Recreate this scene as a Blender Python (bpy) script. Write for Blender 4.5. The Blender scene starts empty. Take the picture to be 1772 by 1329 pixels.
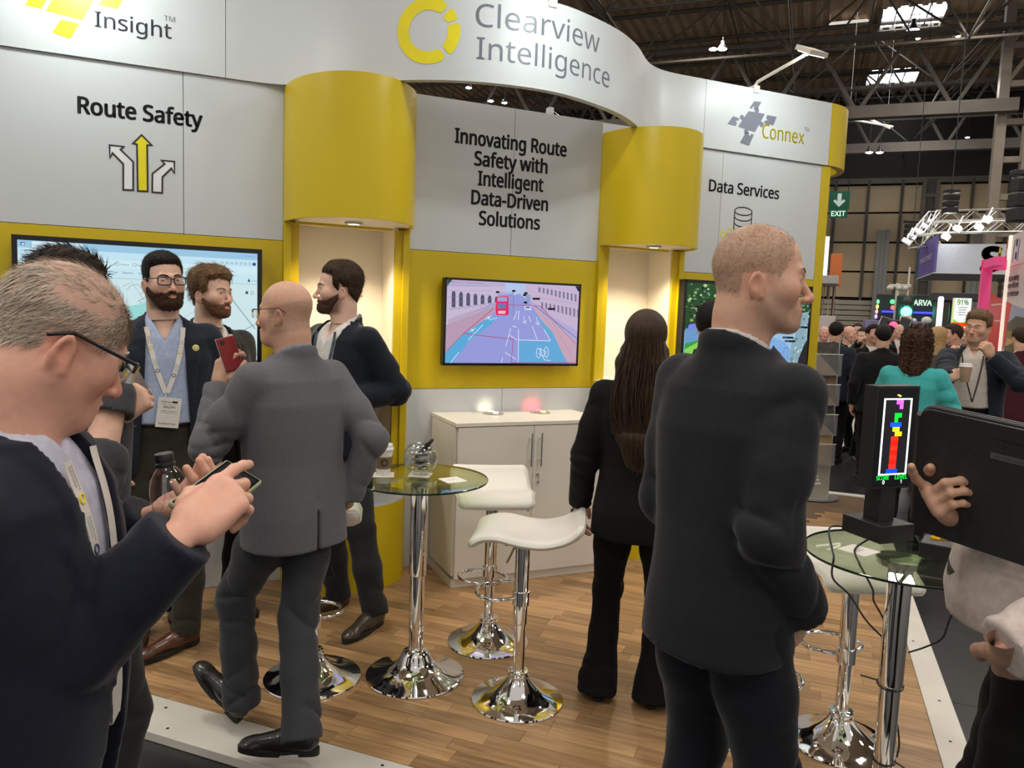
import bpy, bmesh, math, random
import numpy as np
from mathutils import Vector, Matrix

# ------------------------------------------------------------------ camera
SC = bpy.context.scene
COL = SC.collection
IMG_W, IMG_H = 1772, 1329
FOCAL = 1331.0                                    # pixels
PITCH, ROLL, YAW = math.radians(-5.6), math.radians(2.1), math.radians(21.0)
CAM_Z = 1.62
FW = np.array([-math.sin(YAW) * math.cos(PITCH), math.cos(YAW) * math.cos(PITCH), math.sin(PITCH)])
_r = np.array([math.cos(YAW), math.sin(YAW), 0.0])
_u = np.cross(_r, FW)
RT = _r * math.cos(ROLL) + _u * math.sin(ROLL)
UP = -_r * math.sin(ROLL) + _u * math.cos(ROLL)
CAMP = np.array([0.0, 0.0, CAM_Z])
cam_d = bpy.data.cameras.new('camera')
cam_d.sensor_width = 36.0
cam_d.lens = FOCAL / IMG_W * 36.0
cam_d.clip_start, cam_d.clip_end = 0.05, 200
cam = bpy.data.objects.new('camera', cam_d)
COL.objects.link(cam)
cam.matrix_world = Matrix(((RT[0], UP[0], -FW[0], CAMP[0]), (RT[1], UP[1], -FW[1], CAMP[1]), (RT[2], UP[2], -FW[2], CAMP[2]), (0, 0, 0, 1)))
SC.camera = cam
SC.view_settings.view_transform = 'Standard'
SC.view_settings.look = 'None'
SC.view_settings.gamma = 1.0
SC.view_settings.use_curve_mapping = False
SC.view_settings.exposure = 0.45

# ------------------------------------------------------------------ world (the rest of the lit hall) and the hall's high lamps
world = bpy.data.worlds.new('hall_ambience')
SC.world = world
world.use_nodes = True
_bg = world.node_tree.nodes['Background']
_bg.inputs[0].default_value = (0.62, 0.58, 0.53, 1)
_bg.inputs[1].default_value = 0.66

def area_lamp(name, loc, target, size, watts, color=(1, 0.93, 0.84), size_y=None, spread=math.pi, parent=None):
    d = bpy.data.lights.new(name, 'AREA')
    d.energy = watts; d.color = color; d.size = size; d.spread = spread
    if size_y: d.shape = 'RECTANGLE'; d.size_y = size_y
    o = bpy.data.objects.new(name, d); COL.objects.link(o)
    o.location = loc
    o.rotation_euler = (Vector(target) - Vector(loc)).to_track_quat('-Z', 'Y').to_euler()
    if parent: o.parent = parent
    return o

# high-bay lamps under the hall roof (some of their housings are built further down)
HALL_LAMPS = [(x, y) for x in (-12, -4, 4, 12) for y in (-6, 2, 10, 18, 27, 36)]
for _x, _y in HALL_LAMPS:
    area_lamp('hall_lamp_light', (_x, _y, 11.0), (_x, _y, 0), 1.6, 170)

# ------------------------------------------------------------------ the stand's frame: s along the back wall, o out of it, z up
WP = np.array([-2.1558722, 4.20345047, 0.0])
WDIR = np.array([math.sqrt(.5), math.sqrt(.5), 0]); NDIR = np.array([math.sqrt(.5), -math.sqrt(.5), 0])
def ST(s, o, z): return WP + WDIR * s + NDIR * o + np.array([0, 0, z])
def at(px, py, d):                                # the point d metres into the scene seen at a pixel of the photograph
    return CAMP + (FW + RT * ((px - IMG_W / 2) / FOCAL) - UP * ((py - IMG_H / 2) / FOCAL)) * d
def ground(px, py, z=0.0):
    v = FW + RT * ((px - IMG_W / 2) / FOCAL) - UP * ((py - IMG_H / 2) / FOCAL)
    return CAMP + v * ((z - CAM_Z) / v[2])

# ------------------------------------------------------------------ materials
MATS = {}
def mat(name, color=(.8, .8, .8), rough=.5, metal=0.0, spec=.5, var=0.04, scale=14.0, bump=0.0, bscale=60.0, emit=None, estr=0.0, coat=0.0, stretch=None, attr=False, sheen=0.0):
    if name in MATS: return MATS[name]
    m = bpy.data.materials.new(name); m.use_nodes = True
    nt = m.node_tree; b = nt.nodes['Principled BSDF']
    b.inputs['Roughness'].default_value = rough; b.inputs['Metallic'].default_value = metal
    b.inputs['Specular IOR Level'].default_value = spec
    if coat: b.inputs['Coat Weight'].default_value = coat; b.inputs['Coat Roughness'].default_value = .1
    if sheen: b.inputs['Sheen Weight'].default_value = sheen; b.inputs['Sheen Roughness'].default_value = .4
    tc = nt.nodes.new('ShaderNodeTexCoord'); mp = nt.nodes.new('ShaderNodeMapping')
    nt.links.new(tc.outputs['Object'], mp.inputs[0])
    if stretch: mp.inputs['Scale'].default_value = stretch
    nz = nt.nodes.new('ShaderNodeTexNoise'); nz.inputs['Scale'].default_value = scale; nz.inputs['Detail'].default_value = 4
    nt.links.new(mp.outputs[0], nz.inputs['Vector'])
    mx = nt.nodes.new('ShaderNodeMix'); mx.data_type = 'RGBA'; mx.blend_type = 'MULTIPLY'
    mx.inputs[0].default_value = 1.0
    if attr:
        at_ = nt.nodes.new('ShaderNodeAttribute'); at_.attribute_name = 'Col'
        nt.links.new(at_.outputs['Color'], mx.inputs[6])
    else:
        mx.inputs[6].default_value = (*color, 1)
    rp = nt.nodes.new('ShaderNodeMapRange'); rp.inputs[3].default_value = 1 - var; rp.inputs[4].default_value = 1 + var
    rp.inputs[1].default_value = .3; rp.inputs[2].default_value = .7
    nt.links.new(nz.outputs[0], rp.inputs[0]); nt.links.new(rp.outputs[0], mx.inputs[7])
    nt.links.new(mx.outputs[2], b.inputs['Base Color'])
    if bump:
        nb = nt.nodes.new('ShaderNodeTexNoise'); nb.inputs['Scale'].default_value = bscale; nb.inputs['Detail'].default_value = 3
        nt.links.new(mp.outputs[0], nb.inputs['Vector'])
        bp = nt.nodes.new('ShaderNodeBump'); bp.inputs['Strength'].default_value = bump; bp.inputs['Distance'].default_value = .004
        nt.links.new(nb.outputs[0], bp.inputs['Height']); nt.links.new(bp.outputs[0], b.inputs['Normal'])
    if emit is not None:
        b.inputs['Emission Color'].default_value = (*emit, 1); b.inputs['Emission Strength'].default_value = estr
    if emit is None and estr and attr:
        nt.links.new(at_.outputs['Color'], b.inputs['Emission Color']); b.inputs['Emission Strength'].default_value = estr
    MATS[name] = m
    return m
def glass(name, tint=(.9, .97, .93), rough=0.02, refl=1.0, ior=1.5, alpha=None):
    """sheet glass: clear with a fresnel reflection"""
    if name in MATS: return MATS[name]
    m = bpy.data.materials.new(name); m.use_nodes = True; nt = m.node_tree
    nt.nodes.remove(nt.nodes['Principled BSDF']); out = nt.nodes['Material Output']
    tr = nt.nodes.new('ShaderNodeBsdfTransparent'); tr.inputs[0].default_value = (*tint, 1)
    gl = nt.nodes.new('ShaderNodeBsdfGlossy'); gl.inputs['Roughness'].default_value = rough
    gl.inputs[0].default_value = (refl, refl, refl, 1)
    lw = nt.nodes.new('ShaderNodeLayerWeight'); lw.inputs[0].default_value = .5
    pw = nt.nodes.new('ShaderNodeMath'); pw.operation = 'POWER'; pw.inputs[1].default_value = 4.2; nt.links.new(lw.outputs['Facing'], pw.inputs[0])
    fr = nt.nodes.new('ShaderNodeMapRange'); f0 = ((ior - 1) / (ior + 1)) ** 2; fr.inputs[3].default_value = f0; fr.inputs[4].default_value = .9; nt.links.new(pw.outputs[0], fr.inputs[0])
    mx = nt.nodes.new('ShaderNodeMixShader')
    nt.links.new(fr.outputs[0], mx.inputs[0]); nt.links.new(tr.outputs[0], mx.inputs[1]); nt.links.new(gl.outputs[0], mx.inputs[2])
    last = mx
    if alpha:
        df = nt.nodes.new('ShaderNodeBsdfDiffuse'); df.inputs[0].default_value = (.7, .7, .7, 1)
        m2 = nt.nodes.new('ShaderNodeMixShader'); m2.inputs[0].default_value = alpha
        nt.links.new(mx.outputs[0], m2.inputs[1]); nt.links.new(df.outputs[0], m2.inputs[2]); last = m2
    nt.links.new(last.outputs[0], out.inputs[0])
    MATS[name] = m
    return m

WHITE = lambda: mat('white_laminate', (.58, .60, .615), .38, var=.015, scale=3)
YELLOW = lambda: mat('yellow_laminate', (.60, .44, .003), .36, var=.02, scale=3)
CREAM = lambda: mat('cream_niche_lining', (.78, .71, .58), .5, var=.02, scale=3)
BLACKTXT = lambda: mat('black_vinyl_lettering', (.018, .02, .024), .4)
GREYTXT = lambda: mat('slate_grey_vinyl', (.13, .14, .18), .4)
YELTXT = lambda: mat('bright_yellow_vinyl', (.80, .68, .005), .4)
CHROME = lambda: mat('polished_chrome', (.86, .85, .84), .05, 1.0, var=.01)
BLACKP = lambda: mat('black_plastic', (.012, .012, .013), .4, bump=.1, bscale=300)
DARKM = lambda: mat('dark_metal', (.05, .05, .055), .4, .7)

# ------------------------------------------------------------------ objects
def tag(o, label=None, cat=None, group=None, kind=None):
    if label: o['label'] = label
    if cat: o['category'] = cat
    if group: o['group'] = group
    if kind: o['kind'] = kind
    return o
def empty(name, loc=(0, 0, 0), rz=0.0, label=None, cat=None, group=None, kind=None, parent=None):
    o = bpy.data.objects.new(name, None); COL.objects.link(o)
    o.location = Vector([float(c) for c in loc]); o.rotation_euler = (0, 0, rz); o.empty_display_size = .1
    if parent: o.parent = parent
    return tag(o, label, cat, group, kind)
def mesh_obj(name, verts, faces, m, parent=None, smooth=False, midx=None, cols=None):
    me = bpy.data.meshes.new(name)
    me.from_pydata([tuple(map(float, v)) for v in verts], [], faces) if not isinstance(verts, np.ndarray) else me.from_pydata(verts.tolist(), [], faces if isinstance(faces, list) else faces.tolist())
    for x in (m if isinstance(m, (list, tuple)) else [m]): me.materials.append(x)
    if midx is not None: me.polygons.foreach_set('material_index', np.array(midx, dtype=np.int32))
    if smooth: me.polygons.foreach_set('use_smooth', np.ones(len(me.polygons), dtype=bool))
    if cols is not None:
        ca = me.color_attributes.new('Col', 'FLOAT_COLOR', 'POINT')
        c = np.ones((len(me.vertices), 4), dtype=np.float32); c[:, :3] = cols
        ca.data.foreach_set('color', c.ravel())
    me.update()
    o = bpy.data.objects.new(name, me); COL.objects.link(o)
    if parent: o.parent = parent
    return o
def copy_tree(o, parent=None):
    c = o.copy(); COL.objects.link(c); c.parent = parent
    for ch in list(o.children): copy_tree(ch, c)
    return c

class MB:
    """collects simple solids into one mesh"""
    def __init__(s): s.v = []; s.f = []; s.mi = []; s.cm = 0; s.c = []; s.col = (1, 1, 1)
    def add(s, vs, fs):
        b = len(s.v); s.v += [tuple(map(float, p)) for p in vs]; s.c += [s.col] * len(vs)
        s.f += [tuple(i + b for i in f) for f in fs]; s.mi += [s.cm] * len(fs); return s
    def box(s, lo, hi, bev=0.0, M=None):
        x0, y0, z0 = lo; x1, y1, z1 = hi
        if bev <= 0:
            vs = [(x, y, z) for z in (z0, z1) for y in (y0, y1) for x in (x0, x1)]
            fs = [(0, 2, 3, 1), (4, 5, 7, 6), (0, 1, 5, 4), (2, 6, 7, 3), (0, 4, 6, 2), (1, 3, 7, 5)]
        else:
            bm = bmesh.new(); bmesh.ops.create_cube(bm, size=1)
            for v in bm.verts: v.co = ((x0 + x1) / 2 + v.co.x * (x1 - x0), (y0 + y1) / 2 + v.co.y * (y1 - y0), (z0 + z1) / 2 + v.co.z * (z1 - z0))
            bmesh.ops.bevel(bm, geom=bm.edges[:], offset=bev, segments=2, affect='EDGES', profile=.5)
            bm.verts.index_update(); vs = [tuple(v.co) for v in bm.verts]; fs = [tuple(v.index for v in f.verts) for f in bm.faces]; bm.free()
        if M is not None: vs = [tuple(M @ Vector(v)) for v in vs]
        return s.add(vs, fs)
    def prism(s, poly, z0, z1, M=None, caps=True):
        n = len(poly); vs = [(x, y, z0) for x, y in poly] + [(x, y, z1) for x, y in poly]
        fs = [(i, (i + 1) % n, n + (i + 1) % n, n + i) for i in range(n)]
        if caps: fs += [tuple(range(n - 1, -1, -1)), tuple(range(n, 2 * n))]
        if M is not None: vs = [tuple(M @ Vector(v)) for v in vs]
        return s.add(vs, fs)
    def lathe(s, prof, n=40, M=None, cap=True):
        vs = []; fs = []
        for r, z in prof:
            for i in range(n): a = 2 * math.pi * i / n; vs.append((r * math.cos(a), r * math.sin(a), z))
        for k in range(len(prof) - 1):
            for i in range(n): j = (i + 1) % n; fs.append((k * n + i, k * n + j, (k + 1) * n + j, (k + 1) * n + i))
        if cap:
            fs.append(tuple(range(n - 1, -1, -1))); fs.append(tuple((len(prof) - 1) * n + i for i in range(n)))
        if M is not None: vs = [tuple(M @ Vector(v)) for v in vs]
        return s.add(vs, fs)
    def tube(s, pts, r, n=8, closed=False, caps=True):
        P = [Vector([float(c) for c in p]) for p in pts]; m = len(P); rr = r if isinstance(r, (list, tuple)) else [r] * m
        vs = []; fs = []; prev = None
        for i in range(m):
            a = P[(i - 1) % m] if (closed or i > 0) else P[i]; b = P[(i + 1) % m] if (closed or i < m - 1) else P[i]
            t = (b - a); t = t.normalized() if t.length > 1e-9 else Vector((0, 0, 1))
            if prev is None:
                u = t.cross(Vector((0, 0, 1)));
                if u.length < 1e-3: u = t.cross(Vector((1, 0, 0)))
                u.normalize()
            else:
                u = prev - t * prev.dot(t)
                u = u.normalized() if u.length > 1e-6 else t.orthogonal().normalized()
            prev = u; w = t.cross(u)
            for k in range(n): a_ = 2 * math.pi * k / n; vs.append(P[i] + (u * math.cos(a_) + w * math.sin(a_)) * rr[i])
        for i in range(m if closed else m - 1):
            for k in range(n):
                i2 = (i + 1) % m; k2 = (k + 1) % n
                fs.append((i * n + k, i * n + k2, i2 * n + k2, i2 * n + k))
        if caps and not closed: fs.append(tuple(range(n - 1, -1, -1))); fs.append(tuple((m - 1) * n + i for i in range(n)))
        return s.add(vs, fs)
    def sphere(s, c, r, n=12, m=8):
        rx, ry, rz = r if isinstance(r, (tuple, list)) else (r, r, r)
        vs = [(c[0], c[1], c[2] - rz)]
        for j in range(1, m):
            t = -math.pi / 2 + math.pi * j / m
            for i in range(n): a = 2 * math.pi * i / n; vs.append((c[0] + rx * math.cos(t) * math.cos(a), c[1] + ry * math.cos(t) * math.sin(a), c[2] + rz * math.sin(t)))
        vs.append((c[0], c[1], c[2] + rz)); L = len(vs) - 1; fs = []
        for i in range(n):
            fs.append((0, 1 + (i + 1) % n, 1 + i)); fs.append((L, L - n + i, L - n + (i + 1) % n))
            for j in range(m - 2): a = 1 + j * n; fs.append((a + i, a + (i + 1) % n, a + n + (i + 1) % n, a + n + i))
        return s.add(vs, fs)
    def build(s, name, m, parent=None, smooth=False, colors=False, loc=None, rz=0.0):
        o = mesh_obj(name, s.v, s.f, m, parent, smooth, s.mi, np.array(s.c) if colors else None)
        if loc is not None: o.location = Vector([float(c) for c in loc])
        if rz: o.rotation_euler = (0, 0, rz)
        if smooth:
            try: o.data.set_sharp_from_angle(angle=math.radians(40))
            except Exception: pass
        return o
def catmull(P, n=8, closed=False):
    P = [np.array(p, float) for p in P]; out = []; m = len(P)
    for i in range(m if closed else m - 1):
        p1, p2 = P[i], P[(i + 1) % m]
        p0 = P[i - 1] if (i > 0 or closed) else p1 * 2 - p2
        p3 = P[(i + 2) % m] if (i + 2 < m or closed) else p2 * 2 - p1
        for k in range(n):
            t = k / n
            out.append(.5 * ((2 * p1) + (-p0 + p2) * t + (2 * p0 - 5 * p1 + 4 * p2 - p3) * t * t + (-p0 + 3 * p1 - 3 * p2 + p3) * t ** 3))
    if not closed: out.append(P[-1])
    return out

# ------------------------------------------------------------------ lettering: text as flat mesh in (u, v) units, then mapped to a surface
_TXT = {}
import os
try:                                              # the sans-serif that ships inside Blender; the built-in face serves if it is missing
    FONT = bpy.data.fonts.load(os.path.join(bpy.utils.system_resource('DATAFILES', path='fonts'), 'NotoSansMath-Regular.woff2'))
except Exception:
    FONT = None
def text_mesh(txt, weight=0.0, res=3, space=1.0):
    key = (txt, weight, res, space)
    if key in _TXT: return _TXT[key]
    c = bpy.data.curves.new('t', 'FONT'); c.body = txt; c.size = 1.0
    if FONT: c.font = FONT
    c.resolution_u = res; c.fill_mode = 'FRONT'; c.space_character = space
    o = bpy.data.objects.new('t', c); COL.objects.link(o)
    dg = bpy.context.evaluated_depsgraph_get(); dg.update()
    me = bpy.data.meshes.new_from_object(o.evaluated_get(dg))
    vs = np.array([v.co[:] for v in me.vertices]) if len(me.vertices) else np.zeros((0, 3))
    fs = [tuple(p.vertices) for p in me.polygons]
    bpy.data.objects.remove(o); bpy.data.curves.remove(c); bpy.data.meshes.remove(me)
    vs = vs[:, :2]
    if weight > 0 and len(vs):                    # bolder: the same face struck a few times side by side
        V, F = [], []
        for dx, dy in ((-1, 0), (1, 0), (0, .7), (0, -.7), (-.75, .5), (.75, -.5), (.75, .5), (-.75, -.5)):
            F += [tuple(i + len(V) * len(vs) for i in f) for f in fs]; V.append(vs + np.array([dx, dy]) * weight)
        vs, fs = np.concatenate(V), F
    _TXT[key] = (vs, fs)
    return _TXT[key]
CAP = float(text_mesh('H')[0][:, 1].max())
def text_flat(txt, width=None, cap=None, weight=0.0, align='L', slant=0.0):
    """2-D text with its baseline on v = 0, scaled to a cap height and/or to a width"""
    vs, fs = text_mesh(txt, weight); vs = vs.copy()
    x0, x1 = vs[:, 0].min(), vs[:, 0].max()
    sy = (cap / CAP) if cap else None
    sx = width / (x1 - x0) if width else sy
    if sy is None: sy = sx
    vs[:, 0] = (vs[:, 0] - x0) * sx; vs[:, 1] *= sy; w = (x1 - x0) * sx
    vs[:, 0] -= {'L': 0, 'C': w / 2, 'R': w}[align]
    vs[:, 0] += vs[:, 1] * slant
    return vs, fs
def put_text(name, txt, m, parent, fn, **kw):
    """fn(u, v) -> 3-D point; lettering becomes a mesh"""
    vs, fs = text_flat(txt, **kw)
    return mesh_obj(name, [fn(u, v) for u, v in vs], fs, m, parent)
# ================================================================== THE STAND
RZ = math.pi / 4
random.seed(5)
def wallpt(px, py, o=0.0):
    """(s, z) where the sight line of a photo pixel meets the plane o in front of the stand's wall"""
    v = FW + RT * ((px - IMG_W / 2) / FOCAL) - UP * ((py - IMG_H / 2) / FOCAL)
    t = ((WP + NDIR * o - CAMP) @ NDIR) / (v @ NDIR); p = CAMP + v * t
    return (p - WP) @ WDIR, p[2]
def wall_frame(o):                                  # local stand coordinates: x = s, y = -o
    return lambda u, v, s0=0.0, z0=0.0: (s0 + u, -o, z0 + v)

# ---- floor of the stand: one plank after the other on a board
def wood_material():
    m = bpy.data.materials.new('oak_plank'); m.use_nodes = True; nt = m.node_tree; b = nt.nodes['Principled BSDF']
    geo = nt.nodes.new('ShaderNodeNewGeometry'); oi = nt.nodes.new('ShaderNodeObjectInfo')
    ad = nt.nodes.new('ShaderNodeVectorMath'); ad.operation = 'ADD'
    sc = nt.nodes.new('ShaderNodeVectorMath'); sc.operation = 'SCALE'; sc.inputs['Scale'].default_value = 37
    cmb = nt.nodes.new('ShaderNodeCombineXYZ')
    for i in range(3): nt.links.new(oi.outputs['Random'], cmb.inputs[i])
    nt.links.new(cmb.outputs[0], sc.inputs[0]); nt.links.new(geo.outputs['Position'], ad.inputs[0]); nt.links.new(sc.outputs[0], ad.inputs[1])
    mp = nt.nodes.new('ShaderNodeMapping'); mp.inputs['Scale'].default_value = (2.2, 26, 26); nt.links.new(ad.outputs[0], mp.inputs[0])
    n1 = nt.nodes.new('ShaderNodeTexNoise'); n1.inputs['Scale'].default_value = 1.6; n1.inputs['Detail'].default_value = 6; n1.inputs['Distortion'].default_value = .6
    nt.links.new(mp.outputs[0], n1.inputs['Vector'])
    rp = nt.nodes.new('ShaderNodeValToRGB'); e = rp.color_ramp.elements
    e[0].position = .25; e[0].color = (.25, .135, .062, 1); e[1].position = .75; e[1].color = (.50, .315, .16, 1)
    mid = e.new(.5); mid.color = (.39, .23, .108, 1)
    nt.links.new(n1.outputs[0], rp.inputs[0])
    hs = nt.nodes.new('ShaderNodeHueSaturation'); mr = nt.nodes.new('ShaderNodeMapRange'); mr.inputs[3].default_value = .72; mr.inputs[4].default_value = 1.28
    nt.links.new(oi.outputs['Random'], mr.inputs[0]); nt.links.new(mr.outputs[0], hs.inputs['Value']); nt.links.new(rp.outputs[0], hs.inputs['Color'])
    nt.links.new(hs.outputs[0], b.inputs['Base Color'])
    b.inputs['Roughness'].default_value = .36; b.inputs['Specular IOR Level'].default_value = .4
    bp = nt.nodes.new('ShaderNodeBump'); bp.inputs['Strength'].default_value = .12; bp.inputs['Distance'].default_value = .002
    nt.links.new(n1.outputs[0], bp.inputs['Height']); nt.links.new(bp.outputs[0], b.inputs['Normal'])
    return m
WOOD = wood_material()
X1, Y0, Y1 = 0.565, 2.288, 7.72                     # right, front and far edge of the wooden floor
floor_s = empty('floor', (0, 0, 0), kind='structure', label='oak plank floor of the stand with white edging')
MB().box((-7.2, Y0, -.035), (X1, Y1, -.008)).build('underlay_board', mat('underlay', (.12, .07, .035), .8), floor_s)
_pl = MB().box((-.5, -.5, -.5), (.5, .5, .5))
plank_me = None
planks = []
PW = 0.0765
row = 0
y = Y0
while y < Y1 - .01:
    x = X1 - random.uniform(0, .45)
    first = True; xr = X1
    while xr > -4.6:
        L = random.choice((.34, .42, .5, .62)) if not first else random.uniform(.12, .5)
        first = False
        xl = xr - L
        cx, cy = (xl + xr) / 2, y + PW / 2
        front = (np.array([cx, cy, 0]) - WP) @ NDIR
        v = np.array([cx, cy, 0]) - CAMP; dz = v @ FW
        if front > -.15 and dz > .5:
            px = IMG_W / 2 + FOCAL * (v @ RT) / dz; py = IMG_H / 2 - FOCAL * (v @ UP) / dz
            if -60 < px < 1720 and py < 1420: planks.append((dz, cx, cy, L))
        xr = xl
    y += PW; row += 1
planks.sort()
for i, (dz, cx, cy, L) in enumerate(planks[:300]):
    if plank_me is None:
        o = _pl.build('plank', WOOD, floor_s); plank_me = o.data
    else:
        o = bpy.data.objects.new('plank', plank_me); COL.objects.link(o); o.parent = floor_s
    o.location = (cx, cy, -.004 + random.uniform(-.0003, .0003)); o.scale = (L - .0012, PW - .0012, .008)
rest = MB()
for dz, cx, cy, L in planks[300:]: rest.box((cx - L / 2 + .0006, cy - PW / 2 + .0006, -.008), (cx + L / 2 - .0006, cy + PW / 2 - .0006, 0))
if rest.v: tag(rest.build('plank_field', WOOD, floor_s), kind='stuff')
EDGE = mat('white_edge_board', (.66, .63, .57), .55, var=.05, scale=6)
def edge_strip(name, lo, hi, screws):
    m = MB().box(lo, hi, .003); o = m.build(name, EDGE); tag(o, kind='structure')
    for sx, sy in screws:
        MB().lathe([(.0, .0005), (.006, .0005), (.006, .0012), (0, .0012)], 10).build('screw_head', DARKM(), o, loc=(sx, sy, hi[2]))
    return o
edge_strip('trim_1', (-7.2, 2.075, -.035), (X1 + .115, Y0 - .002, .001), [(-2.42, 2.25), (-2.27, 2.23), (-2.15, 2.12), (-1.3, 2.25), (-1.1, 2.12)])
edge_strip('trim_2', (X1 + .002, Y0, -.035), (X1 + .115, Y1 + .1, .001), [(.62, 3.3), (.63, 3.65), (.60, 4.3), (.64, 5.2)])
edge_strip('trim_3', (-2, Y1 + .002, -.035), (X1, Y1 + .1, .001), [])

# ---- wall panels: white and yellow boards with open joints on a carcass
def wall(name, s0, s1, top, rows, label, extra=None):
    r = empty(name, WP, RZ, kind='structure', label=label)
    MB().box((s0 + .001, .02, 0), (s1 - .001, .07, top - .002)).build('carcass', mat('grey_board', (.3, .3, .3), .7), r)
    g = .0016
    for z0, z1, joints, m in rows:
        ss = [s0] + joints + [s1]
        for a, b in zip(ss[:-1], ss[1:]):
            MB().box((a + g, 0, z0 + g), (b - g, .02, z1 - g)).build('panel', m, r)
    return r
wl = wall('wall_left', -3.9, -.874, 2.78, [(0, 1.115, [-2.4, -1.383], WHITE()), (1.115, 1.95, [-2.9], YELLOW()), (1.95, 2.78, [-2.4, -1.383], WHITE())], 'white and yellow stand wall reading Route Safety')
wc = wall('wall_center', -.152, 1.138, 2.853, [(0, 1.112, [.488], WHITE()), (1.112, 1.95, [], YELLOW()), (1.95, 2.853, [.51], WHITE())], 'white and yellow stand wall reading Innovating Route Safety')
wr = wall('wall_right', 1.82, 3.043, 2.775, [(0, 1.126, [2.12], WHITE()), (1.126, 1.92, [], YELLOW()), (1.92, 2.775, [2.12], WHITE())], 'white and yellow stand wall reading Data Services')
MB().box((3.043, -.004, 0), (3.13, .07, 2.775), .002).build('end_post', YELLOW(), wr)
wb = empty('wall_back', WP, RZ, kind='structure', label='plain white rear wall of the stand')
for a, b in ((.55, 1.15), (1.154, 1.95)): MB().box((a, .85, 0), (b, .9, 3.08)).build('panel', WHITE(), wb)
MB().box((1.13, .80, 0), (1.17, .85, 3.12)).build('post', WHITE(), wb)

# lettering on the walls
def wtext(parent, name, txt, m, s, z, o=.0012, **kw):
    return put_text(name, txt, m, parent, lambda u, v: (s + u, -o, z + v), **kw)
wtext(wl, 'lettering', 'Route Safety', BLACKTXT(), -1.868, 2.511, width=.58, cap=.079, weight=.026)
for t, s0, s1, z in (('Innovating Route', .118, .878, 2.602), ('Safety with', .247, .747, 2.482), ('Intelligent', .275, .722, 2.366), ('Data-Driven', .235, .761, 2.248), ('Solutions', .289, .709, 2.127)):
    wtext(wc, 'lettering', t, BLACKTXT(), s0, z, width=s1 - s0, cap=.083, weight=.026)
wtext(wr, 'lettering', 'Data Services', BLACKTXT(), 2.01, 2.492, width=.638, cap=.079, weight=.020)

def decal(parent, name, poly, m, o=.0015, hole=None, th=.0008):
    """flat cut vinyl: outline in (s, z)"""
    bm = bmesh.new()
    vs = [bm.verts.new((p[0], -o, p[1])) for p in poly]
    es = [bm.edges.new((vs[i], vs[(i + 1) % len(vs)])) for i in range(len(vs))]
    if hole:
        hv = [bm.verts.new((p[0], -o, p[1])) for p in hole]
        es += [bm.edges.new((hv[i], hv[(i + 1) % len(hv)])) for i in range(len(hv))]
    bmesh.ops.triangle_fill(bm, use_beauty=True, use_dissolve=False, edges=es, normal=(0, -1, 0))
    bm.verts.index_update()
    o_ = mesh_obj(name, [tuple(v.co) for v in bm.verts], [tuple(v.index for v in f.verts) for f in bm.faces], m, parent)
    bm.free(); return o_
def stroke(poly, wd, closed=True):
    """outline polygon pair (outer, inner) of a closed line"""
    P = [np.array(p, float) for p in poly]; n = len(P); out = []; inn = []
    area = sum(P[i][0] * P[(i + 1) % n][1] - P[(i + 1) % n][0] * P[i][1] for i in range(n))
    if area < 0: P = P[::-1]
    for i in range(n):
        a, b, c = P[i - 1], P[i], P[(i + 1) % n]
        d1 = (b - a) / np.linalg.norm(b - a); d2 = (c - b) / np.linalg.norm(c - b)
        n1 = np.array([d1[1], -d1[0]]); n2 = np.array([d2[1], -d2[0]])
        mm = n1 + n2; mm = mm / max(np.linalg.norm(mm), 1e-6); k = min(1 / max(mm @ n1, .35), 2.2)
        out.append(b + mm * k * wd / 2); inn.append(b - mm * k * wd / 2)
    return out, inn
def outlined(parent, name, poly, fill, line, wd=.0085, o=.0015):
    decal(parent, name, poly, fill, o)
    a, b = stroke(poly, wd); decal(parent, name + '_outline', a, line, o + .0008, hole=b)
# three road arrows
PXA = lambda pts: [wallpt(x * 600 / 1772, y * 600 / 1772) for x, y in pts]
WHITEV = mat('white_vinyl', (.78, .78, .8), .4)
outlined(wl, 'arrow', PXA([(560, 742), (632, 750), (616, 765), (681, 828), (681, 972), (630, 970), (630, 838), (575, 782), (562, 805)]), WHITEV, BLACKTXT())
outlined(wl, 'arrow', PXA([(724, 690), (775, 742), (752, 742), (755, 978), (704, 976), (700, 738), (680, 733)]), YELTXT(), BLACKTXT())
outlined(wl, 'arrow', PXA([(826, 820), (891, 826), (891, 886), (876, 860), (830, 905), (829, 986), (778, 982), (779, 888), (842, 838)]), WHITEV, BLACKTXT())
# the stacked-disc database icon with its connection lines
def ell(cx, cz, rx, rz, a0=0, a1=360, n=40): return [(cx + rx * math.cos(math.radians(a0 + (a1 - a0) * i / n)), cz + rz * math.sin(math.radians(a0 + (a1 - a0) * i / n))) for i in range(n + (0 if a1 - a0 == 360 else 1))]
def ring_band(parent, name, cx, cz, rx, rz, wd, m, a0=0, a1=360, o=.0015):
    ou = ell(cx, cz, rx + wd / 2, rz + wd / 2, a0, a1); inn = ell(cx, cz, rx - wd / 2, rz - wd / 2, a0, a1)
    if a1 - a0 == 360: return decal(parent, name, ou, m, o, hole=inn)
    return decal(parent, name, ou + inn[::-1], m, o)
dcx, dw = 2.328, .078
ring_band(wr, 'icon_line', dcx, 2.377, dw, .028, .0085, BLACKTXT())
for k in range(3): ring_band(wr, 'icon_line', dcx, 2.337 - k * .042, dw, .028, .0085, BLACKTXT(), 180, 360)
for sx in (-1, 1): decal(wr, 'icon_line', [(dcx + sx * dw - .004, 2.377), (dcx + sx * dw + .004, 2.377), (dcx + sx * dw + .004, 2.253), (dcx + sx * dw - .004, 2.253)], BLACKTXT())
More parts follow.
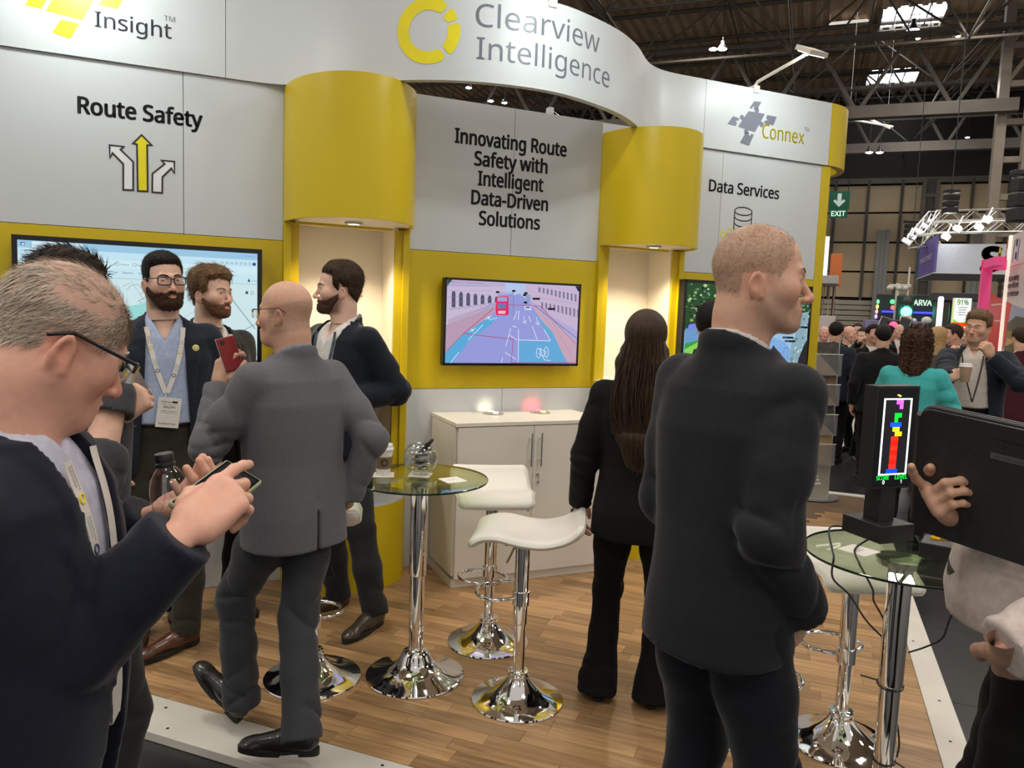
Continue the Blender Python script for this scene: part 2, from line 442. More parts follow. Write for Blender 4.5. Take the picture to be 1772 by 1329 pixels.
ring_band(wr, 'icon_node', 2.155, 2.20, .020, .020, .008, YELTXT())
decal(wr, 'icon_line', [(2.178, 2.197), (2.198, 2.197), (2.198, 2.243), (2.25, 2.243), (2.25, 2.251), (2.19, 2.251), (2.19, 2.205), (2.178, 2.205)], YELTXT())
decal(wr, 'icon_line', [(2.282, 2.243), (2.29, 2.243), (2.29, 2.20), (2.24, 2.20), (2.24, 2.192), (2.282, 2.192)], BLACKTXT())
for dx in (.33, .40): decal(wr, 'icon_line', [(2.0 + dx, 2.22), (2.008 + dx, 2.22), (2.008 + dx, 2.14), (2.0 + dx, 2.14)], BLACKTXT())

# ---- the wavy white header band carried over the towers
FZ0, FZ1, FTH = 2.78, 3.235, .045
FCP = [(-3.9, .015), (-1.6, .015), (-1.2, .015), (-.95, .03), (-.75, .12), (-.55, .30), (-.35, .46), (-.179, .57), (.02, .65), (.25, .69), (.45, .685), (.62, .64), (.84, .55), (1.0, .46), (1.167, .33), (1.365, .135), (1.5, .05), (1.65, .017), (1.95, .015), (3.085, .015)]
FC = np.array(catmull(FCP, 12))
FT = np.gradient(FC, axis=0); FT /= np.linalg.norm(FT, axis=1)[:, None]
FN = np.stack([-FT[:, 1], FT[:, 0]], 1)              # outward (towards +o)
FL = np.concatenate([[0], np.cumsum(np.linalg.norm(np.diff(FC, axis=0), axis=1))])
def fasc(arc, off=0.0):
    i = min(max(np.searchsorted(FL, arc) - 1, 0), len(FL) - 2); t = (arc - FL[i]) / (FL[i + 1] - FL[i])
    p = FC[i] * (1 - t) + FC[i + 1] * t; nn = FN[i] * (1 - t) + FN[i + 1] * t
    return p + nn * off
def arc_of(s): return float(np.interp(s, FC[:, 0], FL))
head = empty('header_band', WP + np.array([0, 0, FZ0]), RZ, 'white wavy header band with the Clearview Intelligence logo above the stand', 'header')
def ribbon(name, a0, a1, m, n=60, z0=0, z1=FZ1 - FZ0):
    b = MB(); vs = []; fs = []
    for i in range(n + 1):
        a = a0 + (a1 - a0) * i / n; p = fasc(a); q = fasc(a, -FTH)
        vs += [(p[0], -p[1], z0), (p[0], -p[1], z1), (q[0], -q[1], z1), (q[0], -q[1], z0)]
    for i in range(n):
        for k in range(4): j = (k + 1) % 4; fs.append((4 * i + k, 4 * i + j, 4 * i + 4 + j, 4 * i + 4 + k))
    fs += [(0, 3, 2, 1), (4 * n, 4 * n + 1, 4 * n + 2, 4 * n + 3)]
    b.add(vs, fs); return b.build(name, m, head, smooth=True)
aL, aR = arc_of(-1.176), arc_of(1.927)
ribbon('panel', 0.0, aL - .0015, WHITE(), 20); ribbon('panel', aL + .0015, aR - .0015, WHITE(), 150); ribbon('panel', aR + .0015, float(FL[-1]), WHITE(), 12)
# yellow rounded end of the band
ep = [(3.087 + .43 * math.sin(t), -.435 + .45 * math.cos(t)) for t in np.linspace(0, math.pi, 40)]
eq = [(3.087 + .38 * math.sin(t), -.435 + .39 * math.cos(t)) for t in np.linspace(0, math.pi, 40)]
b = MB(); vs = []; fs = []
for p, q in zip(ep, eq): vs += [(p[0], -p[1], 0), (p[0], -p[1], FZ1 - FZ0), (q[0], -q[1], FZ1 - FZ0), (q[0], -q[1], 0)]
for i in range(39):
    for k in range(4): j = (k + 1) % 4; fs.append((4 * i + k, 4 * i + j, 4 * i + 4 + j, 4 * i + 4 + k))
b.add(vs, fs).build('rounded_end', YELLOW(), head, smooth=True)
def fpt(arc, z, off=.0015): p = fasc(arc, off); return (p[0], -p[1], z - FZ0)
def ftext(name, txt, m, arc, z, **kw): return put_text(name, txt, m, head, lambda u, v: fpt(arc + u, z + v), **kw)
ftext('lettering', 'Clearview', GREYTXT(), 4.084, 3.055, width=.78, cap=.112, weight=-.010)
ftext('lettering', 'Intelligence', GREYTXT(), 4.094, 2.893, width=.88, cap=.109, weight=-.010)
def ring_piece(a0, a1, r0=.103, r1=.166, cx=3.842, cz=3.024, n=28, rnd=4):
    vs = []; fs = []
    for i in range(n + 1):
        t = i / n; edge = min(t, 1 - t) * (a1 - a0) / 8.0; k = math.sqrt(max(0, 1 - (1 - min(1, edge)) ** 2)) * .35 + .65
        rm = (r0 + r1) / 2; h = (r1 - r0) / 2 * k
        a = math.radians(a0 + (a1 - a0) * t)
        for r in (rm - h, rm, rm + h): vs.append(fpt(cx + r * math.cos(a), cz + r * math.sin(a)))
    for i in range(n):
        for k in range(2): fs.append((3 * i + k, 3 * i + k + 1, 3 * i + 4 + k, 3 * i + 3 + k))
    return mesh_obj('logo_ring', vs, fs, YELTXT(), head)
ring_piece(52, 305); ring_piece(22, 44); ring_piece(-46, 15)
# Insight mark (left) and Connex mark (right), cut from vinyl on the straight parts of the band
def hdecal(name, pts, m): return decal(head, name, [(s, z - FZ0) for s, z in pts], m, o=.0165)
PXI = lambda pts: [wallpt(x * 400 / 1772, y * 400 / 1772, .015) for x, y in pts]
for pts in ([(190, 40), (255, -60), (375, -30), (318, 70)], [(352, 84), (455, -110), (740, -40), (632, 155)], [(400, 250), (466, 150), (608, 182), (540, 297)], [(755, 40), (815, -60), (955, -30), (900, 70)]):
    hdecal('logo_mark', PXI(pts), YELTXT())
s0, z0 = wallpt(164, 49, .015); s1, _ = wallpt(297, 71, .015)
put_text('lettering', 'Insight', GREYTXT(), head, lambda u, v: (s0 + u, -.0165, 2.934 - FZ0 + v), width=s1 - s0, cap=.074, weight=.006)
put_text('lettering', 'TM', GREYTXT(), head, lambda u, v: (s1 - .035 + u, -.0165, 3.018 - FZ0 + v), width=.052, cap=.026)
PXC = lambda pts: [wallpt(1180 + x * 300 / 1772, 150 + y * 300 / 1772, .015) for x, y in pts]
def tab(p, q, sgn, k=.12):                          # a jigsaw tab or socket in the middle of an edge
    p, q = np.array(p, float), np.array(q, float); d = q - p; nn = np.array([d[1], -d[0]]); c = (p + q) / 2 + nn * sgn * k * .8
    r = np.linalg.norm(d) * k; t0 = math.atan2(*( -nn * sgn)[::-1])
    return [tuple(c + r * np.array([math.cos(t0 + a * sgn), math.sin(t0 + a * sgn)])) for a in np.linspace(.7, 2 * math.pi - .7, 9)]
GREYV = mat('grey_puzzle_vinyl', (.17, .18, .23), .4)
big = PXC([(680, 250), (848, 278), (745, 465), (572, 410)])
pc = []
for i in range(4):
    p, q = big[i], big[(i + 1) % 4]; pc.append(p); pc += tab(p, q, -1, .13)
hdecal('logo_piece', pc, GREYV)
for pts, e in (([(738, 148), (812, 158), (768, 236), (688, 220)], 2), ([(870, 290), (968, 308), (935, 395), (835, 375)], 3), ([(520, 303), (586, 322), (548, 402), (465, 380)], 1), ([(655, 462), (735, 492), (685, 604), (592, 572)], 0)):
    qd = PXC(pts); pc = []
    for i in range(4):
        pc.append(qd[i])
        if i == e: pc += tab(qd[i], qd[(i + 1) % 4], 1, .13)
    hdecal('logo_piece', pc, GREYV)
s2, _ = wallpt(1318, 240, .015); s3, _ = wallpt(1391, 250, .015)
put_text('lettering', 'Connex', YELTXT(), head, lambda u, v: (s2 + u, -.0165, 2.905 - FZ0 + v), width=s3 - s2, cap=.098, weight=.006)
put_text('lettering', 'TM', GREYTXT(), head, lambda u, v: (s3 - .008 + u, -.0165, 3.0 - FZ0 + v), width=.05, cap=.028)

# ---- two display towers: hood, niche with downlight, shelf, plinth
def half_ellipse(c, a, b_, n=36): return [(c + a * math.cos(t), -b_ * math.sin(t)) for t in np.linspace(math.pi, 0, n)]
def tower(s0, s1, depth, label):
    r = empty('display_niche', ST((s0 + s1) / 2, 0, 0), RZ, label, 'display niche', 'display niches of the stand'); c = 0.0; h = (s1 - s0) / 2
    P = half_ellipse(0, h, depth); Q = half_ellipse(0, h - .02, depth - .02)
    m = MB(); n = len(P); zc, zt = 2.055, 2.778
    vs = [(x, y, zc) for x, y in P] + [(x, y, zt) for x, y in P] + [(x, y, zc) for x, y in Q] + [(x, y, zt) for x, y in Q]; fs = []
    for i in range(n - 1): fs += [(i, i + 1, n + i + 1, n + i), (2 * n + i + 1, 2 * n + i, 3 * n + i, 3 * n + i + 1), (i + 1, i, 2 * n + i, 2 * n + i + 1), (n + i, n + i + 1, 3 * n + i + 1, 3 * n + i)]
    m.add(vs, fs); m.build('hood', YELLOW(), r, smooth=True)
    nb = .30; hi = h - .085
    # ceiling of the niche, with the downlight let into it
    MB().prism(Q + [(hi + .06, nb), (-hi - .06, nb)], zc + .012, zc + .03).build('niche_ceiling', CREAM(), r)
    MB().box((-hi, nb - .02, 0), (hi, nb, zc + .012)).build('niche_back', CREAM(), r)
    for sx in (-1, 1):
        MB().box((min(sx * hi, sx * (hi + .02)), 0.0, 0), (max(sx * hi, sx * (hi + .02)), nb, zc + .012)).build('niche_side', CREAM(), r)
        MB().box((min(sx * hi, sx * (hi + .045)), -.012, 0), (max(sx * hi, sx * (hi + .045)), .012, zc), .001).build('inner_jamb', YELLOW(), r)
        MB().box((min(sx * (hi + .045), sx * h), -.03, 0), (max(sx * (hi + .045), sx * h), .05, zc), .001).build('outer_jamb', YELLOW(), r)
    MB().box((-h, .05, zc), (h, .10, zt)).build('upper_back', YELLOW(), r)
    # shelf and plinth follow a flatter half ellipse
    for nm, z0, z1, dd in (('shelf', 1.085, 1.165, .36), ('plinth', 0, .495, .345)):
        S = half_ellipse(0, h, dd); body = S + [(hi, 0), (hi, nb - .02), (-hi, nb - .02), (-hi, 0)]
        o = MB().prism(body, z0, z1 - .012).build(nm, YELLOW(), r, smooth=True)
        MB().prism(body, z1 - .0119, z1).build('white_top', WHITE(), o)
    dl = MB().lathe([(.032, -.002), (.047, -.002), (.05, .004), (.05, .014), (.032, .014)], 32, Matrix.Translation((0, -.15, zc)), cap=False).build('downlight_ring', WHITE(), r, smooth=True)
    MB().lathe([(0, .004), (.033, .004)], 32, Matrix.Translation((0, -.15, zc)), cap=False).build('downlight_lens', mat('warm_lens', (1, .95, .85), .4, emit=(1, .86, .66), estr=14), dl)
    ld = bpy.data.lights.new('downlight_beam', 'SPOT'); ld.energy = 26; ld.color = (1, .84, .62); ld.spot_size = math.radians(125); ld.spot_blend = .6; ld.shadow_soft_size = .03
    lo = bpy.data.objects.new('downlight_beam', ld); COL.objects.link(lo); lo.parent = r; lo.location = (0, -.15, zc - .012)
    return r
tower(-.874, -.152, .52, 'yellow rounded tower with a lit niche behind the man in the navy cardigan')
tower(1.138, 1.82, .42, 'yellow rounded tower with a lit niche beyond the long-haired woman')

# ---- arm lamps clamped on top of the band, flooding the logos
def arm_lamp(s, reach, watts, label, z=FZ1):
    o0 = float(fasc(arc_of(s))[1]); r = empty('arm_lamp', ST(s, o0 - .02, z), RZ, label, 'lamp', 'arm lamps on the header band')
    M = mat('lamp_housing_white', (.72, .66, .58), .45)
    MB().box((-.025, -.03, -.03), (.025, .03, .022), .004).build('clamp', M, r)
    MB().tube([(0, 0, .0), (0, 0, .02), (0, -.03, .045), (0, -reach * .5, .075), (0, -reach + .02, .105)], .011, 10).build('arm', M, r, smooth=True)
    hd = MB().prism([(-.075, -.06), (.075, -.06), (.075, .09), (-.075, .09)], -.012, .018, Matrix.Translation((0, -reach - .06, .105)) @ Matrix.Rotation(math.radians(28), 4, 'X')).build('lamp_head', M, r)
    MB().tube([(0, -reach, .1), (0, -reach + .0, .14)], .012, 8).build('swivel', M, r)
    L = Matrix.Translation((0, -reach - .06, .105)) @ Matrix.Rotation(math.radians(28), 4, 'X')
    MB().box((-.06, -.05, -.016), (.06, .075, -.0125), 0, L).build('lamp_lens', mat('cool_lens', (1, 1, 1), .4, emit=(.9, 1, .97), estr=30), r)
    tgt = r.matrix_world @ Vector((0, .06, -.27)); W = Matrix.Translation(r.location) @ Matrix.Rotation(RZ, 4, 'Z')
    p = W @ Vector((0, -reach - .075, .08)); q = W @ Vector((0, -.0, -.36))
    area_lamp('arm_lamp_light', p, q, .11, watts, (.90, 1.0, .97), .12, spread=math.radians(165))
    return r
arm_lamp(-1.88, .42, 7, 'white arm lamp lighting the Insight logo')
arm_lamp(.40, .55, 6.0, 'white arm lamp lighting the large centre logo')
arm_lamp(2.36, .48, 3.6, 'white arm lamp lighting the Connex logo')
# ================================================================== SCREENS
def emit_attr(name, strength, rough=.25):
    if name in MATS: return MATS[name]
    m = bpy.data.materials.new(name); m.use_nodes = True; nt = m.node_tree; b = nt.nodes['Principled BSDF']
    b.inputs['Base Color'].default_value = (.01, .01, .012, 1); b.inputs['Roughness'].default_value = rough; b.inputs['Specular IOR Level'].default_value = .25
    a = nt.nodes.new('ShaderNodeAttribute'); a.attribute_name = 'Col'
    nt.links.new(a.outputs['Color'], b.inputs['Emission Color']); b.inputs['Emission Strength'].default_value = strength
    MATS[name] = m
    return m
class Pic:
    """flat picture made of coloured shapes in 0..1 picture coordinates (u right, v up)"""
    def __init__(s, W, H): s.W, s.H = W, H; s.m = MB(); s.k = 0
    def poly(s, pts, col):
        s.k += 1; s.m.col = tuple(c ** 2.2 for c in col); z = s.k * .00003
        bm_pts = [((u - .5) * s.W, -z, (v - .5) * s.H) for u, v in pts]
        if len(pts) <= 4: s.m.add(bm_pts, [tuple(range(len(pts)))])
        else:
            bm = bmesh.new(); vs = [bm.verts.new(p) for p in bm_pts]; f = bm.faces.new(vs)
            bmesh.ops.triangulate(bm, faces=[f]); bm.verts.index_update()
            s.m.add([tuple(v.co) for v in bm.verts], [tuple(v.index for v in f.verts) for f in bm.faces]); bm.free()
        return s
    def rect(s, u0, v0, u1, v1, col): return s.poly([(u0, v0), (u1, v0), (u1, v1), (u0, v1)], col)
    def line(s, pts, w, col):
        for (a, b), (c, d) in zip(pts[:-1], pts[1:]):
            dx, dy = (c - a) * s.W, (d - b) * s.H; l = math.hypot(dx, dy) or 1
            nx, ny = -dy / l * w / 2 / s.W, dx / l * w / 2 / s.H
            s.poly([(a + nx, b + ny), (a - nx, b - ny), (c - nx, d - ny), (c + nx, d + ny)], col)
        return s
    def disc(s, u, v, r, col, ry=None, n=14):
        ry = ry or r
        return s.poly([(u + r / s.W * math.cos(2 * math.pi * i / n), v + ry / s.H * math.sin(2 * math.pi * i / n)) for i in range(n)], col)
    def text(s, txt, u, v, cap, col, width=None, weight=0.0, align='L'):
        s.k += 1; vs, fs = text_flat(txt, width=width, cap=cap, weight=weight, align=align); s.m.col = tuple(c ** 2.2 for c in col)
        s.m.add([((u - .5) * s.W + a, -s.k * .00003, (v - .5) * s.H + b) for a, b in vs], fs); return s
    def build(s, name, m, parent, M=None, loc=None):
        if M is not None: s.m.v = [tuple(M @ Vector(p)) for p in s.m.v]
        return s.m.build(name, m, parent, colors=True, loc=loc)
random.seed(11)
def tv(s0, s1, z0, z1, label, pic, bez=.013, depth=.055, gap=.03, name='wall_television'):
    r = empty(name, ST((s0 + s1) / 2, 0, z0), RZ, label, 'television', 'televisions on the stand wall'); W, H = s1 - s0, z1 - z0
    MB().box((-W * .25, -gap, H * .25), (W * .25, .0, H * .75)).build('wall_bracket', DARKM(), r)
    MB().box((-W / 2, -gap - depth, 0), (W / 2, -gap, H), .004).build('casing', BLACKP(), r)
    g = MB()
    for lo, hi in (((-W / 2, H - bez), (W / 2, H)), ((-W / 2, 0), (W / 2, bez * 1.25)), ((-W / 2, 0), (-W / 2 + bez, H)), ((W / 2 - bez, 0), (W / 2, H))):
        g.box((lo[0], -gap - depth - .003, lo[1]), (hi[0], -gap - depth + .001, hi[1]))
    g.build('bezel', mat('gloss_black', (.006, .006, .008), .2), r)
    p = Pic(W - 2 * bez, H - 2.25 * bez); pic(p)
    p.build('screen', emit_attr('screen_glow', .66), r, loc=(0, -gap - depth - .0004, H / 2 + bez * .12))
    return r
def U(zx, zy):                                       # photo crop (680..1160 x 400..760) of the street screen -> picture coordinates
    tl, tr, br, bl = (332, 298), (1180, 346), (1160, 845), (322, 838)
    u, v = .5, .5
    for _ in range(12):
        x = (tl[0] * (1 - u) + tr[0] * u) * v + (bl[0] * (1 - u) + br[0] * u) * (1 - v)
        y = (tl[1] * (1 - u) + tr[1] * u) * v + (bl[1] * (1 - u) + br[1] * u) * (1 - v)
        u += (zx - x) / 845; v -= (zy - y) / 510
    return u, v
def street(p):
    P = lambda *q: [U(*a) for a in q]
    p.rect(0, 0, 1, 1, (.70, .68, .88))
    p.poly(P((690, 320), (860, 330), (860, 420), (690, 420)), (.72, .80, .95))
    p.poly(P((320, 290), (690, 318), (690, 400), (610, 450), (322, 640)), (.80, .74, .86))          # houses on the left
    p.poly(P((332, 300), (690, 322), (690, 345), (332, 345)), (.74, .70, .84))
    p.poly(P((820, 330), (1185, 346), (1178, 640), (1000, 540), (860, 440), (815, 400)), (.80, .72, .84))
    p.poly(P((322, 600), (620, 465), (640, 490), (322, 770)), (.74, .62, .72))                        # pavements
    p.poly(P((870, 470), (1178, 720), (1165, 845), (1110, 845), (890, 520)), (.80, .66, .74))
    p.poly(P((640, 490), (690, 420), (780, 390), (850, 450), (890, 520), (1110, 845), (322, 840), (322, 790)), (.60, .62, .88))
    p.poly(P((640, 535), (560, 560), (430, 650), (322, 775), (322, 838), (370, 838), (470, 690), (600, 590)), (.36, .68, .88))
    p.poly(P((865, 500), (900, 540), (1000, 640), (1095, 838), (775, 838), (775, 690), (985, 695), (930, 600)), (.40, .68, .88))
    for i in range(7):                                                                            # windows
        x = 360 + i * 44; y0 = 372 + i * 6; h = 105 - i * 11
        p.poly(P((x, y0 + 14), (x + 6, y0), (x + 17, y0), (x + 23, y0 + 14), (x + 23, y0 + h), (x, y0 + h)), (.33, .33, .45))
        p.line(P((x - 10, y0 + h + 18), (x + 34, y0 + h + 2)), .0018, (.45, .40, .55))
    for j in range(5): p.line(P((332, 330 + j * 40), (600, 345 + j * 26)), .0013, (.58, .52, .66))
    for i in range(10):
        x = 905 + i * 27; y0 = 350 + i * 5; 
        p.poly(P((x, y0), (x + 12, y0 + 2), (x + 12, y0 + 34 + i * 2), (x, y0 + 30 + i * 2)), (.48, .47, .60))
        p.poly(P((x + 18, y0 + 95), (x + 30, y0 + 100), (x + 30, y0 + 138 + i * 2), (x + 18, y0 + 130 + i * 2)), (.50, .46, .58))
        p.line(P((x, y0 + 62), (x + 27, y0 + 70)), .0013, (.55, .47, .58))
    p.line(P((880, 470), (1178, 690)), .0045, (.52, .42, .50)); p.line(P((322, 600), (610, 455)), .002, (.5, .42, .5))
    for j in range(8): p.line(P((340, 560 + j * 3), (400 + j * 28, 525 - j * 9)), .001, (.62, .48, .56))
    # bus
    p.poly(P((635, 410), (708, 405), (712, 515), (705, 530), (632, 528), (628, 480)), (.90, .16, .38))
    p.poly(P((640, 415), (700, 412), (700, 440), (640, 440)), (.62, .66, .86)); p.poly(P((642, 452), (695, 452), (695, 486), (640, 486)), (.45, .48, .66))
    p.poly(P((640, 395), (740, 388), (742, 520), (712, 526), (708, 405), (640, 408)), (.58, .62, .86)); p.poly(P((645, 500), (692, 500), (690, 520), (645, 520)), (.95, .75, .80))
    p.poly(P((810, 470), (858, 470), (858, 498), (815, 496)), (.82, .84, .95)); p.poly(P((820, 400), (852, 396), (852, 448), (820, 450)), (.60, .63, .80)); p.poly(P((820, 474), (848, 474), (848, 484), (822, 484)), (.40, .42, .58))
    W = (.90, .93, 1.0)
    for a, b in (((775, 620), (775, 838)), ((775, 690), (985, 697)), ((865, 600), (898, 690)), ((940, 620), (985, 695)), ((725, 615), (695, 730)), ((720, 660), (765, 690)), ((690, 770), (760, 815)), ((675, 805), (668, 838)), ((550, 590), (460, 690)), ((405, 768), (355, 838)), ((765, 500), (745, 560)), ((778, 500), (772, 560)), ((735, 600), (765, 608)), ((840, 535), (855, 575)), ((640, 545), (590, 560))): p.line(P(a, b), .0042, W)
    for x, y, s in ((815, 570, 1), (900, 580, 1.1)): p.line(P((x - 8 * s, y - 35 * s), (x, y), (x - 12 * s, y + 2 * s), (x + 6 * s, y + 14 * s), (x + 8 * s, y - 8 * s)), .0035, W)
    for cx, cy, k in ((905, 775, 1), (958, 770, 1.05)):                                              # bicycle on the road
        q = [(cx + 13 * k * math.cos(t), cy + 32 * k * math.sin(t)) for t in np.linspace(0, 2 * math.pi, 18)]; p.line(P(*q), .0038, W)
    p.line(P((905, 775), (935, 800), (958, 770), (915, 745), (935, 800), (945, 820), (985, 825)), .0036, W)
    for x, y in ((485, 625), (585, 545)): p.disc(*U(x, y), .008, (.85, .92, 1)); p.line(P((x - 20, y + 12), (x + 22, y - 14)), .003, W)
    R = (.72, .18, .34)
    p.line(P((430, 648), (615, 485)), .0035, R); p.line(P((430, 648), (742, 685), (728, 838), (1165, 838)), .0035, R); p.line(P((330, 760), (430, 648)), .0025, R)
    p.line(P((712, 462), (910, 470), (960, 510)), .003, R); p.line(P((910, 470), (1160, 720)), .0025, R); p.line(P((960, 510), (1130, 800)), .002, (.80, .5, .55))
    for x, y, w_ in ((640, 380, 22), (742, 373, 20), (820, 388, 22), (812, 400, 20), (818, 448, 22), (888, 424, 48), (990, 490, 48)): p.poly(P((x - w_ / 2, y - 7), (x + w_ / 2, y - 6), (x + w_ / 2, y + 7), (x - w_ / 2, y + 6)), (.05, .05, .08))
    p.line(P((632, 385), (740, 380), (740, 530)), .0015, (.2, .25, .5))
    u, v = U(352, 318); p.text('09:10:15 - 30/01/2023', u, v, .010, (.75, .2, .3), width=.205)
    p.poly(P((332, 298), (362, 300), (340, 325), (332, 345)), (.1, .3, .25)); p.poly(P((1150, 345), (1182, 347), (1178, 385), (1165, 372)), (.12, .14, .25))
tv(.053, .98, 1.262, 1.792, 'flat television showing a city street with a red bus', street)

def browser(p):
    W, H = p.W, p.H; p.rect(0, 0, 1, 1, (.80, .93, .97))
    p.rect(0, .945, 1, 1, (.62, .80, .92)); p.rect(.055, .945, .25, .995, (.86, .95, .99)); p.rect(0, .885, 1, .945, (.78, .92, .98)); p.rect(0, .82, 1, .885, (.84, .95, .99))
    D = (.25, .36, .46)
    p.rect(.012, .96, .028, .985, D); p.rect(.016, .963, .026, .978, (.8, .92, .97)); p.text('Clearview', .075, .96, .008, D); p.text('x', .235, .96, .007, D); p.text('+', .262, .957, .012, D)
    p.text('Finance', .40, .845, .0085, D); p.text('Storylive', .47, .845, .0085, D); p.text('Bookmarks', .30, .86, .0085, D)
    for u in (.38, .452): p.line([(u, .842), (u + .014, .842), (u + .014, .863), (u, .863), (u, .842)], .0015, D)
    for i, t in enumerate(('Manage', 'Reports', 'User Guide')): p.text(t, .345 + i * .065, .78, .0095, D)
    for i in range(8): p.disc(.84 + i * .021, .91, .006, (.45, .56, .65)); p.disc(.84 + i * .021, .91, .004, (.80, .92, .97))
    p.disc(.985, .91, .009, (.2, .3, .5)); p.poly([(.955, .76), (.967, .76), (.961, .79)], (.1, .1, .12)); p.text('CL demo v', .972, .765, .006, D)
    for u in (.945, .965, .985): p.line([(u - .006, .975), (u + .006, .975)], .0014, D)
    p.rect(.30, 0, 1, .74, (.83, .93, .95)); p.rect(0, 0, .30, .74, (.76, .90, .95)); p.line([(.30, .74), (1, .74)], .002, (.55, .7, .78))
    G = (.45, .55, .60); random.seed(3)
    for i in range(26):
        x, y = random.uniform(.3, .95), random.uniform(.05, .7); a = random.choice((.55, .62, 2.1, 2.2)) + random.uniform(-.1, .1); L = random.uniform(.04, .2)
        q = [(x, y), (x + L * math.cos(a), y + L * math.sin(a) * 1.7)]
        if 0 < q[1][0] < 1 and 0 < q[1][1] < .73: p.line(q, random.choice((.0014, .0014, .003)), G)
    for i in range(9):
        x, y = random.uniform(.34, .6), random.uniform(.3, .66); q = [(x, y)]
        for _ in range(8): x += random.uniform(.0, .02); y += random.uniform(-.03, .03); q.append((x, y))
        p.line(q, .0018, (.40, .55, .58))
    p.poly([(.40, .36), (.50, .38), (.56, .46), (.52, .56), (.43, .52)], (.62, .87, .85)); p.poly([(.60, .30), (.74, .30), (.74, .39), (.60, .38)], (.45, .68, .62)); p.rect(.60, .22, .72, .30, (.55, .62, .82))
    p.line([(.86, .66), (.99, .36)], .005, (.55, .64, .68)); p.line([(.84, .22), (.95, .36), (.99, .40)], .004, (.55, .64, .68)); p.line([(.8, .5), (.9, .27)], .003, (.6, .68, .72))
    p.rect(.945, .655, .957, .68, D); p.line([(.97, .655), (.982, .655), (.982, .68), (.97, .68), (.97, .655)], .0016, D)
tv(-2.148, -.995, 1.20, 1.888, 'wide display showing a browser map behind the three standing men', browser, bez=.024, depth=.06)

def roadcam(p):
    p.rect(0, 0, 1, 1, (.62, .78, .92)); random.seed(8)
    p.poly([(0, .5), (.35, .62), (.6, .58), (1, .7), (1, 1), (0, 1)], (.16, .30, .16))
    for i in range(330):
        u, v = random.random(), random.uniform(.56, 1); c = random.choice(((.30, .46, .24), (.55, .72, .42), (.10, .20, .12), (.70, .82, .62), (.42, .55, .5)))
        p.disc(u, v, random.uniform(.006, .02), c, random.uniform(.004, .012), 7)
    p.poly([(0, .28), (.3, .46), (.36, .52), (.3, .58), (0, .52)], (.42, .62, .80)); p.poly([(0, .20), (.2, .34), (.42, .5), (.36, .53), (.15, .42), (0, .36)], (.22, .62, .28)); p.poly([(.02, .22), (.2, .36), (.36, .5), (.34, .51), (.1, .38), (0, .30)], (.55, .85, .35))
    p.poly([(0, 0), (1, 0), (.93, .2), (.8, .4), (.5, .55), (.40, .5), (.18, .3), (0, .16)], (.52, .70, .92)); p.line([(0, .16), (.42, .52)], .006, (.6, .45, .4))
    p.poly([(.84, 0), (.97, 0), (.99, .75), (.9, .72), (.86, .4)], (.55, .68, .74))
    for i in range(40): p.disc(random.uniform(.86, .98), random.uniform(.02, .7), random.uniform(.006, .014), random.choice(((.75, .85, .88), (.42, .52, .56), (.62, .75, .70))), None, 6)
    for u, v in ((.03, .74), (.78, .44), (.80, .40), (.9, .56)): p.rect(u, v, u + .09, v + .022, (.04, .05, .08)); p.text('car 0.9', u + .01, v + .005, .006, (.9, .9, .9))
    p.poly([(.02, .56), (.14, .60), (.14, .55), (.02, .51)], (.5, .52, .95))
    for q in ([(.55, .2), (.86, .22)], [(.60, .05), (.80, .30)], [(.80, .22), (.80, .34), (.83, .34), (.83, .22)]): p.line(q, .002, (.25, .25, .5))
    p.poly([(.9, 0), (1, 0), (1, .46), (.965, .36), (.93, .22)], (.16, .16, .17))
tv(1.785, 2.952, 1.155, 1.865, 'wide display with trees and a road beyond the bald man in the dark blazer', roadcam, bez=.022, depth=.06)

# ================================================================== CABINET under the street screen
WCAB = mat('white_cabinet_board', (.72, .69, .62), .42, var=.012, scale=3)
cb = empty('storage_cabinet', ST(.507, .0, 0), RZ, 'white two-door cabinet under the street television', 'cabinet')
cw, cd, ch = .487, .455, .965
MB().box((-cw, -cd + .022, .0), (cw, -.003, .05)).build('plinth', WCAB, cb)
k = MB(); k.box((-cw, -cd + .02, .05), (-cw + .018, -.003, ch - .022)); k.box((cw - .018, -cd + .02, .05), (cw, -.003, ch - .022)); k.box((-cw, -.02, .05), (cw, -.003, ch - .022)); k.box((-cw, -cd + .02, .05), (cw, -.003, .07)); k.build('body', WCAB, cb)
MB().box((-cw - .002, -cd - .004, ch - .022), (cw + .002, -.002, ch), .0015).build('top_board', WCAB, cb)
for sx in (-1, 1):
    a, b = sorted((sx * .0015, sx * (cw - .012)))
    d = MB().box((a, -cd, .055), (b, -cd + .018, ch - .026), .001).build('door', WCAB, cb)
    hx = sx * .032 + .005
    h = MB().tube([(hx, -cd - .032, .70), (hx, -cd - .032, .90)], .006, 10).build('bar_handle', CHROME(), d, smooth=True)
    for zz in (.735, .865): MB().tube([(hx, -cd, zz), (hx, -cd - .03, zz)], .0045, 8).build('handle_post', CHROME(), d)
lk = MB().lathe([(.012, 0), (.012, .008), (.008, .01)], 16, Matrix.Translation((.028, -cd, .645)) @ Matrix.Rotation(math.pi / 2, 4, 'X')).build('lock', CHROME(), cb)
MB().box((.026, -cd - .022, .605), (.030, -cd - .010, .645)).build('key', CHROME(), cb); MB().lathe([(.0, -.001), (.009, -.001), (.009, .002), (0, .002)], 14, Matrix.Translation((.028, -cd - .016, .60)) @ Matrix.Rotation(math.pi / 2, 4, 'X')).build('key_bow', CHROME(), cb)
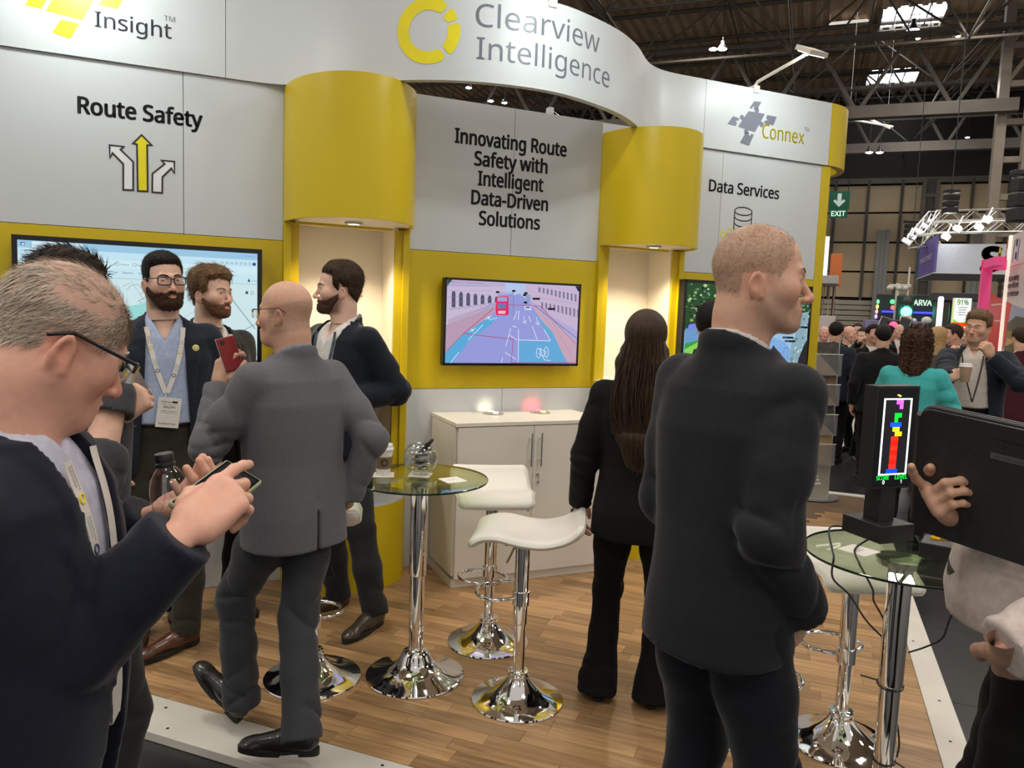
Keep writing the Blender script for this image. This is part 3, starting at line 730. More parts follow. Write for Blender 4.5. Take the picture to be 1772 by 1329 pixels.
# road studs with small lamps on the cabinet top
def road_stud(s, o, label, lens, back):
    r = empty('road_stud', ST(s, o, ch), RZ, label, 'road stud', 'road studs on the cabinet')
    MB().lathe([(.066, 0), (.067, .005), (.055, .010), (.034, .013), (.0, .0135)], 36).build('dome', mat('brushed_aluminium', (.62, .60, .56), .3, .8), r, smooth=True)
    MB().box((-.012, -.045, .008), (.018, -.028, .017), .002).build('front_lens', mat('lens_' + label.split()[0], lens, .3, emit=lens, estr=9), r)
    MB().box((-.018, .03, .007), (.018, .042, .015), .002).build('rear_lens', mat('rear_' + label.split()[0], back, .3, emit=back, estr=14), r)
    ld = bpy.data.lights.new('stud_light', 'SPOT'); ld.energy = .55 if back[1] < .5 else .28; ld.color = back; ld.shadow_soft_size = .006; ld.spot_size = math.radians(95); ld.spot_blend = .9
    lo = bpy.data.objects.new('stud_light', ld); COL.objects.link(lo); lo.parent = r; lo.location = (0, .046, .014); lo.rotation_euler = (math.radians(95), 0, 0)
    return r
road_stud(.375, .13, 'white-lit round metal road stud on the white cabinet', (1, .97, .85), (1, .9, .65))
road_stud(.70, .13, 'amber-lit round metal road stud throwing red light on the wall', (1, .62, .05), (1, .03, .08))

# ================================================================== BAR TABLES AND STOOLS
GTOP = glass('table_glass', (.80, .86, .72), .01)
GEDGE = mat('dark_green_glass_edge', (.012, .03, .022), .08, spec=.8)
def bar_table(x, y, label, R=.292, h=.885, base=.214):
    r = empty('bar_table', (x, y, 0), 0, label, 'table', 'round glass bar tables')
    MB().lathe([(base, 0), (base + .002, .004), (base, .009), (base * .86, .018), (base * .6, .034), (.09, .055), (.072, .075), (.062, .10), (.05, .118), (.034, .127), (.032, .135)], 56, cap=True).build('base', CHROME(), r, smooth=True)
    MB().lathe([(.0315, .12), (.0315, .46)], 32).build('lower_pole', CHROME(), r, smooth=True)
    MB().lathe([(.036, .455), (.037, .46), (.037, h - .03), (.036, h - .025)], 32).build('upper_pole', CHROME(), r, smooth=True)
    MB().lathe([(.037, h - .035), (.07, h - .03), (.075, h - .012), (.075, h - .0085), (.0, h - .0085)], 40, cap=False).build('top_bracket', mat('spun_steel', (.7, .7, .68), .22, 1.0), r, smooth=True)
    g = MB().lathe([(R, h - .008), (R, h)], 72).build('glass_top', GTOP, r)
    MB().lathe([(R - .0004, h - .008), (R + .0012, h - .0065), (R + .0012, h - .0015), (R - .0004, h)], 72, cap=False).build('glass_edge', GEDGE, g, smooth=True)
    return r
SEATM = mat('white_leatherette', (.74, .71, .65), .42, var=.02, scale=8, bump=.08, bscale=90)
def stool(x, y, face, h, label, foot=.26, foot_yaw=0.0, base=.195):
    """face: the direction the seat looks to, degrees from +X"""
    r = empty('bar_stool', (x, y, 0), math.radians(face - 90), label, 'stool', 'white bar stools with chrome pedestals')
    MB().lathe([(base, 0), (base + .002, .003), (base, .008), (base * .83, .015), (base * .58, .032), (.075, .062), (.05, .088), (.042, .10), (.046, .104), (.046, .112), (.040, .115), (.044, .120), (.044, .128), (.034, .132)], 56).build('base', CHROME(), r, smooth=True)
    MB().lathe([(.024, .12), (.024, .42)], 28).build('piston', CHROME(), r, smooth=True)
    MB().lathe([(.0295, .33), (.03, .335), (.03, h - .035), (.05, h - .03), (.06, h - .022)], 28).build('column', CHROME(), r, smooth=True)
    # D-shaped foot ring
    fr = []
    for t in np.linspace(-2.2, 2.2, 30): fr.append((.115 * math.sin(t), .10 + .105 * math.cos(t) * 1.0, foot))
    fr = [(.028, .012, foot)] + [(.075, .035, foot)] + fr[::-1][2:-2] + [(-.075, .035, foot)] + [(-.028, .012, foot)]
    o = MB().tube(catmull(fr, 3), .0085, 10).build('foot_ring', CHROME(), r, smooth=True); o.rotation_euler = (0, 0, math.radians(foot_yaw))
    MB().lathe([(.031, foot - .03), (.036, foot - .028), (.036, foot + .028), (.031, foot + .03)], 24).build('foot_ring_collar', CHROME(), r, smooth=True)
    # seat: one padded sheet bent into a wave, low lip at the back
    prof = catmull([(-.245, .088), (-.222, .058), (-.19, .032), (-.145, .013), (-.08, .0), (0, .004), (.08, .018), (.14, .014), (.178, -.002), (.197, -.022)], 5)
    nu, hw = 15, .195; vs = []; fs = []; n = len(prof)
    for side in (0, 1):
        for i, (yy, zz) in enumerate(prof):
            a = prof[max(i - 1, 0)]; b_ = prof[min(i + 1, n - 1)]; t = np.array(b_) - np.array(a); t /= np.linalg.norm(t); nn = np.array([-t[1], t[0]])
            e = min(i, n - 1 - i) / 5.0; w = hw * (1 - .10 * max(0, 1 - e) ** 2) - (.02 if yy > .05 else 0) * min(1, (yy - .05) / .1 if yy > .05 else 0)
            for j in range(nu):
                u = -1 + 2 * j / (nu - 1); ed = min(1, (1 - abs(u)) * 7) ** .5 * min(1, e * 1.6 + .05) ** .5
                th = (.007 + .011 * ed) * (1 if side == 0 else -1) + (.006 * u * u)
                vs.append((u * w, yy + nn[0] * th, h + .012 + zz + nn[1] * th))
    N = n * nu
    for i in range(n - 1):
        for j in range(nu - 1):
            a = i * nu + j; fs.append((a, a + 1, a + nu + 1, a + nu)); fs.append((N + a, N + a + nu, N + a + nu + 1, N + a + 1))
    rim = [j for j in range(nu)] + [i * nu + nu - 1 for i in range(1, n)] + [(n - 1) * nu + j for j in range(nu - 2, -1, -1)] + [i * nu for i in range(n - 2, 0, -1)]
    for a, b_ in zip(rim, rim[1:] + rim[:1]): fs.append((a, N + a, N + b_, b_))
    seat = mesh_obj('seat', vs, fs, SEATM, r, True)
    MB().tube([vs[N + q] if False else tuple((np.array(vs[q]) + np.array(vs[N + q])) / 2) for q in rim], .0042, 6, closed=True).build('piping', SEATM, seat, smooth=True)
    MB().box((-.07, -.08, h - .022), (.07, .07, h + .0), .004).build('seat_plate', DARKM(), r)
    MB().tube([(.0, 0, h - .012), (-.10, .03, h - .02), (-.17, .05, h - .055)], .005, 8).build('lift_lever', CHROME(), r)
    return r
TB1 = (-1.517, 2.892)
bar_table(*TB1, 'round glass bar table with the glass bowl and coffee cup')
TB2 = (.32, 2.68)
bar_table(*TB2, 'round glass bar table carrying the lit block-game display')
def fdir(px, py): return math.degrees(math.atan2(-py, px))
stool(-1.362, 3.347, -62, .72, 'white bar stool in front of the white cabinet doors', foot=.36, foot_yaw=-25)
stool(-1.033, 2.886, 196, .695, 'white bar stool beside the woman in black', foot=.44, foot_yaw=-35, base=.19)
stool(-1.905, 2.684, 120, .70, 'white bar stool half hidden behind the man in the grey suit', base=.205)
stool(.213, 3.115, -70, .675, 'white bar stool behind the table with the game display', foot=.35, foot_yaw=190, base=.192)
e_ = ground(1290, 1262)
stool(e_[0], e_[1], -28, .50, 'low white bar stool behind the man in the dark blazer', foot=.25, base=.19)

# ---- things on the bowl table
TZ = .885
COAST = mat('white_card_coaster', (.80, .76, .70), .6)
def coaster(p, rz, label, z=TZ, w=.047):
    r = empty('coaster', (p[0], p[1], z), rz, label, 'coaster', 'square card coasters')
    MB().box((-w, -w, 0.0002), (w, w, .0022), .0006).build('card', COAST, r)
    q = Pic(w * 1.6, w * .6); q.text('Clearview', .5, .62, .0062, (.45, .45, .5), align='C'); q.text('Intelligence', .5, .25, .0062, (.45, .45, .5), align='C')
    q.build('print', emitless(), r, M=Matrix.Translation((0, 0, .0024)) @ Matrix.Rotation(-math.pi / 2, 4, 'X'))
    return r
def emitless(): return mat('printed_colours', (1, 1, 1), .5, attr=True, var=.02)
cup_p = ground(663, 822, TZ); bowl_p = ground(727, 822, TZ); c3_p = ground(783, 831, TZ)
coaster(cup_p, .5, 'white square coaster under the paper coffee cup'); coaster(bowl_p, .28, 'white square coaster under the glass bowl'); coaster(c3_p, .95, 'empty white square coaster beside the glass bowl')
def coffee_cup(p, label, sleeve=True, scale=1.0, body=(.80, .76, .70)):
    r = empty('coffee_cup', p, 0, label, 'cup'); r.scale = (scale,) * 3
    WC = mat('cup_paper_%d' % int(body[0] * 100), body, .5)
    MB().lathe([(.0, 0), (.028, 0), (.029, .002), (.041, .112), (.041, .114)], 36, cap=False).build('cup_body', WC, r, smooth=True)
    L = mat('cup_lid_plastic', (.83, .80, .75), .35)
    MB().lathe([(.043, .108), (.0445, .113), (.043, .118), (.0405, .12), (.0385, .133), (.036, .135), (.034, .131), (.0, .131)], 36, cap=False).build('lid', L, r, smooth=True)
    if sleeve:
        sl = MB().lathe([(.0335, .03), (.0405, .082)], 36, cap=False).build('card_sleeve', mat('brown_card', (.22, .13, .07), .7), r, smooth=True)
        # dark green ring emblem printed on the sleeve
        vs, fs = [], []
        for i in range(25):
            a = 2 * math.pi * i / 24
            for rr in (.010, .0165):
                zz = .058 + rr * math.sin(a); rad = .0335 + (zz - .03) / .052 * .007 + .0005; th = -.9 + rr * math.cos(a) / rad
                vs.append((rad * math.cos(th), rad * math.sin(th), zz))
        for i in range(24): fs.append((2 * i, 2 * i + 1, 2 * i + 3, 2 * i + 2))
        mesh_obj('round_emblem', vs, fs, mat('emblem_dark', (.03, .035, .03), .6), sl)
    return r
coffee_cup(cup_p + np.array([0, 0, .0025]), 'white paper coffee cup with brown sleeve and white lid')
gb = empty('glass_bowl', bowl_p + np.array([0, 0, .0025]), 0, 'round clear glass bowl with black wires on the bar table', 'bowl')
GB = glass('bowl_glass', (.93, .94, .93), .01, ior=1.55)
prof = [(.0, .002), (.032, .002), (.036, .004)] + [(.075 * math.cos(t), .072 + .074 * math.sin(t)) for t in np.linspace(-1.12, .92, 22)]
MB().lathe(prof, 48, cap=False).build('outer_glass', GB, gb, smooth=True); MB().lathe([(r_ * .955, .004 + z_ * .975) for r_, z_ in prof], 48, cap=False).build('inner_glass', GB, gb, smooth=True)
top = prof[-1]; MB().tube([(top[0] * .98 * math.cos(a), top[0] * .98 * math.sin(a), top[1]) for a in np.linspace(0, 2 * math.pi, 40)[:-1]], .0018, 8, closed=True).build('rim', GB, gb, smooth=True)
random.seed(21)
FOIL = mat('clear_wrapper_foil', (.55, .54, .52), .18, .6, var=.3, scale=40)
for i in range(9):                                    # flat wrapped pieces lying in the bowl
    a = random.uniform(0, 6.28); rr = random.uniform(.0, .018); M = Matrix.Translation((rr * math.cos(a), rr * math.sin(a), .025 + i * .0085)) @ Matrix.Rotation(random.uniform(0, 3.1), 4, 'Z') @ Matrix.Rotation(random.uniform(-.7, .7), 4, 'X')
    w_ = empty('wrapped_sweet', (0, 0, 0), 0, 'small clear-wrapped giveaway among others inside the glass bowl', 'giveaway', 'wrapped giveaways in the glass bowl')
    w_.location = gb.location
    MB().box((-.036, -.022, -.002), (.036, .022, .002), .001, M).build('wrapper', FOIL, w_); MB().box((-.026, -.009, -.0035), (.018, .009, .0035), .001, M).build('content', BLACKP() if i % 2 else mat('grey_plastic', (.3, .3, .3), .5), w_)
for i in range(3):
    pts = [(-.01 + i * .008, .0, .095), (.01 + .006 * i, .01 * i, .115), (.025 + .008 * i, .004 * i, .135 + .003 * i), (.045 + .004 * i, -.006 + .006 * i, .148 + .002 * i), (.05, .0 + .008 * i, .158)]
    MB().tube(catmull(pts, 5), .0042, 7).build('black_cable', BLACKP(), gb, smooth=True, loc=(0, 0, 0))
for ch_ in [o for o in gb.children if o.name.startswith('black_cable')]:
    ch_.parent = None; ch_.location = gb.location; tag(ch_, 'short black cable poking out of the glass bowl', 'cable', 'black cables in the glass bowl')

# ---- the block-game display and its controls on the other table
gp = ground(1517, 927, TZ); gyaw = math.radians(42)
gd = empty('game_display', (gp[0], gp[1], TZ), gyaw, 'black upright game display with lit coloured falling blocks', 'display')
MB().box((-.074, -.085, 0.0005), (.074, .085, .060), .002).build('foot_block', BLACKP(), gd)
MB().box((-.034, -.034, .060), (.034, .034, .20), .001).build('neck', BLACKP(), gd)
PWd, PHt, zb = .190, .350, .175
MB().box((-PWd / 2, -.042, zb), (PWd / 2, .012, zb + PHt), .002).build('housing', BLACKP(), gd)
def game(p):
    p.rect(0, 0, 1, 1, (.03, .03, .035)); p.rect(.14, .12, .86, .90, (.95, .95, .97)); p.rect(.185, .135, .815, .885, (.09, .09, .10))
    c = .095; h = c * PWd / PHt * .92; x0 = .36
    B = lambda cx, cy, col: p.rect(x0 + cx * c, .137 + cy * h, x0 + cx * c + c * .96, .137 + cy * h + h * .94, col)
    for i in range(3): B(i - .3, 0, (.05, .25, 1))
    for j in range(1, 8):
        for i in range(2): B(i * .95 + .3, j, (1, .10 + .06 * (j % 2), .06))
    for a in ((1.2, 8), (2.1, 8), (.5, 9), (1.4, 9)): B(*a, (1, .80, .10))
    for a in ((-.2, 10), (.8, 10), (1.8, 10)): B(*a, (.06, .30, 1))
    for a in ((.8, 11), (.8, 12), (1.7, 12)): B(*a, (.05, .90, .20))
    for a in ((1.9, 13.8), (1.0, 14.8), (1.9, 14.8)): B(*a, (.92, .35, .95))
    p.rect(.46, .925, .52, .94, (1, .7, .3)); p.rect(.50, .917, .56, .93, (1, .85, .5))
    p.text('SCORE', .10, .075, .0135, (.05, .95, .25), width=.055, weight=.01); p.text('LEVEL', .57, .075, .0135, (.05, .95, .25), width=.055, weight=.01)
    p.text('0', .26, .030, .0125, (.95, .95, .95), weight=.012); p.text('1', .72, .030, .0125, (.95, .95, .95), weight=.012)
q = Pic(PWd - .016, PHt - .016); game(q); q.build('screen', emit_attr('game_glow', 1.6), gd, loc=(0, -.0425, zb + PHt / 2))
jp = ground(1668, 972, TZ)
jb = empty('joystick_box', (jp[0], jp[1], TZ), math.radians(-14), 'black joystick box with yellow buttons on the glass table', 'game controller')
MB().box((-.12, -.06, .004), (.12, .06, .052), .003).build('box', BLACKP(), jb)
for i, (bx, by) in enumerate(((-.085, .02), (-.06, .036))):
    b_ = MB().lathe([(.0145, .052), (.0145, .057), (.012, .058)], 24, Matrix.Translation((bx, by, 0))).build('button_ring', mat('button_yellow', (.85, .50, .02), .3), jb, smooth=True)
    MB().lathe([(.0105, .057), (.0105, .061), (.008, .0625), (0, .0628)], 24, Matrix.Translation((bx, by, 0))).build('button_cap', mat('button_yellow', (.85, .50, .02), .3), b_, smooth=True)
MB().tube([(.035, 0, .05), (.035, 0, .095)], .005, 10).build('stick', CHROME(), jb); MB().sphere((.035, 0, .105), .014, 16, 10).build('ball_knob', BLACKP(), jb, smooth=True)
for sx in (-1, 1):
    for sy in (-1, 1): MB().lathe([(.008, 0.0005), (.008, .005)], 12, Matrix.Translation((sx * .07, sy * .042, 0))).build('rubber_foot', BLACKP(), jb)
c4 = ground(1486, 953, TZ); coaster(c4, 1.0, 'white square coaster beside the game display')
def cable(name, pts, r, label, cat='cable', n=8, m=None):
    o = MB().tube(catmull(pts, n), r, 7).build(name, m or BLACKP(), None, smooth=True); tag(o, label, cat); return o
T = np.array([*TB2, 0]);
D2 = float((T - CAMP) @ FW)
cable('power_cable', [gp + [-.055, .03, .008], at(1470, 912, 2.72), ground(1436, 913, TZ + .005), ground(1440, 950, TZ + .005), at(1443, 965, 2.36), at(1441, 1000, 2.40), at(1470, 1030, 2.46), at(1500, 1075, 2.55), at(1540, 1115, 2.56)], .0032, 'thin black cable looping from the game display over the glass edge')
cable('power_cable', [gp + [-.02, -.055, .006], ground(1480, 950, TZ + .004), ground(1487, 975, TZ + .004), at(1492, 985, 2.36), at(1510, 1020, 2.42), at(1512, 1040, 2.46), at(1528, 1070, 2.5), at(1537, 1105, 2.54)], .0032, 'thin black cable running down to the table pole')
cable('power_cable', [at(1684, 1005, 2.52), at(1672, 1030, 2.52), at(1655, 1045, 2.5), at(1642, 1075, 2.5), at(1630, 1105, 2.52), at(1600, 1120, 2.54), at(1572, 1129, 2.56)], .003, 'black cable hanging from the joystick box to the pole')
cable('power_cable', [at(1534, 1140, 2.52), at(1531, 1175, 2.52), at(1537, 1205, 2.5), at(1550, 1240, 2.5), at(1556, 1285, 2.52), at(1552, 1310, 2.54)], .003, 'black cable wound around the chrome table pole')
for z_, lb, yw in ((.455, 'black cable tie with a loose end around the table pole', 2.6), (.20, 'black cable tie low on the table pole', -.4)):
    R_ = .039 if z_ > .45 else .034
    pts = [(T[0] + R_ * math.cos(a), T[1] + R_ * math.sin(a), z_ + .006 * math.sin(a)) for a in np.linspace(0, 6.2, 20)] + [(T[0] + (R_ + .06) * math.cos(yw), T[1] + (R_ + .06) * math.sin(yw), z_ - .01)]
    o = MB().tube(pts, .0028, 6).build('cable_tie', BLACKP(), None, smooth=True); tag(o, lb, 'cable tie')
sx_, sy_ = -1.905, 2.684
o = MB().tube([(sx_ + .032 * math.cos(a), sy_ + .032 * math.sin(a), .42 + .003 * math.sin(a)) for a in np.linspace(0, 6.2, 20)] + [(sx_ + .09, sy_ + .02, .46), (sx_ + .05, sy_ + .05, .49)], .0025, 6).build('cable_tie', BLACKP(), None, smooth=True); tag(o, 'black cable tie around the stool pole beside the grey trousers', 'cable tie')

# ---- brochure stand beyond the yellow end post
bp_ = ground(1412, 862); by = math.radians(28)
br = empty('brochure_stand', (bp_[0], bp_[1], 0), by, 'tall silver brochure stand with clear pockets of brochures', 'brochure stand')
ALU = mat('satin_aluminium', (.55, .55, .56), .35, .8)
MB().prism(ell(0, 0, .20, .14), 0.001, .018).build('foot_plate', ALU, br, smooth=True)
MB().box((-.115, .0, .015), (.115, .018, .30), .002).build('front_panel', mat('warm_grey_panel', (.34, .31, .25), .5), br)
for sx in (-1, 1): MB().tube([(sx * .125, .03, .015), (sx * .125, .03, 1.44)], .010, 8).build('upright', ALU, br, smooth=True)
q = Pic(.14, .12)
for i in range(3): q.rect(.1, .15 + i * .28, .75 - .12 * i, .30 + i * .28, (.9, .9, .9))
q.build('print', emitless(), br, loc=(.0, -.0015, .17))
CLR = glass('clear_acrylic', (.88, .90, .92), .08, ior=1.45, alpha=.10)
KR = mat('tan_brochure', (.42, .28, .15), .6, var=.12, scale=9); DK = mat('dark_brochure', (.06, .055, .045), .5, var=.5, scale=12); PG = mat('white_page', (.7, .68, .64), .6)
for i in range(4):
    z0 = .34 + i * .27
    pk = MB(); pk.box((-.118, -.075 + .02, z0 - .02), (.118, -.070 + .02, z0 + .17)); pk.box((-.118, -.055, z0 - .025), (.118, .02, z0 - .02)); pk.box((-.120, -.055, z0 - .02), (-.117, .02, z0 + .16)); pk.box((.117, -.055, z0 - .02), (.120, .02, z0 + .16))
    pk.build('clear_pocket', CLR, br); MB().box((-.122, -.06, z0 + .165), (.122, -.05, z0 + .172)).build('pocket_lip', PG, br)
    lean = Matrix.Translation((0, -.02, z0 - .018)) @ Matrix.Rotation(math.radians(-6), 4, 'X')
    bro = empty('brochure', (bp_[0], bp_[1], 0), by, ['tan brochure in the bottom pocket', 'black and tan brochure in the second pocket from the bottom', 'brown brochure in the third pocket from the bottom', 'dark photo brochure in the top pocket'][i] + ' of the silver stand', 'brochure', 'brochures in the silver stand')
    MB().box((-.104, -.012, 0), (.104, 0, .29), .001, lean).build('pages', PG, bro)
    if i == 0: MB().box((-.1045, -.0135, .0), (.1045, -.0125, .291), 0, lean).build('cover', KR, bro)
    else:
        MB().box((-.1045, -.0135, .0), (.1045, -.0125, .291), 0, lean).build('cover', DK if i != 2 else mat('brown_cover', (.16, .09, .05), .5, var=.5, scale=10), bro)
        MB().prism([(-.1045, .0), (.1045, .0), (-.1045, .20)], .0136, .0142, lean @ Matrix.Rotation(math.pi / 2, 4, 'X')).build('cover_triangle', KR, bro)
# ================================================================== THE HALL
random.seed(31)
def onY(px, py, Y):
    v = FW + RT * ((px - IMG_W / 2) / FOCAL) - UP * ((py - IMG_H / 2) / FOCAL); return CAMP + v * (Y / v[1])
def onX(px, py, X):
    v = FW + RT * ((px - IMG_W / 2) / FOCAL) - UP * ((py - IMG_H / 2) / FOCAL); return CAMP + v * (X / v[0])
def aisle_material():
    m = mat('grey_aisle_floor', (.022, .022, .023), .34, var=.45, scale=2.2, bump=.35, bscale=7, stretch=(1, .35, 1)); return m
AZ = -.036
fl = MB().box((-40, -10, AZ - .1), (40, 50, AZ)).build('floor', aisle_material()); tag(fl, 'dark grey scuffed aisle floor of the hall', kind='structure')
seams = MB()
for k in range(-4, 14): seams.box((X1 + .13, 1.9 + k * .92, AZ), (9, 1.906 + k * .92, AZ + .0006))
seams.build('seam_lines', mat('floor_seam', (.008, .008, .008), .6), fl)
# neighbouring stand's pale floor seen between the legs
nb = [ground(*a, AZ) for a in ((1440, 722), (1481, 726), (1491, 741), (1489, 781), (1440, 779))]
o = MB().prism([(p[0], p[1]) for p in nb], AZ, AZ + .04).build('floor', mat('pale_stand_floor', (.62, .60, .57), .5)); tag(o, 'pale raised floor of the stand across the aisle', kind='structure')

# ---- roof: corrugated deck, skylights, girders, space frame
RZT = 14.0
prof = []; x = -34.0
while x < 34: prof += [(x, 0), (x + .18, 0), (x + .24, -.1), (x + .42, -.1)]; x += .48
vs = [(a, y_, RZT + z_) for y_ in (2, 47) for a, z_ in prof]; n = len(prof)
# leave the two skylight openings free: build the deck in strips
SKY = [(1.75, 4.1, 34.7, 37.0), (1.72, 4.1, 42.9, 45.4)]
DECK = mat('brown_roof_deck', (.62, .46, .31), .7, var=.12, scale=1.5)
dk = MB()
def strip(xa, xb, ya, yb):
    P = [(a, z_) for a, z_ in prof if xa <= a <= xb]
    if len(P) < 2: return
    q = len(P); dk.add([(a, ya, RZT + z_) for a, z_ in P] + [(a, yb, RZT + z_) for a, z_ in P], [(i, i + 1, q + i + 1, q + i) for i in range(q - 1)])
strip(-34, 34, 2, 34.7); strip(-34, 1.9, 34.7, 37.0); strip(4.0, 34, 34.7, 37.0); strip(-34, 34, 37.0, 42.9); strip(-34, 1.9, 42.9, 45.4); strip(4.0, 34, 42.9, 45.4); strip(-34, 34, 45.4, 47.2)
tag(dk.build('ceiling', DECK), 'brown corrugated roof deck of the hall', kind='structure')
STEEL = mat('grey_brown_steel', (.13, .115, .10), .55, .2, var=.15, scale=2)
LSTEEL = mat('pale_painted_steel', (.26, .22, .18), .5, .1, var=.1, scale=2)
for i, (a, b_, c, d) in enumerate(SKY):
    r = empty('window_%d' % (i + 1), ((a + b_) / 2, (c + d) / 2, RZT), kind='structure', label='bright rooflight of clear panes'); hx, hy = (b_ - a) / 2, (d - c) / 2
    for k in range(4):
        for j in range(2):
            MB().box((-hx + k * hx / 2 + .03, -hy + j * hy + .03, .04), (-hx + (k + 1) * hx / 2 - .03, -hy + (j + 1) * hy - .03, .06)).build('pane', mat('daylight_pane', (1, 1, 1), .5, emit=(.93, .97, 1), estr=5), r)
    fr = MB()
    for k in range(5): fr.box((-hx + k * hx / 2 - .03, -hy, -.02), (-hx + k * hx / 2 + .03, hy, .05))
    for j in range(3): fr.box((-hx, -hy + j * hy - .03, -.02), (hx, -hy + j * hy + .03, .05))
    fr.build('glazing_bars', mat('white_bars', (.6, .62, .62), .5), r)
    for sx in (-1, 1): MB().box((sx * hx - .06, -hy - .06, -.3), (sx * hx + .06, hy + .06, .1)).build('kerb', LSTEEL, r)
tr = empty('ceiling_truss', (0, 0, 10.5), kind='structure', label='steel space frame under the roof')
unit = None
def bar(a, b_, r_, parent=tr, m=STEEL, name='strut', nseg=6):
    """one straight steel member sharing a single unit mesh"""
    global unit
    a, b_ = Vector([float(c) for c in a]), Vector([float(c) for c in b_])
    if unit is None: unit = MB().lathe([(1, 0), (1, 1)], nseg).build('strut', m).data; bpy.data.objects.remove(bpy.data.objects['strut'])
    o = bpy.data.objects.new(name, unit); COL.objects.link(o); o.parent = parent
    L = (b_ - a); o.location = a - parent.location; o.rotation_mode = 'QUATERNION'; o.rotation_quaternion = L.to_track_quat('Z', 'Y'); o.scale = (r_, r_, L.length)
    if m is not unit.materials[0]: o.material_slots[0].link = 'OBJECT'; o.material_slots[0].material = m
    return o
def vis(p):
    v = np.array(p, float) - CAMP; z = v @ FW
    if z < 1: return False
    px, py = IMG_W / 2 + FOCAL * (v @ RT) / z, IMG_H / 2 - FOCAL * (v @ UP) / z
    return 640 < px < 1840 and -120 < py < 345
members = []
G, ZB, ZT = 5.2, 10.6, 13.6
nx, ny = range(-3, 5), range(1, 9)
B = lambda i, j: (i * G - 1.2, j * G + 2.5, ZB); Tn = lambda i, j: (i * G - 1.2 + G / 2, j * G + 2.5 + G / 2, ZT)
for i in nx:
    for j in ny:
        members += [(B(i, j), B(i + 1, j), .042), (B(i, j), B(i, j + 1), .042), (Tn(i, j), Tn(i + 1, j), .045), (Tn(i, j), Tn(i, j + 1), .045)]
        for a, b_ in ((0, 0), (-1, 0), (0, -1), (-1, -1)): members.append((B(i, j), Tn(i + a, j + b_), .04))
members = [m_ for m_ in members if vis(m_[0]) or vis(m_[1]) or vis((np.array(m_[0]) + np.array(m_[1])) / 2)]
members.sort(key=lambda m_: (np.array(m_[0]) - CAMP) @ FW)
for a, b_, r_ in members[:280]: bar(a, b_, r_)
# purlins under the deck
for j in range(10): bar((-22, 12 + j * 3.4, RZT - .25), (22, 12 + j * 3.4, RZT - .25), .09)
# two deep girders across the hall
def girder(Y, z0, z1, x0, x1, label, step=3.0, r_=.075):
    g = empty('roof_girder', (x0, Y, z0), 0, label, 'girder', 'deep roof girders'); 
    for z_, h_ in ((z0, .42), (z1, .14)):
        MB().box((0, -.2, z_ - z0 - h_ / 2), (x1 - x0, .2, z_ - z0 + h_ / 2)).build('chord', STEEL, g)
    xx = x0; up = True
    while xx < x1 - step / 2:
        bar((xx, Y, z0 if up else z1), (xx + step / 2, Y, z1 if up else z0), r_, g, STEEL, 'brace'); xx += step / 2; up = not up
    return g
girder(30.5, 8.95, 11.5, -14, 5.9, 'deep grey steel girder spanning to the lattice pylon')
girder(39.5, 9.5, 12.2, -16, 16, 'darker steel girder above the far wall')
# steel pylon
py_ = empty('steel_pylon', (5.95, 31.0, AZ), 0, 'tall grey lattice pylon carrying the roof girder', 'pylon')
for dx in (-.42, .42): MB().box((dx - .15, -.2, 0), (dx + .15, .2, 13.6)).build('leg', LSTEEL, py_)
for k in range(7):
    z_ = 4.8 + k * 1.25; MB().box((-.3, -.1, z_ - .1), (.3, .1, z_ + .1)).build('rung', LSTEEL, py_)
    if k > 3: bar((5.6, 30.9, z_), (6.3, 30.9, z_ + 1.1), .08, py_, LSTEEL, 'brace')
# ---- far wall: steel posts, rails and tan panels, one by one
FY = 47.0
wf = empty('wall_far', (0, FY, 0), kind='structure', label='far hall wall of tan panels between dark posts')
MB().box((-30, .3, AZ), (40, .5, 9.3)).build('backing', mat('dark_void', (.03, .026, .022), .9), wf)
MB().box((-30, .2, 9.3), (40, .6, 14.2)).build('upper_void', mat('dark_void', (.03, .026, .022), .9), wf)
xs = [-12.5 + 1.66 * k for k in range(20)]; zs = [2.9, 4.35, 5.95, 7.55, 9.05]
TAN = [mat('tan_wall_panel_%d' % i, c, .7, var=.06, scale=1.2) for i, c in enumerate(((.50, .39, .25), (.45, .345, .22), (.55, .43, .28)))]
pan_me = [None] * 3
for a, b_ in zip(xs[:-1], xs[1:]):
    for c, d in zip(zs[:-1], zs[1:]):
        k = random.randrange(3)
        if pan_me[k] is None: pan_me[k] = MB().box((-.5, 0, -.5), (.5, .12, .5)).build('panel', TAN[k], wf).data; o = bpy.data.objects[[q for q in bpy.data.objects.keys() if q.startswith('panel') and bpy.data.objects[q].data == pan_me[k]][0]]
        else: o = bpy.data.objects.new('panel', pan_me[k]); COL.objects.link(o); o.parent = wf
        o.location = ((a + b_) / 2, 0, (c + d) / 2); o.scale = (b_ - a - .12, 1, d - c - .10)
for k, a in enumerate(xs): MB().box((a - .07, -.12, AZ), (a + .07, .2, 9.3)).build('post', mat('dark_post', (.07, .06, .055), .6), wf)
MB().box((-30, -.1, 9.1), (40, .25, 9.4)).build('top_rail', STEEL, wf)
MB().box((-30, .0, AZ), (1.35, .12, 2.8)).build('lower_cladding', TAN[1], wf); MB().box((3.5, .0, AZ), (40, .12, 2.8)).build('lower_cladding', mat('dark_cladding', (.12, .10, .085), .7), wf)
for i in range(9): MB().box((-3.2, -.16 - .03 * (i % 2), .2 + i * .29), (3.35, .0, .2 + i * .29 + .25), .02).build('shutter_slat', mat('shutter_grey', (.40, .36, .29), .6), wf)
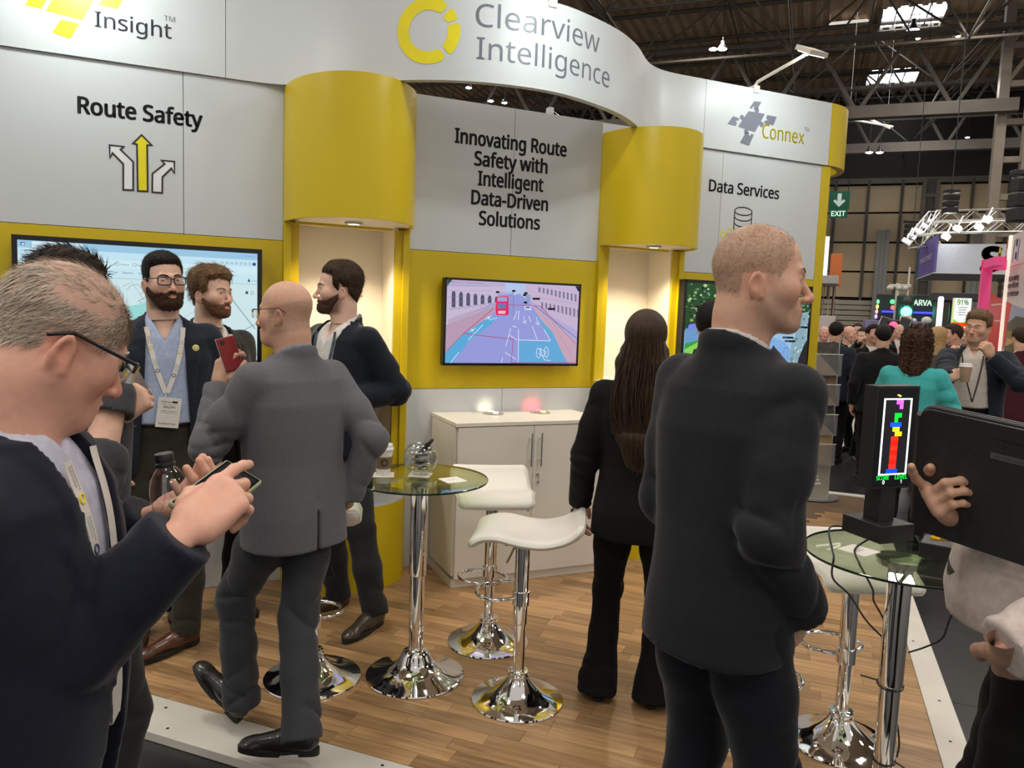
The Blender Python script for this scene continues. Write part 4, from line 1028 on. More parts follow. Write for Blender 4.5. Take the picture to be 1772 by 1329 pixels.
for px, w_, dark in ((1602, .75, True), (1527, .5, False), (1690, .6, False)):
    p = onY(px, 430, FY - .6); c_ = empty('wall_column', (p[0], p[1], AZ), 0, {1602: 'dark lattice column on the far wall', 1527: 'grey steel column on the far wall', 1690: 'pale green column on the far wall'}[px], 'column')
    top_ = 9.2 if dark else 6.6
    for sx in (-1, 1): MB().box((sx * w_ * .42 - .09, -.15, 0), (sx * w_ * .42 + .09, .15, top_)).build('flange', STEEL if dark else mat('column_grey' if px == 1527 else 'column_green', (.25, .25, .25) if px == 1527 else (.27, .28, .19), .6), c_)
    MB().box((-w_ * .4, -.03, 0), (w_ * .4, .03, top_)).build('web', mat('dark_post', (.07, .06, .055), .6) if dark else mat('column_web', (.30, .29, .28), .6), c_)
    if dark:
        for k in range(8): MB().box((-w_ * .42, -.12, .6 + k * 1.1), (w_ * .42, .12, .78 + k * 1.1)).build('batten', STEEL, c_)
# exit sign
p = onY(1452, 352, 44.5); ex = empty('exit_sign', p, 0, 'green hanging EXIT sign with a white down arrow', 'sign')
GRN = mat('exit_green', (.01, .10, .055), .5, emit=(.01, .12, .06), estr=.25); EW = mat('exit_white', (.6, .65, .6), .5, emit=(.6, .75, .65), estr=.35)
MB().box((-.50, -.06, -.30), (.50, .06, .62)).build('arrow_plate', GRN, ex); MB().box((-.44, -.06, -.74), (.44, .06, -.32)).build('word_plate', GRN, ex)
MB().prism([(-.10, .50), (.10, .50), (.10, .10), (.20, .20), (.30, .12), (0, -.20), (-.30, .12), (-.20, .20), (-.10, .10)], .062, .075, Matrix.Rotation(math.pi / 2, 4, 'X')).build('arrow', EW, ex)
put_text('lettering', 'EXIT', EW, ex, lambda u, v: (u, -.075, -.66 + v), width=.7, cap=.26, weight=.02, align='C')
for sx in (-1, 1): MB().tube([(sx * .4, 0, .6), (sx * .4, 0, 14 - p[2])], .02, 6).build('suspension_wire', DARKM(), ex)
# high-bay lamps in view
HB = mat('highbay_glow', (1, 1, 1), .5, emit=(1, .93, .82), estr=14)
for i, (px, py, D, lb) in enumerate(((1250, 85, 26, 'paired high-bay lamp over the Connex panel'), (1580, 53, 30, 'bright high-bay lamp below the large rooflight'), (1658, 63, 33, 'small high-bay lamp right of the large rooflight'), (1504, 264, 34, 'high-bay lamp of the pair above the exit sign'), (1522, 264, 34, 'high-bay lamp of the pair nearer the pylon'), (1588, 67, 30, 'dim high-bay lamp under the bright one'), (1674, 238, 36, 'small high-bay lamp beside the pylon foot'), (811, 152, 24, 'hall lamp seen under the header band'), (849, 175, 24, 'hall lamp low in the gap under the header band'), (873, 178, 26, 'right hall lamp in the gap under the header band'))):
    p = at(px, py, D); r = empty('highbay_lamp', p, 0, lb, 'lamp', 'high-bay lamps under the hall roof'); k = 1.25 if i == 1 else .8 if i in (0, 3, 4) else .5
    MB().lathe([(.16 * k, .0), (.20 * k, .02), (.19 * k, .06), (.08 * k, .22 * k), (.07 * k, .34 * k), (0, .34 * k)], 18).build('housing', DARKM(), r, smooth=True)
    MB().sphere((0, 0, .0), (.19 * k, .19 * k, .05 * k), 14, 8).build('glowing_lens', HB, r, smooth=True)
    MB().tube([(0, 0, .3 * k), (0, 0, max(.5, 13.88 - p[2]))], .012, 6).build('drop_wire', DARKM(), r)
    if i == 0: MB().sphere((-.3, 0, .02), (.14, .14, .04), 12, 8).build('glowing_lens', HB, r, smooth=True)
# linear battens on the roof
for i, (pa, pb) in enumerate((((1436, 41), (1502, 35)), ((1471, 190), (1540, 222)), ((1536, 200), (1615, 180)), ((1470, 206), (1545, 219)))):
    a, b_ = at(*pa, 31), at(*pb, 31.5); o = MB().tube([a, b_], .04 if i else .06, 8).tube([a, (a[0], a[1], 13.85)], .004, 5).build('light_batten', mat('lit_tube', (.75, .72, .66), .5, emit=(.9, .85, .75), estr=.5)); tag(o, ['pale tube batten beside the large rooflight', 'upper pale bar right of the yellow rounded end', 'pale bar sloping up to the girder', 'lower pale bar right of the yellow rounded end'][i], 'batten')

# ================================================================== OTHER STANDS
def label_box(name, lo, hi, m, label, cat, group=None, bev=.01):
    lo, hi = np.minimum(lo, hi), np.maximum(lo, hi); r = empty(name, ((lo[0] + hi[0]) / 2, (lo[1] + hi[1]) / 2, lo[2]), 0, label, cat, group); c = np.array(r.location)
    MB().box(tuple(lo - c), tuple(hi - c), bev).build('body', m, r); return r
# --- pink-framed stand with the white graphic wall along the aisle
GX = 2.62
gw = empty('graphic_wall', (GX, 13.1, AZ), 0, 'white exhibition wall with company logos and a red landscape graphic', 'exhibition wall')
PWH = mat('white_graphic_board', (.74, .70, .65), .5)
MB().box((0, -5.5, 0), (.12, 0, 2.97)).build('board', PWH, gw); MB().box((-.03, -.05, 0), (.0, .05, 2.97)).build('light_edge', mat('warm_white_edge', (.9, .86, .75), .5, emit=(1, .95, .8), estr=.4), gw)
MG = Matrix(((0, 1, 0, -.002), (-1, 0, 0, 0), (0, 0, 1, 0), (0, 0, 0, 1)))      # picture plane facing -X: u runs towards the camera
def GU(px, py):
    p = onX(px, py, GX); return (13.1 - p[1]), p[2] - AZ
class PicM(Pic):
    """picture in metres: u along the wall towards the camera, v height"""
    def __init__(s): super().__init__(1.0, 1.0)
    def poly(s, pts, col): return Pic.poly(s, [(u + .5, v + .5) for u, v in pts], col)
q = PicM(); GP = lambda *a: [GU(*t) for t in a]
q.poly(GP((1716, 508), (1751, 526), (1742, 575), (1738, 600), (1710, 640), (1700, 640), (1706, 560)), (.87, .24, .20))
q.poly(GP((1751, 526), (1800, 545), (1800, 600), (1742, 575)), (.62, .68, .76)); q.poly(GP((1743, 560), (1758, 547), (1775, 550), (1800, 552), (1800, 580), (1742, 572)), (.25, .36, .26)); q.poly(GP((1742, 572), (1800, 578), (1800, 660), (1735, 640)), (.55, .50, .26)); q.poly(GP((1742, 585), (1790, 600), (1800, 640), (1738, 620)), (.80, .70, .45)); q.poly(GP((1738, 600), (1760, 590), (1800, 620), (1800, 660), (1735, 650)), (.36, .42, .16))
for pl, w_ in (([(1716, 528), (1733, 526), (1737, 533), (1738, 560), (1735, 600)], .02), ([(1722, 555), (1730, 555), (1732, 562), (1731, 600)], .02)): q.line([(u + 0, v + 0) for u, v in GP(*pl)], w_, (.95, .80, .75))
u, v = GU(1730, 441); q.poly([(u - .13, v), (u, v + .17), (u + .13, v), (u, v - .17)], (.95, .83, .12)); q.rect(u - .09 , v - .03, u + .09, v + .03, (.35, .3, .05))
u, v = GU(1744, 436); q.rect(u - .10, v - .19, u + .10, v + .19, (.85, .22, .15)); q.rect(u - .065, v - .05, u + .065, v + .05, (.98, .9, .9))
u, v = GU(1759, 431); q.rect(u - .05, v - .14, u + .05, v + .14, (.25, .25, .28)); q.poly([(u - .19, v - .17), (u - .15, v - .17), (u - .11, v + .14), (u - .15, v + .14)], (.3, .5, .75)); q.poly([(u + .09, v - .17), (u + .13, v - .17), (u + .17, v + .14), (u + .13, v + .14)], (.3, .5, .75)); q.disc(u, v, .05, (.85, .85, .85))
q.line(GP((1721, 470), (1762, 458)), .008, (.85, .5, .45)); q.line(GP((1721, 470), (1800, 447)), .006, (.85, .5, .45))
for i, (t, py) in enumerate((('We are committed to making', 481), ('construction more efficient', 493), ('and resource intensive', 506))):
    u, v = GU(1727, py); u2, _ = GU(1763, py); Pic.text(q, t, u + .5, v + .42, .075, (.35, .33, .33), width=u2 - u, weight=.008)
# Pic.text multiplies by W = H = 1, so positions stay in metres
q.m.v = [(a, b_, c) for a, b_, c in q.m.v]
q.build('print', emitless(), gw, M=MG)
pk = mat('pink_frame_paint', (.80, .08, .26), .5, emit=(.8, .06, .25), estr=.18)  # pink paint with a faint glow added to its colour
fr = empty('pink_frame', (GX - .3, 13.15, AZ), 0, 'bright pink portal frame in front of the white graphic wall', 'frame')
MB().box((-.03, -.05, 0), (.10, .08, 2.62)).build('post', pk, fr); MB().box((-.03, -.05, 2.48), (.34, .08, 2.62)).build('beam', pk, fr); MB().box((-.028, -.8, 2.49), (.098, -.05, 2.61)).build('beam', pk, fr)
# --- hanging grey sign with a purple side, and its truss with floodlights
hs = empty('hanging_sign', (2.85, 22.6, 2.95), 0, 'grey hanging sign box with a black letter and purple side panel', 'sign')
MB().box((0, 0, 0), (.06, 3.6, .95)).build('purple_side', mat('violet_panel', (.16, .12, .42), .5), hs); MB().box((-.02, 3.3, .0), (.1, 3.7, 1.0)).build('teal_post', mat('teal_post', (.05, .12, .13), .5), hs)
MB().box((.1, 3.6, .1), (4.2, 3.7, 1.05)).build('grey_face', mat('grey_sign_face', (.50, .52, .56), .5), hs); MB().box((0, 0, -.03), (4.2, 3.7, .0)).build('soffit', mat('white_soffit', (.68, .72, .71), .5), hs)
put_text('lettering', 'S', mat('sign_black', (.01, .012, .012), .4), hs, lambda u, v: (1.65 + u, 3.59, .28 + v), width=.55, cap=.66, weight=.05)
put_text('lettering', 'roads.smart', mat('sign_white', (.8, .8, .85), .4), hs, lambda u, v: (-.004, 2.9 - u, .40 + v), width=2.4, cap=.16)
tw = empty('lighting_truss', (2.4, 22.0, 3.5), 0, 'silver lighting truss with floodlights above the grey sign', 'truss')
TR = mat('bright_truss_alloy', (.66, .64, .58), .35, .5)
def box_truss(a, b_, w_=.32, step=.45):
    a, b_ = np.array(a, float), np.array(b_, float); d = (b_ - a); L = np.linalg.norm(d); d /= L; s_ = np.cross(d, [0, 0, 1]); s_ /= np.linalg.norm(s_); off = [np.array([0, 0, 0]), np.array([0, 0, w_]), s_ * w_ + [0, 0, w_], s_ * w_]
    for o_ in off: bar(a + o_, b_ + o_, .026, tw, TR, 'chord')
    k = 0.0; i = 0
    while k < L - step / 2:
        for f0, f1 in ((0, 1), (2, 3)):
            p0, p1 = (off[f0], off[f1]) if i % 2 else (off[f1], off[f0]); bar(a + d * k + p0, a + d * min(L, k + step) + p1, .014, tw, TR, 'lacing')
        k += step; i += 1
box_truss(at(1572, 426, 21.5), at(1606, 384, 24.5)); box_truss(at(1606, 384, 24.5), at(1790, 379, 25.5)); box_truss(at(1572, 430, 21.5), at(1612, 424, 21.8)); box_truss(at(1600, 404, 23), at(1775, 402, 23.6))
FLD = mat('floodlight_glow', (1, 1, 1), .5, emit=(.97, .98, 1), estr=26); FLB = mat('floodlight_white', (.72, .72, .75), .4, emit=(.8, .82, .9), estr=.5)
for i, (px, py, D, on) in enumerate(((1569, 417, 21, 0), (1578, 409, 21.6, 0), (1590, 400, 22.5, 0), (1602, 391, 23.5, 0), (1612, 384, 24, 0), (1708, 380, 23, 1), (1657, 395, 22.5, 1), (1694, 393, 23, 1), (1637, 409, 22.2, 1))):
    p = at(px, py, D); r = empty('floodlight', p, 0, ['white floodlight at the low end of the silver truss', 'second white floodlight up the sloping truss', 'third white floodlight up the sloping truss', 'fourth white floodlight up the sloping truss', 'white floodlight at the corner of the truss', 'brightest lit floodlight above the white graphic wall', 'lit floodlight over the grey sign', 'lit floodlight beside the brightest one', 'lit floodlight above the purple sign panel'][i], 'floodlight', 'floodlights on the silver truss')
    MB().box((-.12, -.10, -.05), (.12, .10, .05), .015, Matrix.Rotation(.5, 4, 'Y')).build('head', FLB, r)
    MB().tube([(0, 0, .04), (.12, 0, .36)], .02, 6).build('yoke', FLB, r)
    MB().box((-.10, -.11, -.062), (.10, .09, -.052), 0, Matrix.Rotation(.5, 4, 'Y') @ Matrix.Rotation(.35 if on else 0, 4, 'X')).build('lens', FLD if on else FLB, r)
    if on: MB().sphere((0, -.1, 0), (.13 if i == 5 else .09, .05, .10 if i == 5 else .07), 10, 6).build('bulb', FLD, r)
# --- hanging loudspeakers
for px, py, D, w_, h_, lb in ((1645, 352, 20, .30, .5, 'black line-array loudspeaker hanging over the truss'), (1768, 345, 13, .32, .75, 'large black hanging loudspeaker beside the pylon'), (1580, 400, 26, .5, .5, 'small black loudspeaker behind the sloping truss')):
    p = at(px, py, D); r = empty('hanging_loudspeaker', p, .3, lb, 'loudspeaker')
    for k in range(3): MB().box((-w_ / 2, -.15, -h_ / 2 + k * h_ / 3), (w_ / 2, .15, -h_ / 2 + (k + 1) * h_ / 3 - .02), .02, Matrix.Rotation(.07 * k, 4, 'X')).build('cabinet', BLACKP(), r)
    MB().box((-w_ * .6, -.1, h_ / 2 + .02), (w_ * .6, .1, h_ / 2 + .10), .01).build('bumper', BLACKP(), r); MB().tube([(0, 0, h_ / 2), (0, 0, 12.5 - p[2])], .012, 6).build('chain', DARKM(), r)
# --- left-hand neighbour: white block sign, orange block, canopy on timber battens
def slab(name, pxs, Y, th, m, label, cat, fl=0):
    (x0, y0), (x1, y1) = pxs; a, b_ = onY(x0, y1, Y), onY(x1, y0, Y)
    if fl: a[2] = AZ
    r = label_box(name, (a[0], Y, a[2]), (b_[0], Y + th, b_[2]), m, label, cat)
    if not fl: MB().box((-.03, th / 2 - .03, AZ - a[2]), (.03, th / 2 + .03, .02)).build('support_post', DARKM(), r)
    return r
slab('block_sign', ((1385, 409), (1436, 475)), 17.0, .9, mat('bright_white_block', (.85, .85, .85), .5, emit=(1, 1, 1), estr=.55), 'glowing white block sign beyond the yellow end post', 'sign')
slab('orange_panel', ((1434, 439), (1459, 494)), 19.0, .2, mat('orange_panel', (.62, .16, .03), .5), 'flat orange panel beside the glowing white block', 'panel')
slab('canopy', ((1395, 477), (1452, 490)), 16.6, 1.6, mat('grey_canopy', (.45, .44, .43), .5), 'pale grey canopy on wooden battens', 'canopy')
r = empty('timber_column', onY(1430, 548, 17.2), 0, 'wooden batten column under the grey canopy', 'column'); 
for i, px in enumerate((1398, 1407, 1416, 1425, 1434, 1443)):
    a, b_ = onY(px - 3, 548, 17.2), onY(px + 3, 491, 17.2); L0 = np.array(r.location)
    MB().box(tuple(np.array([a[0], 17.15 + .12 * (i % 2), a[2]]) - L0), tuple(np.array([b_[0], 17.27 + .12 * (i % 2), b_[2]]) - L0), .01).build('batten', mat('pale_pine', (.55, .37, .24), .6, var=.1, scale=6, stretch=(1, 1, .2)), r)
slab('counter', ((1395, 547), (1446, 560)), 16.9, .9, mat('pinkish_white_board', (.62, .57, .55), .5), 'pale box base under the wooden battens', 'counter', 1)
slab('light_poster', ((1395, 561), (1440, 592)), 17.5, .06, mat('pale_blue_poster', (.55, .72, .80), .5, var=.5, scale=2, emit=(.5, .7, .8), estr=.3), 'pale blue poster under the box base', 'poster')
# --- dark stand with traffic signal, blue light strip and lettering
DY = 19.0
slab('dark_stand_wall', ((1512, 511), (1618, 600)), DY, .3, mat('black_green_wall', (.012, .028, .026), .5), 'black stand wall with white letters and a blue light strip', 'exhibition wall', 1)
r = empty('light_strip', onY(1520, 539, DY - .03), 0, 'blue light strip across the black stand wall', 'light strip'); a, b_ = onY(1526, 539, DY - .05), onY(1616, 539, DY - .05); MB().box(tuple(np.array([a[0], a[1], a[2] - .02]) - np.array(r.location)), tuple(np.array([b_[0], b_[1] + .04, a[2] + .02]) - np.array(r.location))).build('tube', mat('blue_glow', (.02, .03, .8), .4, emit=(.03, .04, 1), estr=2.2), r)
a = onY(1570, 528, DY - .03); r = empty('stand_lettering', a, 0, 'white raised letters on the black stand wall', 'lettering'); put_text('letters', 'iCARVA', EW, r, lambda u, v: (u, 0, v), width=.48, cap=.12, weight=.03)  # letters are no lamps; a faint glow is added so they show white
for px0, py0, cols, lb in ((1520, 515, ((.1, .8, .2), (.6, .7, .1), (.9, .2, .2), (.3, .2, .9)), 'column of green to red lamps on the black stand'), (1545, 515, ((.05, .8, .15), (.85, .08, .06)), 'green and red tube lamp on the black stand')):
    r = empty('signal_lamp', onY(px0, py0, DY - .03), 0, lb, 'lamp')
    for k, c in enumerate(cols): MB().sphere((.02 * k * (1 if len(cols) == 2 else -.3), 0, -.09 - k * (.13 if len(cols) == 2 else .11)), (.05 if len(cols) == 2 else .03, .03, .05), 10, 6).build('lamp', mat('led_%d%d' % (px0, k), c, .4, emit=c, estr=2.2), r, smooth=True)
tl = empty('traffic_signal', onY(1565, 575, 17.0), 0, 'traffic signal head showing green above a round sign', 'traffic signal')
h_ = onY(1565, 520, 17.0)[2] - onY(1565, 575, 17.0)[2]
MB().box((-.17, 0, -.1), (.13, .2, h_ + .1), .02).build('backboard', mat('dark_green_board', (.008, .05, .035), .5), tl); MB().tube([(0, .1, -1.6), (0, .1, 0)], .05, 8).build('pole', DARKM(), tl)
for k, (dz, c, e) in enumerate(((.0, (.05, .05, .05), 0), (-.2, (.05, 1, .55), 9))): MB().sphere((0, -.02, h_ + dz - .02), (.10, .05, .10), 16, 10).build('lens', mat('sig%d' % k, c, .4, emit=c, estr=e), tl, smooth=True)
MB().lathe([(0, 0), (.11, 0), (.11, .02), (0, .02)], 20, Matrix.Translation((0, -.03, h_ - .36)) @ Matrix.Rotation(math.pi / 2, 4, 'X')).build('round_sign', mat('sign_disc', (.8, .75, .75), .5), tl)
MB().tube([(.055 * math.cos(t), -.055, h_ - .37 + .05 * math.sin(t)) for t in np.linspace(0, math.pi, 10)], .012, 6).build('sign_arrow', mat('sign_red', (.6, .05, .05), .5), tl)
rl = empty('red_signal', onY(1546, 563, 15.5), 0, 'round red lit signal lamp above the crowd', 'signal'); MB().sphere((0, 0, 0), (.07, .04, .07), 16, 10).build('lens', mat('red_lens', (.9, .02, .05), .4, emit=(1, .03, .08), estr=4), rl, smooth=True); MB().box((-.10, .02, -.10), (.10, .12, .10), .02).build('housing', BLACKP(), rl); MB().tube([(0, .07, -1.7), (0, .07, -.1)], .03, 8).build('pole', DARKM(), rl)
cm = empty('camera_mast', onY(1556, 512, 17.4), 0, 'white mast with camera domes above the black stand', 'mast'); WM = mat('mast_white', (.7, .69, .62), .5)
MB().tube([(-.04, 0, -2.3), (-.04, 0, .25)], .035, 8).build('pole', WM, cm); MB().tube([(.15, 0, -.1), (.15, 0, .58)], .018, 8).build('antenna', WM, cm); MB().box((-.2, -.05, .17), (.2, .05, .23), .01).build('crossarm', WM, cm)
for dx in (-.17, -.02, .1): MB().sphere((dx, 0, .16), (.07, .07, .06), 12, 8).build('camera_dome', WM, cm, smooth=True)
for i, (px, Y) in enumerate(((1530, 15.8), (1564, 16.2))):
    r = empty('solar_panel', onY(px, 572, Y), 0, ['tilted solar panel left of the red signal', 'tilted solar panel right of the red signal'][i], 'solar panel', 'tilted solar panels'); M = Matrix.Translation((0, 0, .12)) @ Matrix.Rotation(.3, 4, 'Y') @ Matrix.Rotation(-.5, 4, 'X')
    MB().box((-.10, -.01, -.14), (.10, .01, .14), .004, M).build('frame', WM, r); MB().box((-.09, -.016, -.13), (.09, -.0125, .13), 0, M).build('cells', mat('solar_cells', (.006, .009, .009), .6), r); MB().tube([(0, .03, -1.7), (0, .03, .1)], .02, 6).build('pole', DARKM(), r)
slab('purple_counter', ((1496, 557), (1600, 575)), 18.0, .8, mat('lilac_board', (.30, .27, .48), .5), 'lilac counter front below the black stand wall', 'counter', 1)
for px in (1580, 1603): 
    r = empty('white_dome', onY(px, 557, 18.25), 0, 'white dome unit on the lilac counter beside the signal' if px == 1580 else 'larger white dome unit on the lilac counter', 'dome'); MB().sphere((0, 0, .03), (.10 if px == 1603 else .07, .08, .08 if px == 1603 else .05), 14, 8).build('shell', WM, r, smooth=True)
# --- 91% board, white light column and dark portal
slab('dark_portal', ((1614, 508), (1700, 519)), 15.0, .5, mat('charcoal_portal', (.03, .03, .04), .5), 'charcoal portal beam over the percentage board', 'portal')
slab('portal_leg', ((1614, 519), (1632, 600)), 15.05, .4, mat('charcoal_portal', (.03, .03, .04), .5), 'charcoal portal leg behind the white light column', 'portal', 1)
r = empty('light_column', onY(1624, 566, 14.8), 0, 'white glowing round column under the charcoal portal', 'light column'); hh = onY(1624, 516, 14.8)[2] - onY(1624, 566, 14.8)[2]; MB().lathe([(.045, -1.5), (.045, hh), (.03, hh + .03)], 14).build('tube', mat('column_glow', (.8, .85, .86), .4, emit=(.85, .92, .95), estr=.9), r, smooth=True)
pb = empty('percentage_board', onY(1660, 580, 14.6), 0, 'white green and orange board reading 91%', 'board')
A0, A1 = onY(1642, 580, 14.6), onY(1680, 517, 14.6); bw, bh = A1[0] - A0[0], A1[2] - A0[2]
MB().box((-bw / 2, .01, 0), (bw / 2, .07, bh)).build('board', PWH, pb); MB().box((-.05, .02, AZ - A0[2]), (.05, .06, 0)).build('stand_leg', PWH, pb)
q = Pic(bw, bh); q.rect(0, 0, 1, 1, (.97, .97, .97)); q.rect(.0, .0, 1, .42, (.50, .85, .25)); q.poly([(.15, .62)] + [(.5 + .48 * math.cos(t), .62 + .28 * math.sin(t)) for t in np.linspace(math.pi, 2 * math.pi, 14)] + [(1, 1), (.12, 1)], (.97, .97, .97)); q.rect(0, .08, 1, .34, (.95, .30, .05)); q.rect(.0, .34, .10, 1, (.85, .88, .6)); q.rect(.70, .2, 1, .235, (.95, .95, .9)); q.text('91%', .54, .82, .085, (.35, .58, .22), width=bw * .62, weight=.02, align='C')
for i in range(4): q.rect(.32 + .03 * (i % 2), .74 - i * .065, .80 - .04 * i, .757 - i * .065, (.45, .5, .45))
q.build('print', emit_attr('board_glow', .75), pb, loc=(0, .005, bh / 2))
# ================================================================== PEOPLE: bodies and clothes are grown as smooth solids on a grid
class Field:
    def __init__(s, lo, hi, h):
        s.lo = np.array(lo, np.float32); s.h = h; s.n = np.maximum(3, np.ceil((np.array(hi) - lo) / h).astype(int) + 1)
        s.ax = [s.lo[i] + h * np.arange(s.n[i], dtype=np.float32) for i in range(3)]
        s.v = np.full(s.n, .25, np.float32)
    def sl(s, lo, hi):
        out = []
        for i in range(3):
            a = int(max(0, math.floor((lo[i] - s.lo[i]) / s.h))); b = int(min(s.n[i], math.ceil((hi[i] - s.lo[i]) / s.h) + 1)); out.append(slice(a, max(a, b)))
        return tuple(out)
    def co(s, q): return s.ax[0][q[0]][:, None, None], s.ax[1][q[1]][None, :, None], s.ax[2][q[2]][None, None, :]
    def _u(s, q, d, k, sub=False):
        a = s.v[q]
        if a.size == 0: return
        if sub: d = -d; a2 = -a; d2 = -d; h = np.maximum(k - np.abs(a2 - d2), 0) / max(k, 1e-6); s.v[q] = -(np.minimum(a2, d2) - h * h * k * .25)
        else: h = np.maximum(k - np.abs(a - d), 0) / max(k, 1e-6); s.v[q] = np.minimum(a, d) - h * h * k * .25
    def cone(s, a, b, ra, rb, k=.02, sub=False, flat=None):
        a, b = np.array(a, np.float32), np.array(b, np.float32); m = max(ra, rb) + k + .06
        q = s.sl(np.minimum(a, b) - m, np.maximum(a, b) + m); X, Y, Z = s.co(q); e = b - a; L2 = float(e @ e) + 1e-9
        t = np.clip(((X - a[0]) * e[0] + (Y - a[1]) * e[1] + (Z - a[2]) * e[2]) / L2, 0, 1)
        dx, dy, dz = X - a[0] - t * e[0], Y - a[1] - t * e[1], Z - a[2] - t * e[2]
        if flat is not None:                          # (axis, factor): squash the cross-section along an axis
            f = np.array(flat[0], np.float32); f /= np.linalg.norm(f); w = dx * f[0] + dy * f[1] + dz * f[2]; g = 1 / flat[1] - 1
            dx, dy, dz = dx + f[0] * w * g, dy + f[1] * w * g, dz + f[2] * w * g
        s._u(q, np.sqrt(dx * dx + dy * dy + dz * dz) - (ra + (rb - ra) * t), k, sub); return s
    def chain(s, pts, rs, k=.02, **kw):
        for i in range(len(pts) - 1): s.cone(pts[i], pts[i + 1], rs[i], rs[i + 1], k, **kw)
        return s
    def ell(s, c, r, k=.02, sub=False, R=None):
        c, r = np.array(c, np.float32), np.array(r, np.float32); m = (r.max() if R is not None else r) + k + .05
        q = s.sl(c - m, c + m); X, Y, Z = s.co(q); X, Y, Z = X - c[0], Y - c[1], Z - c[2]
        if R is not None: X, Y, Z = R[0][0] * X + R[1][0] * Y + R[2][0] * Z, R[0][1] * X + R[1][1] * Y + R[2][1] * Z, R[0][2] * X + R[1][2] * Y + R[2][2] * Z
        k0 = np.sqrt((X / r[0]) ** 2 + (Y / r[1]) ** 2 + (Z / r[2]) ** 2); k1 = np.sqrt((X / r[0] ** 2) ** 2 + (Y / r[1] ** 2) ** 2 + (Z / r[2] ** 2) ** 2) + 1e-6
        s._u(q, k0 * (k0 - 1) / k1, k, sub); return s
    def loft(s, rows, k=.03, p=2.3, sub=False):
        """rows: (z, cx, cy, rx, ry) going up"""
        R = np.array(rows, np.float32); m = R[:, 3:].max() + k + .06
        q = s.sl((R[:, 1].min() - m, R[:, 2].min() - m, R[0, 0] - k - .05), (R[:, 1].max() + m, R[:, 2].max() + m, R[-1, 0] + k + .05)); X, Y, Z = s.co(q)
        f = lambda i: np.interp(Z.ravel(), R[:, 0], R[:, i]).astype(np.float32)[None, None, :]
        cx, cy, rx, ry = f(1), f(2), f(3), f(4)
        rad = (np.abs((X - cx) / rx) ** p + np.abs((Y - cy) / ry) ** p) ** (1 / p)
        d = (rad - 1) * np.minimum(rx, ry)
        d = np.maximum(d, np.maximum(R[0, 0] - Z, Z - R[-1, 0])); s._u(q, d, k, sub); return s
    def cut(s, pnt, nrm, rad=None):
        """remove what lies beyond a plane (within rad of the point)"""
        pnt, nrm = np.array(pnt, np.float32), np.array(nrm, np.float32); nrm = nrm / np.linalg.norm(nrm)
        q = s.sl(pnt - rad, pnt + rad) if rad else s.sl(s.lo, s.lo + s.h * s.n); X, Y, Z = s.co(q)
        d = (X - pnt[0]) * nrm[0] + (Y - pnt[1]) * nrm[1] + (Z - pnt[2]) * nrm[2]
        if rad:
            rr = np.sqrt((X - pnt[0]) ** 2 + (Y - pnt[1]) ** 2 + (Z - pnt[2]) ** 2); d = np.minimum(d, rad * .93 - rr)
        s.v[q] = np.maximum(s.v[q], d); return s
    def warp(s, fn): X, Y, Z = s.co(s.sl(s.lo, s.lo + s.h * s.n)); s.v += fn(X, Y, Z).astype(np.float32); return s
    def copy(s): c = Field.__new__(Field); c.lo, c.h, c.n, c.ax, c.v = s.lo, s.h, s.n, s.ax, s.v.copy(); return c
    def front(s, x, z, side=1):
        """y of the outermost surface at (x, z), seen from the front (side = 1) or back"""
        i = int(np.clip(round((x - s.lo[0]) / s.h), 0, s.n[0] - 1)); k = int(np.clip(round((z - s.lo[2]) / s.h), 0, s.n[2] - 1)); col = s.v[i, :, k]; w = np.where(col < 0)[0]
        if len(w) == 0: return 0.0
        j = w[-1] if side > 0 else w[0]; j2 = min(max(j + side, 0), s.n[1] - 1); t = col[j] / (col[j] - col[j2] + 1e-9); return float(s.ax[1][j] + side * s.h * t)
    def mesh(s):
        """surface nets"""
        v = s.v; ins = v < 0; c = [ins[i:i + v.shape[0] - 1, j:j + v.shape[1] - 1, k:k + v.shape[2] - 1] for i in (0, 1) for j in (0, 1) for k in (0, 1)]
        tot = sum(x.astype(np.int8) for x in c); act = (tot > 0) & (tot < 8); idx = np.argwhere(act)
        if len(idx) == 0: return np.zeros((0, 3), np.float32), np.zeros((0, 4), np.int64)
        num = np.full(act.shape, -1, np.int64); num[act] = np.arange(len(idx))
        cs = [(i, j, k) for i in (0, 1) for j in (0, 1) for k in (0, 1)]; vals = [v[idx[:, 0] + a, idx[:, 1] + b, idx[:, 2] + d] for a, b, d in cs]
        acc = np.zeros((len(idx), 3), np.float32); cnt = np.zeros(len(idx), np.float32)
        for a in range(8):
            for b in range(a + 1, 8):
                df = np.array(cs[b]) - np.array(cs[a])
                if np.abs(df).sum() != 1: continue
                m = (vals[a] < 0) != (vals[b] < 0); t = np.where(m, vals[a] / (vals[a] - vals[b] + 1e-12), 0)
                acc += np.where(m[:, None], np.array(cs[a], np.float32) + t[:, None] * df.astype(np.float32), 0); cnt += m
        V = (idx + acc / cnt[:, None]) * s.h + s.lo; F = []
        for ax in range(3):
            o1, o2 = (ax + 1) % 3, (ax + 2) % 3; A = [slice(1, -1)] * 3; Bq = [slice(1, -1)] * 3; A[ax] = slice(0, -1); Bq[ax] = slice(1, None)
            A2 = [slice(None)] * 3; 
            a = ins[tuple(A)]; b = ins[tuple(Bq)]; e = np.argwhere(a != b)
            if len(e) == 0: continue
            fl = a[e[:, 0], e[:, 1], e[:, 2]]; base = e.copy(); base[:, o1] += 1; base[:, o2] += 1
            def cell(d1, d2): q = base.copy(); q[:, o1] += d1; q[:, o2] += d2; q = q.astype(int); return num[q[:, 0], q[:, 1], q[:, 2]]
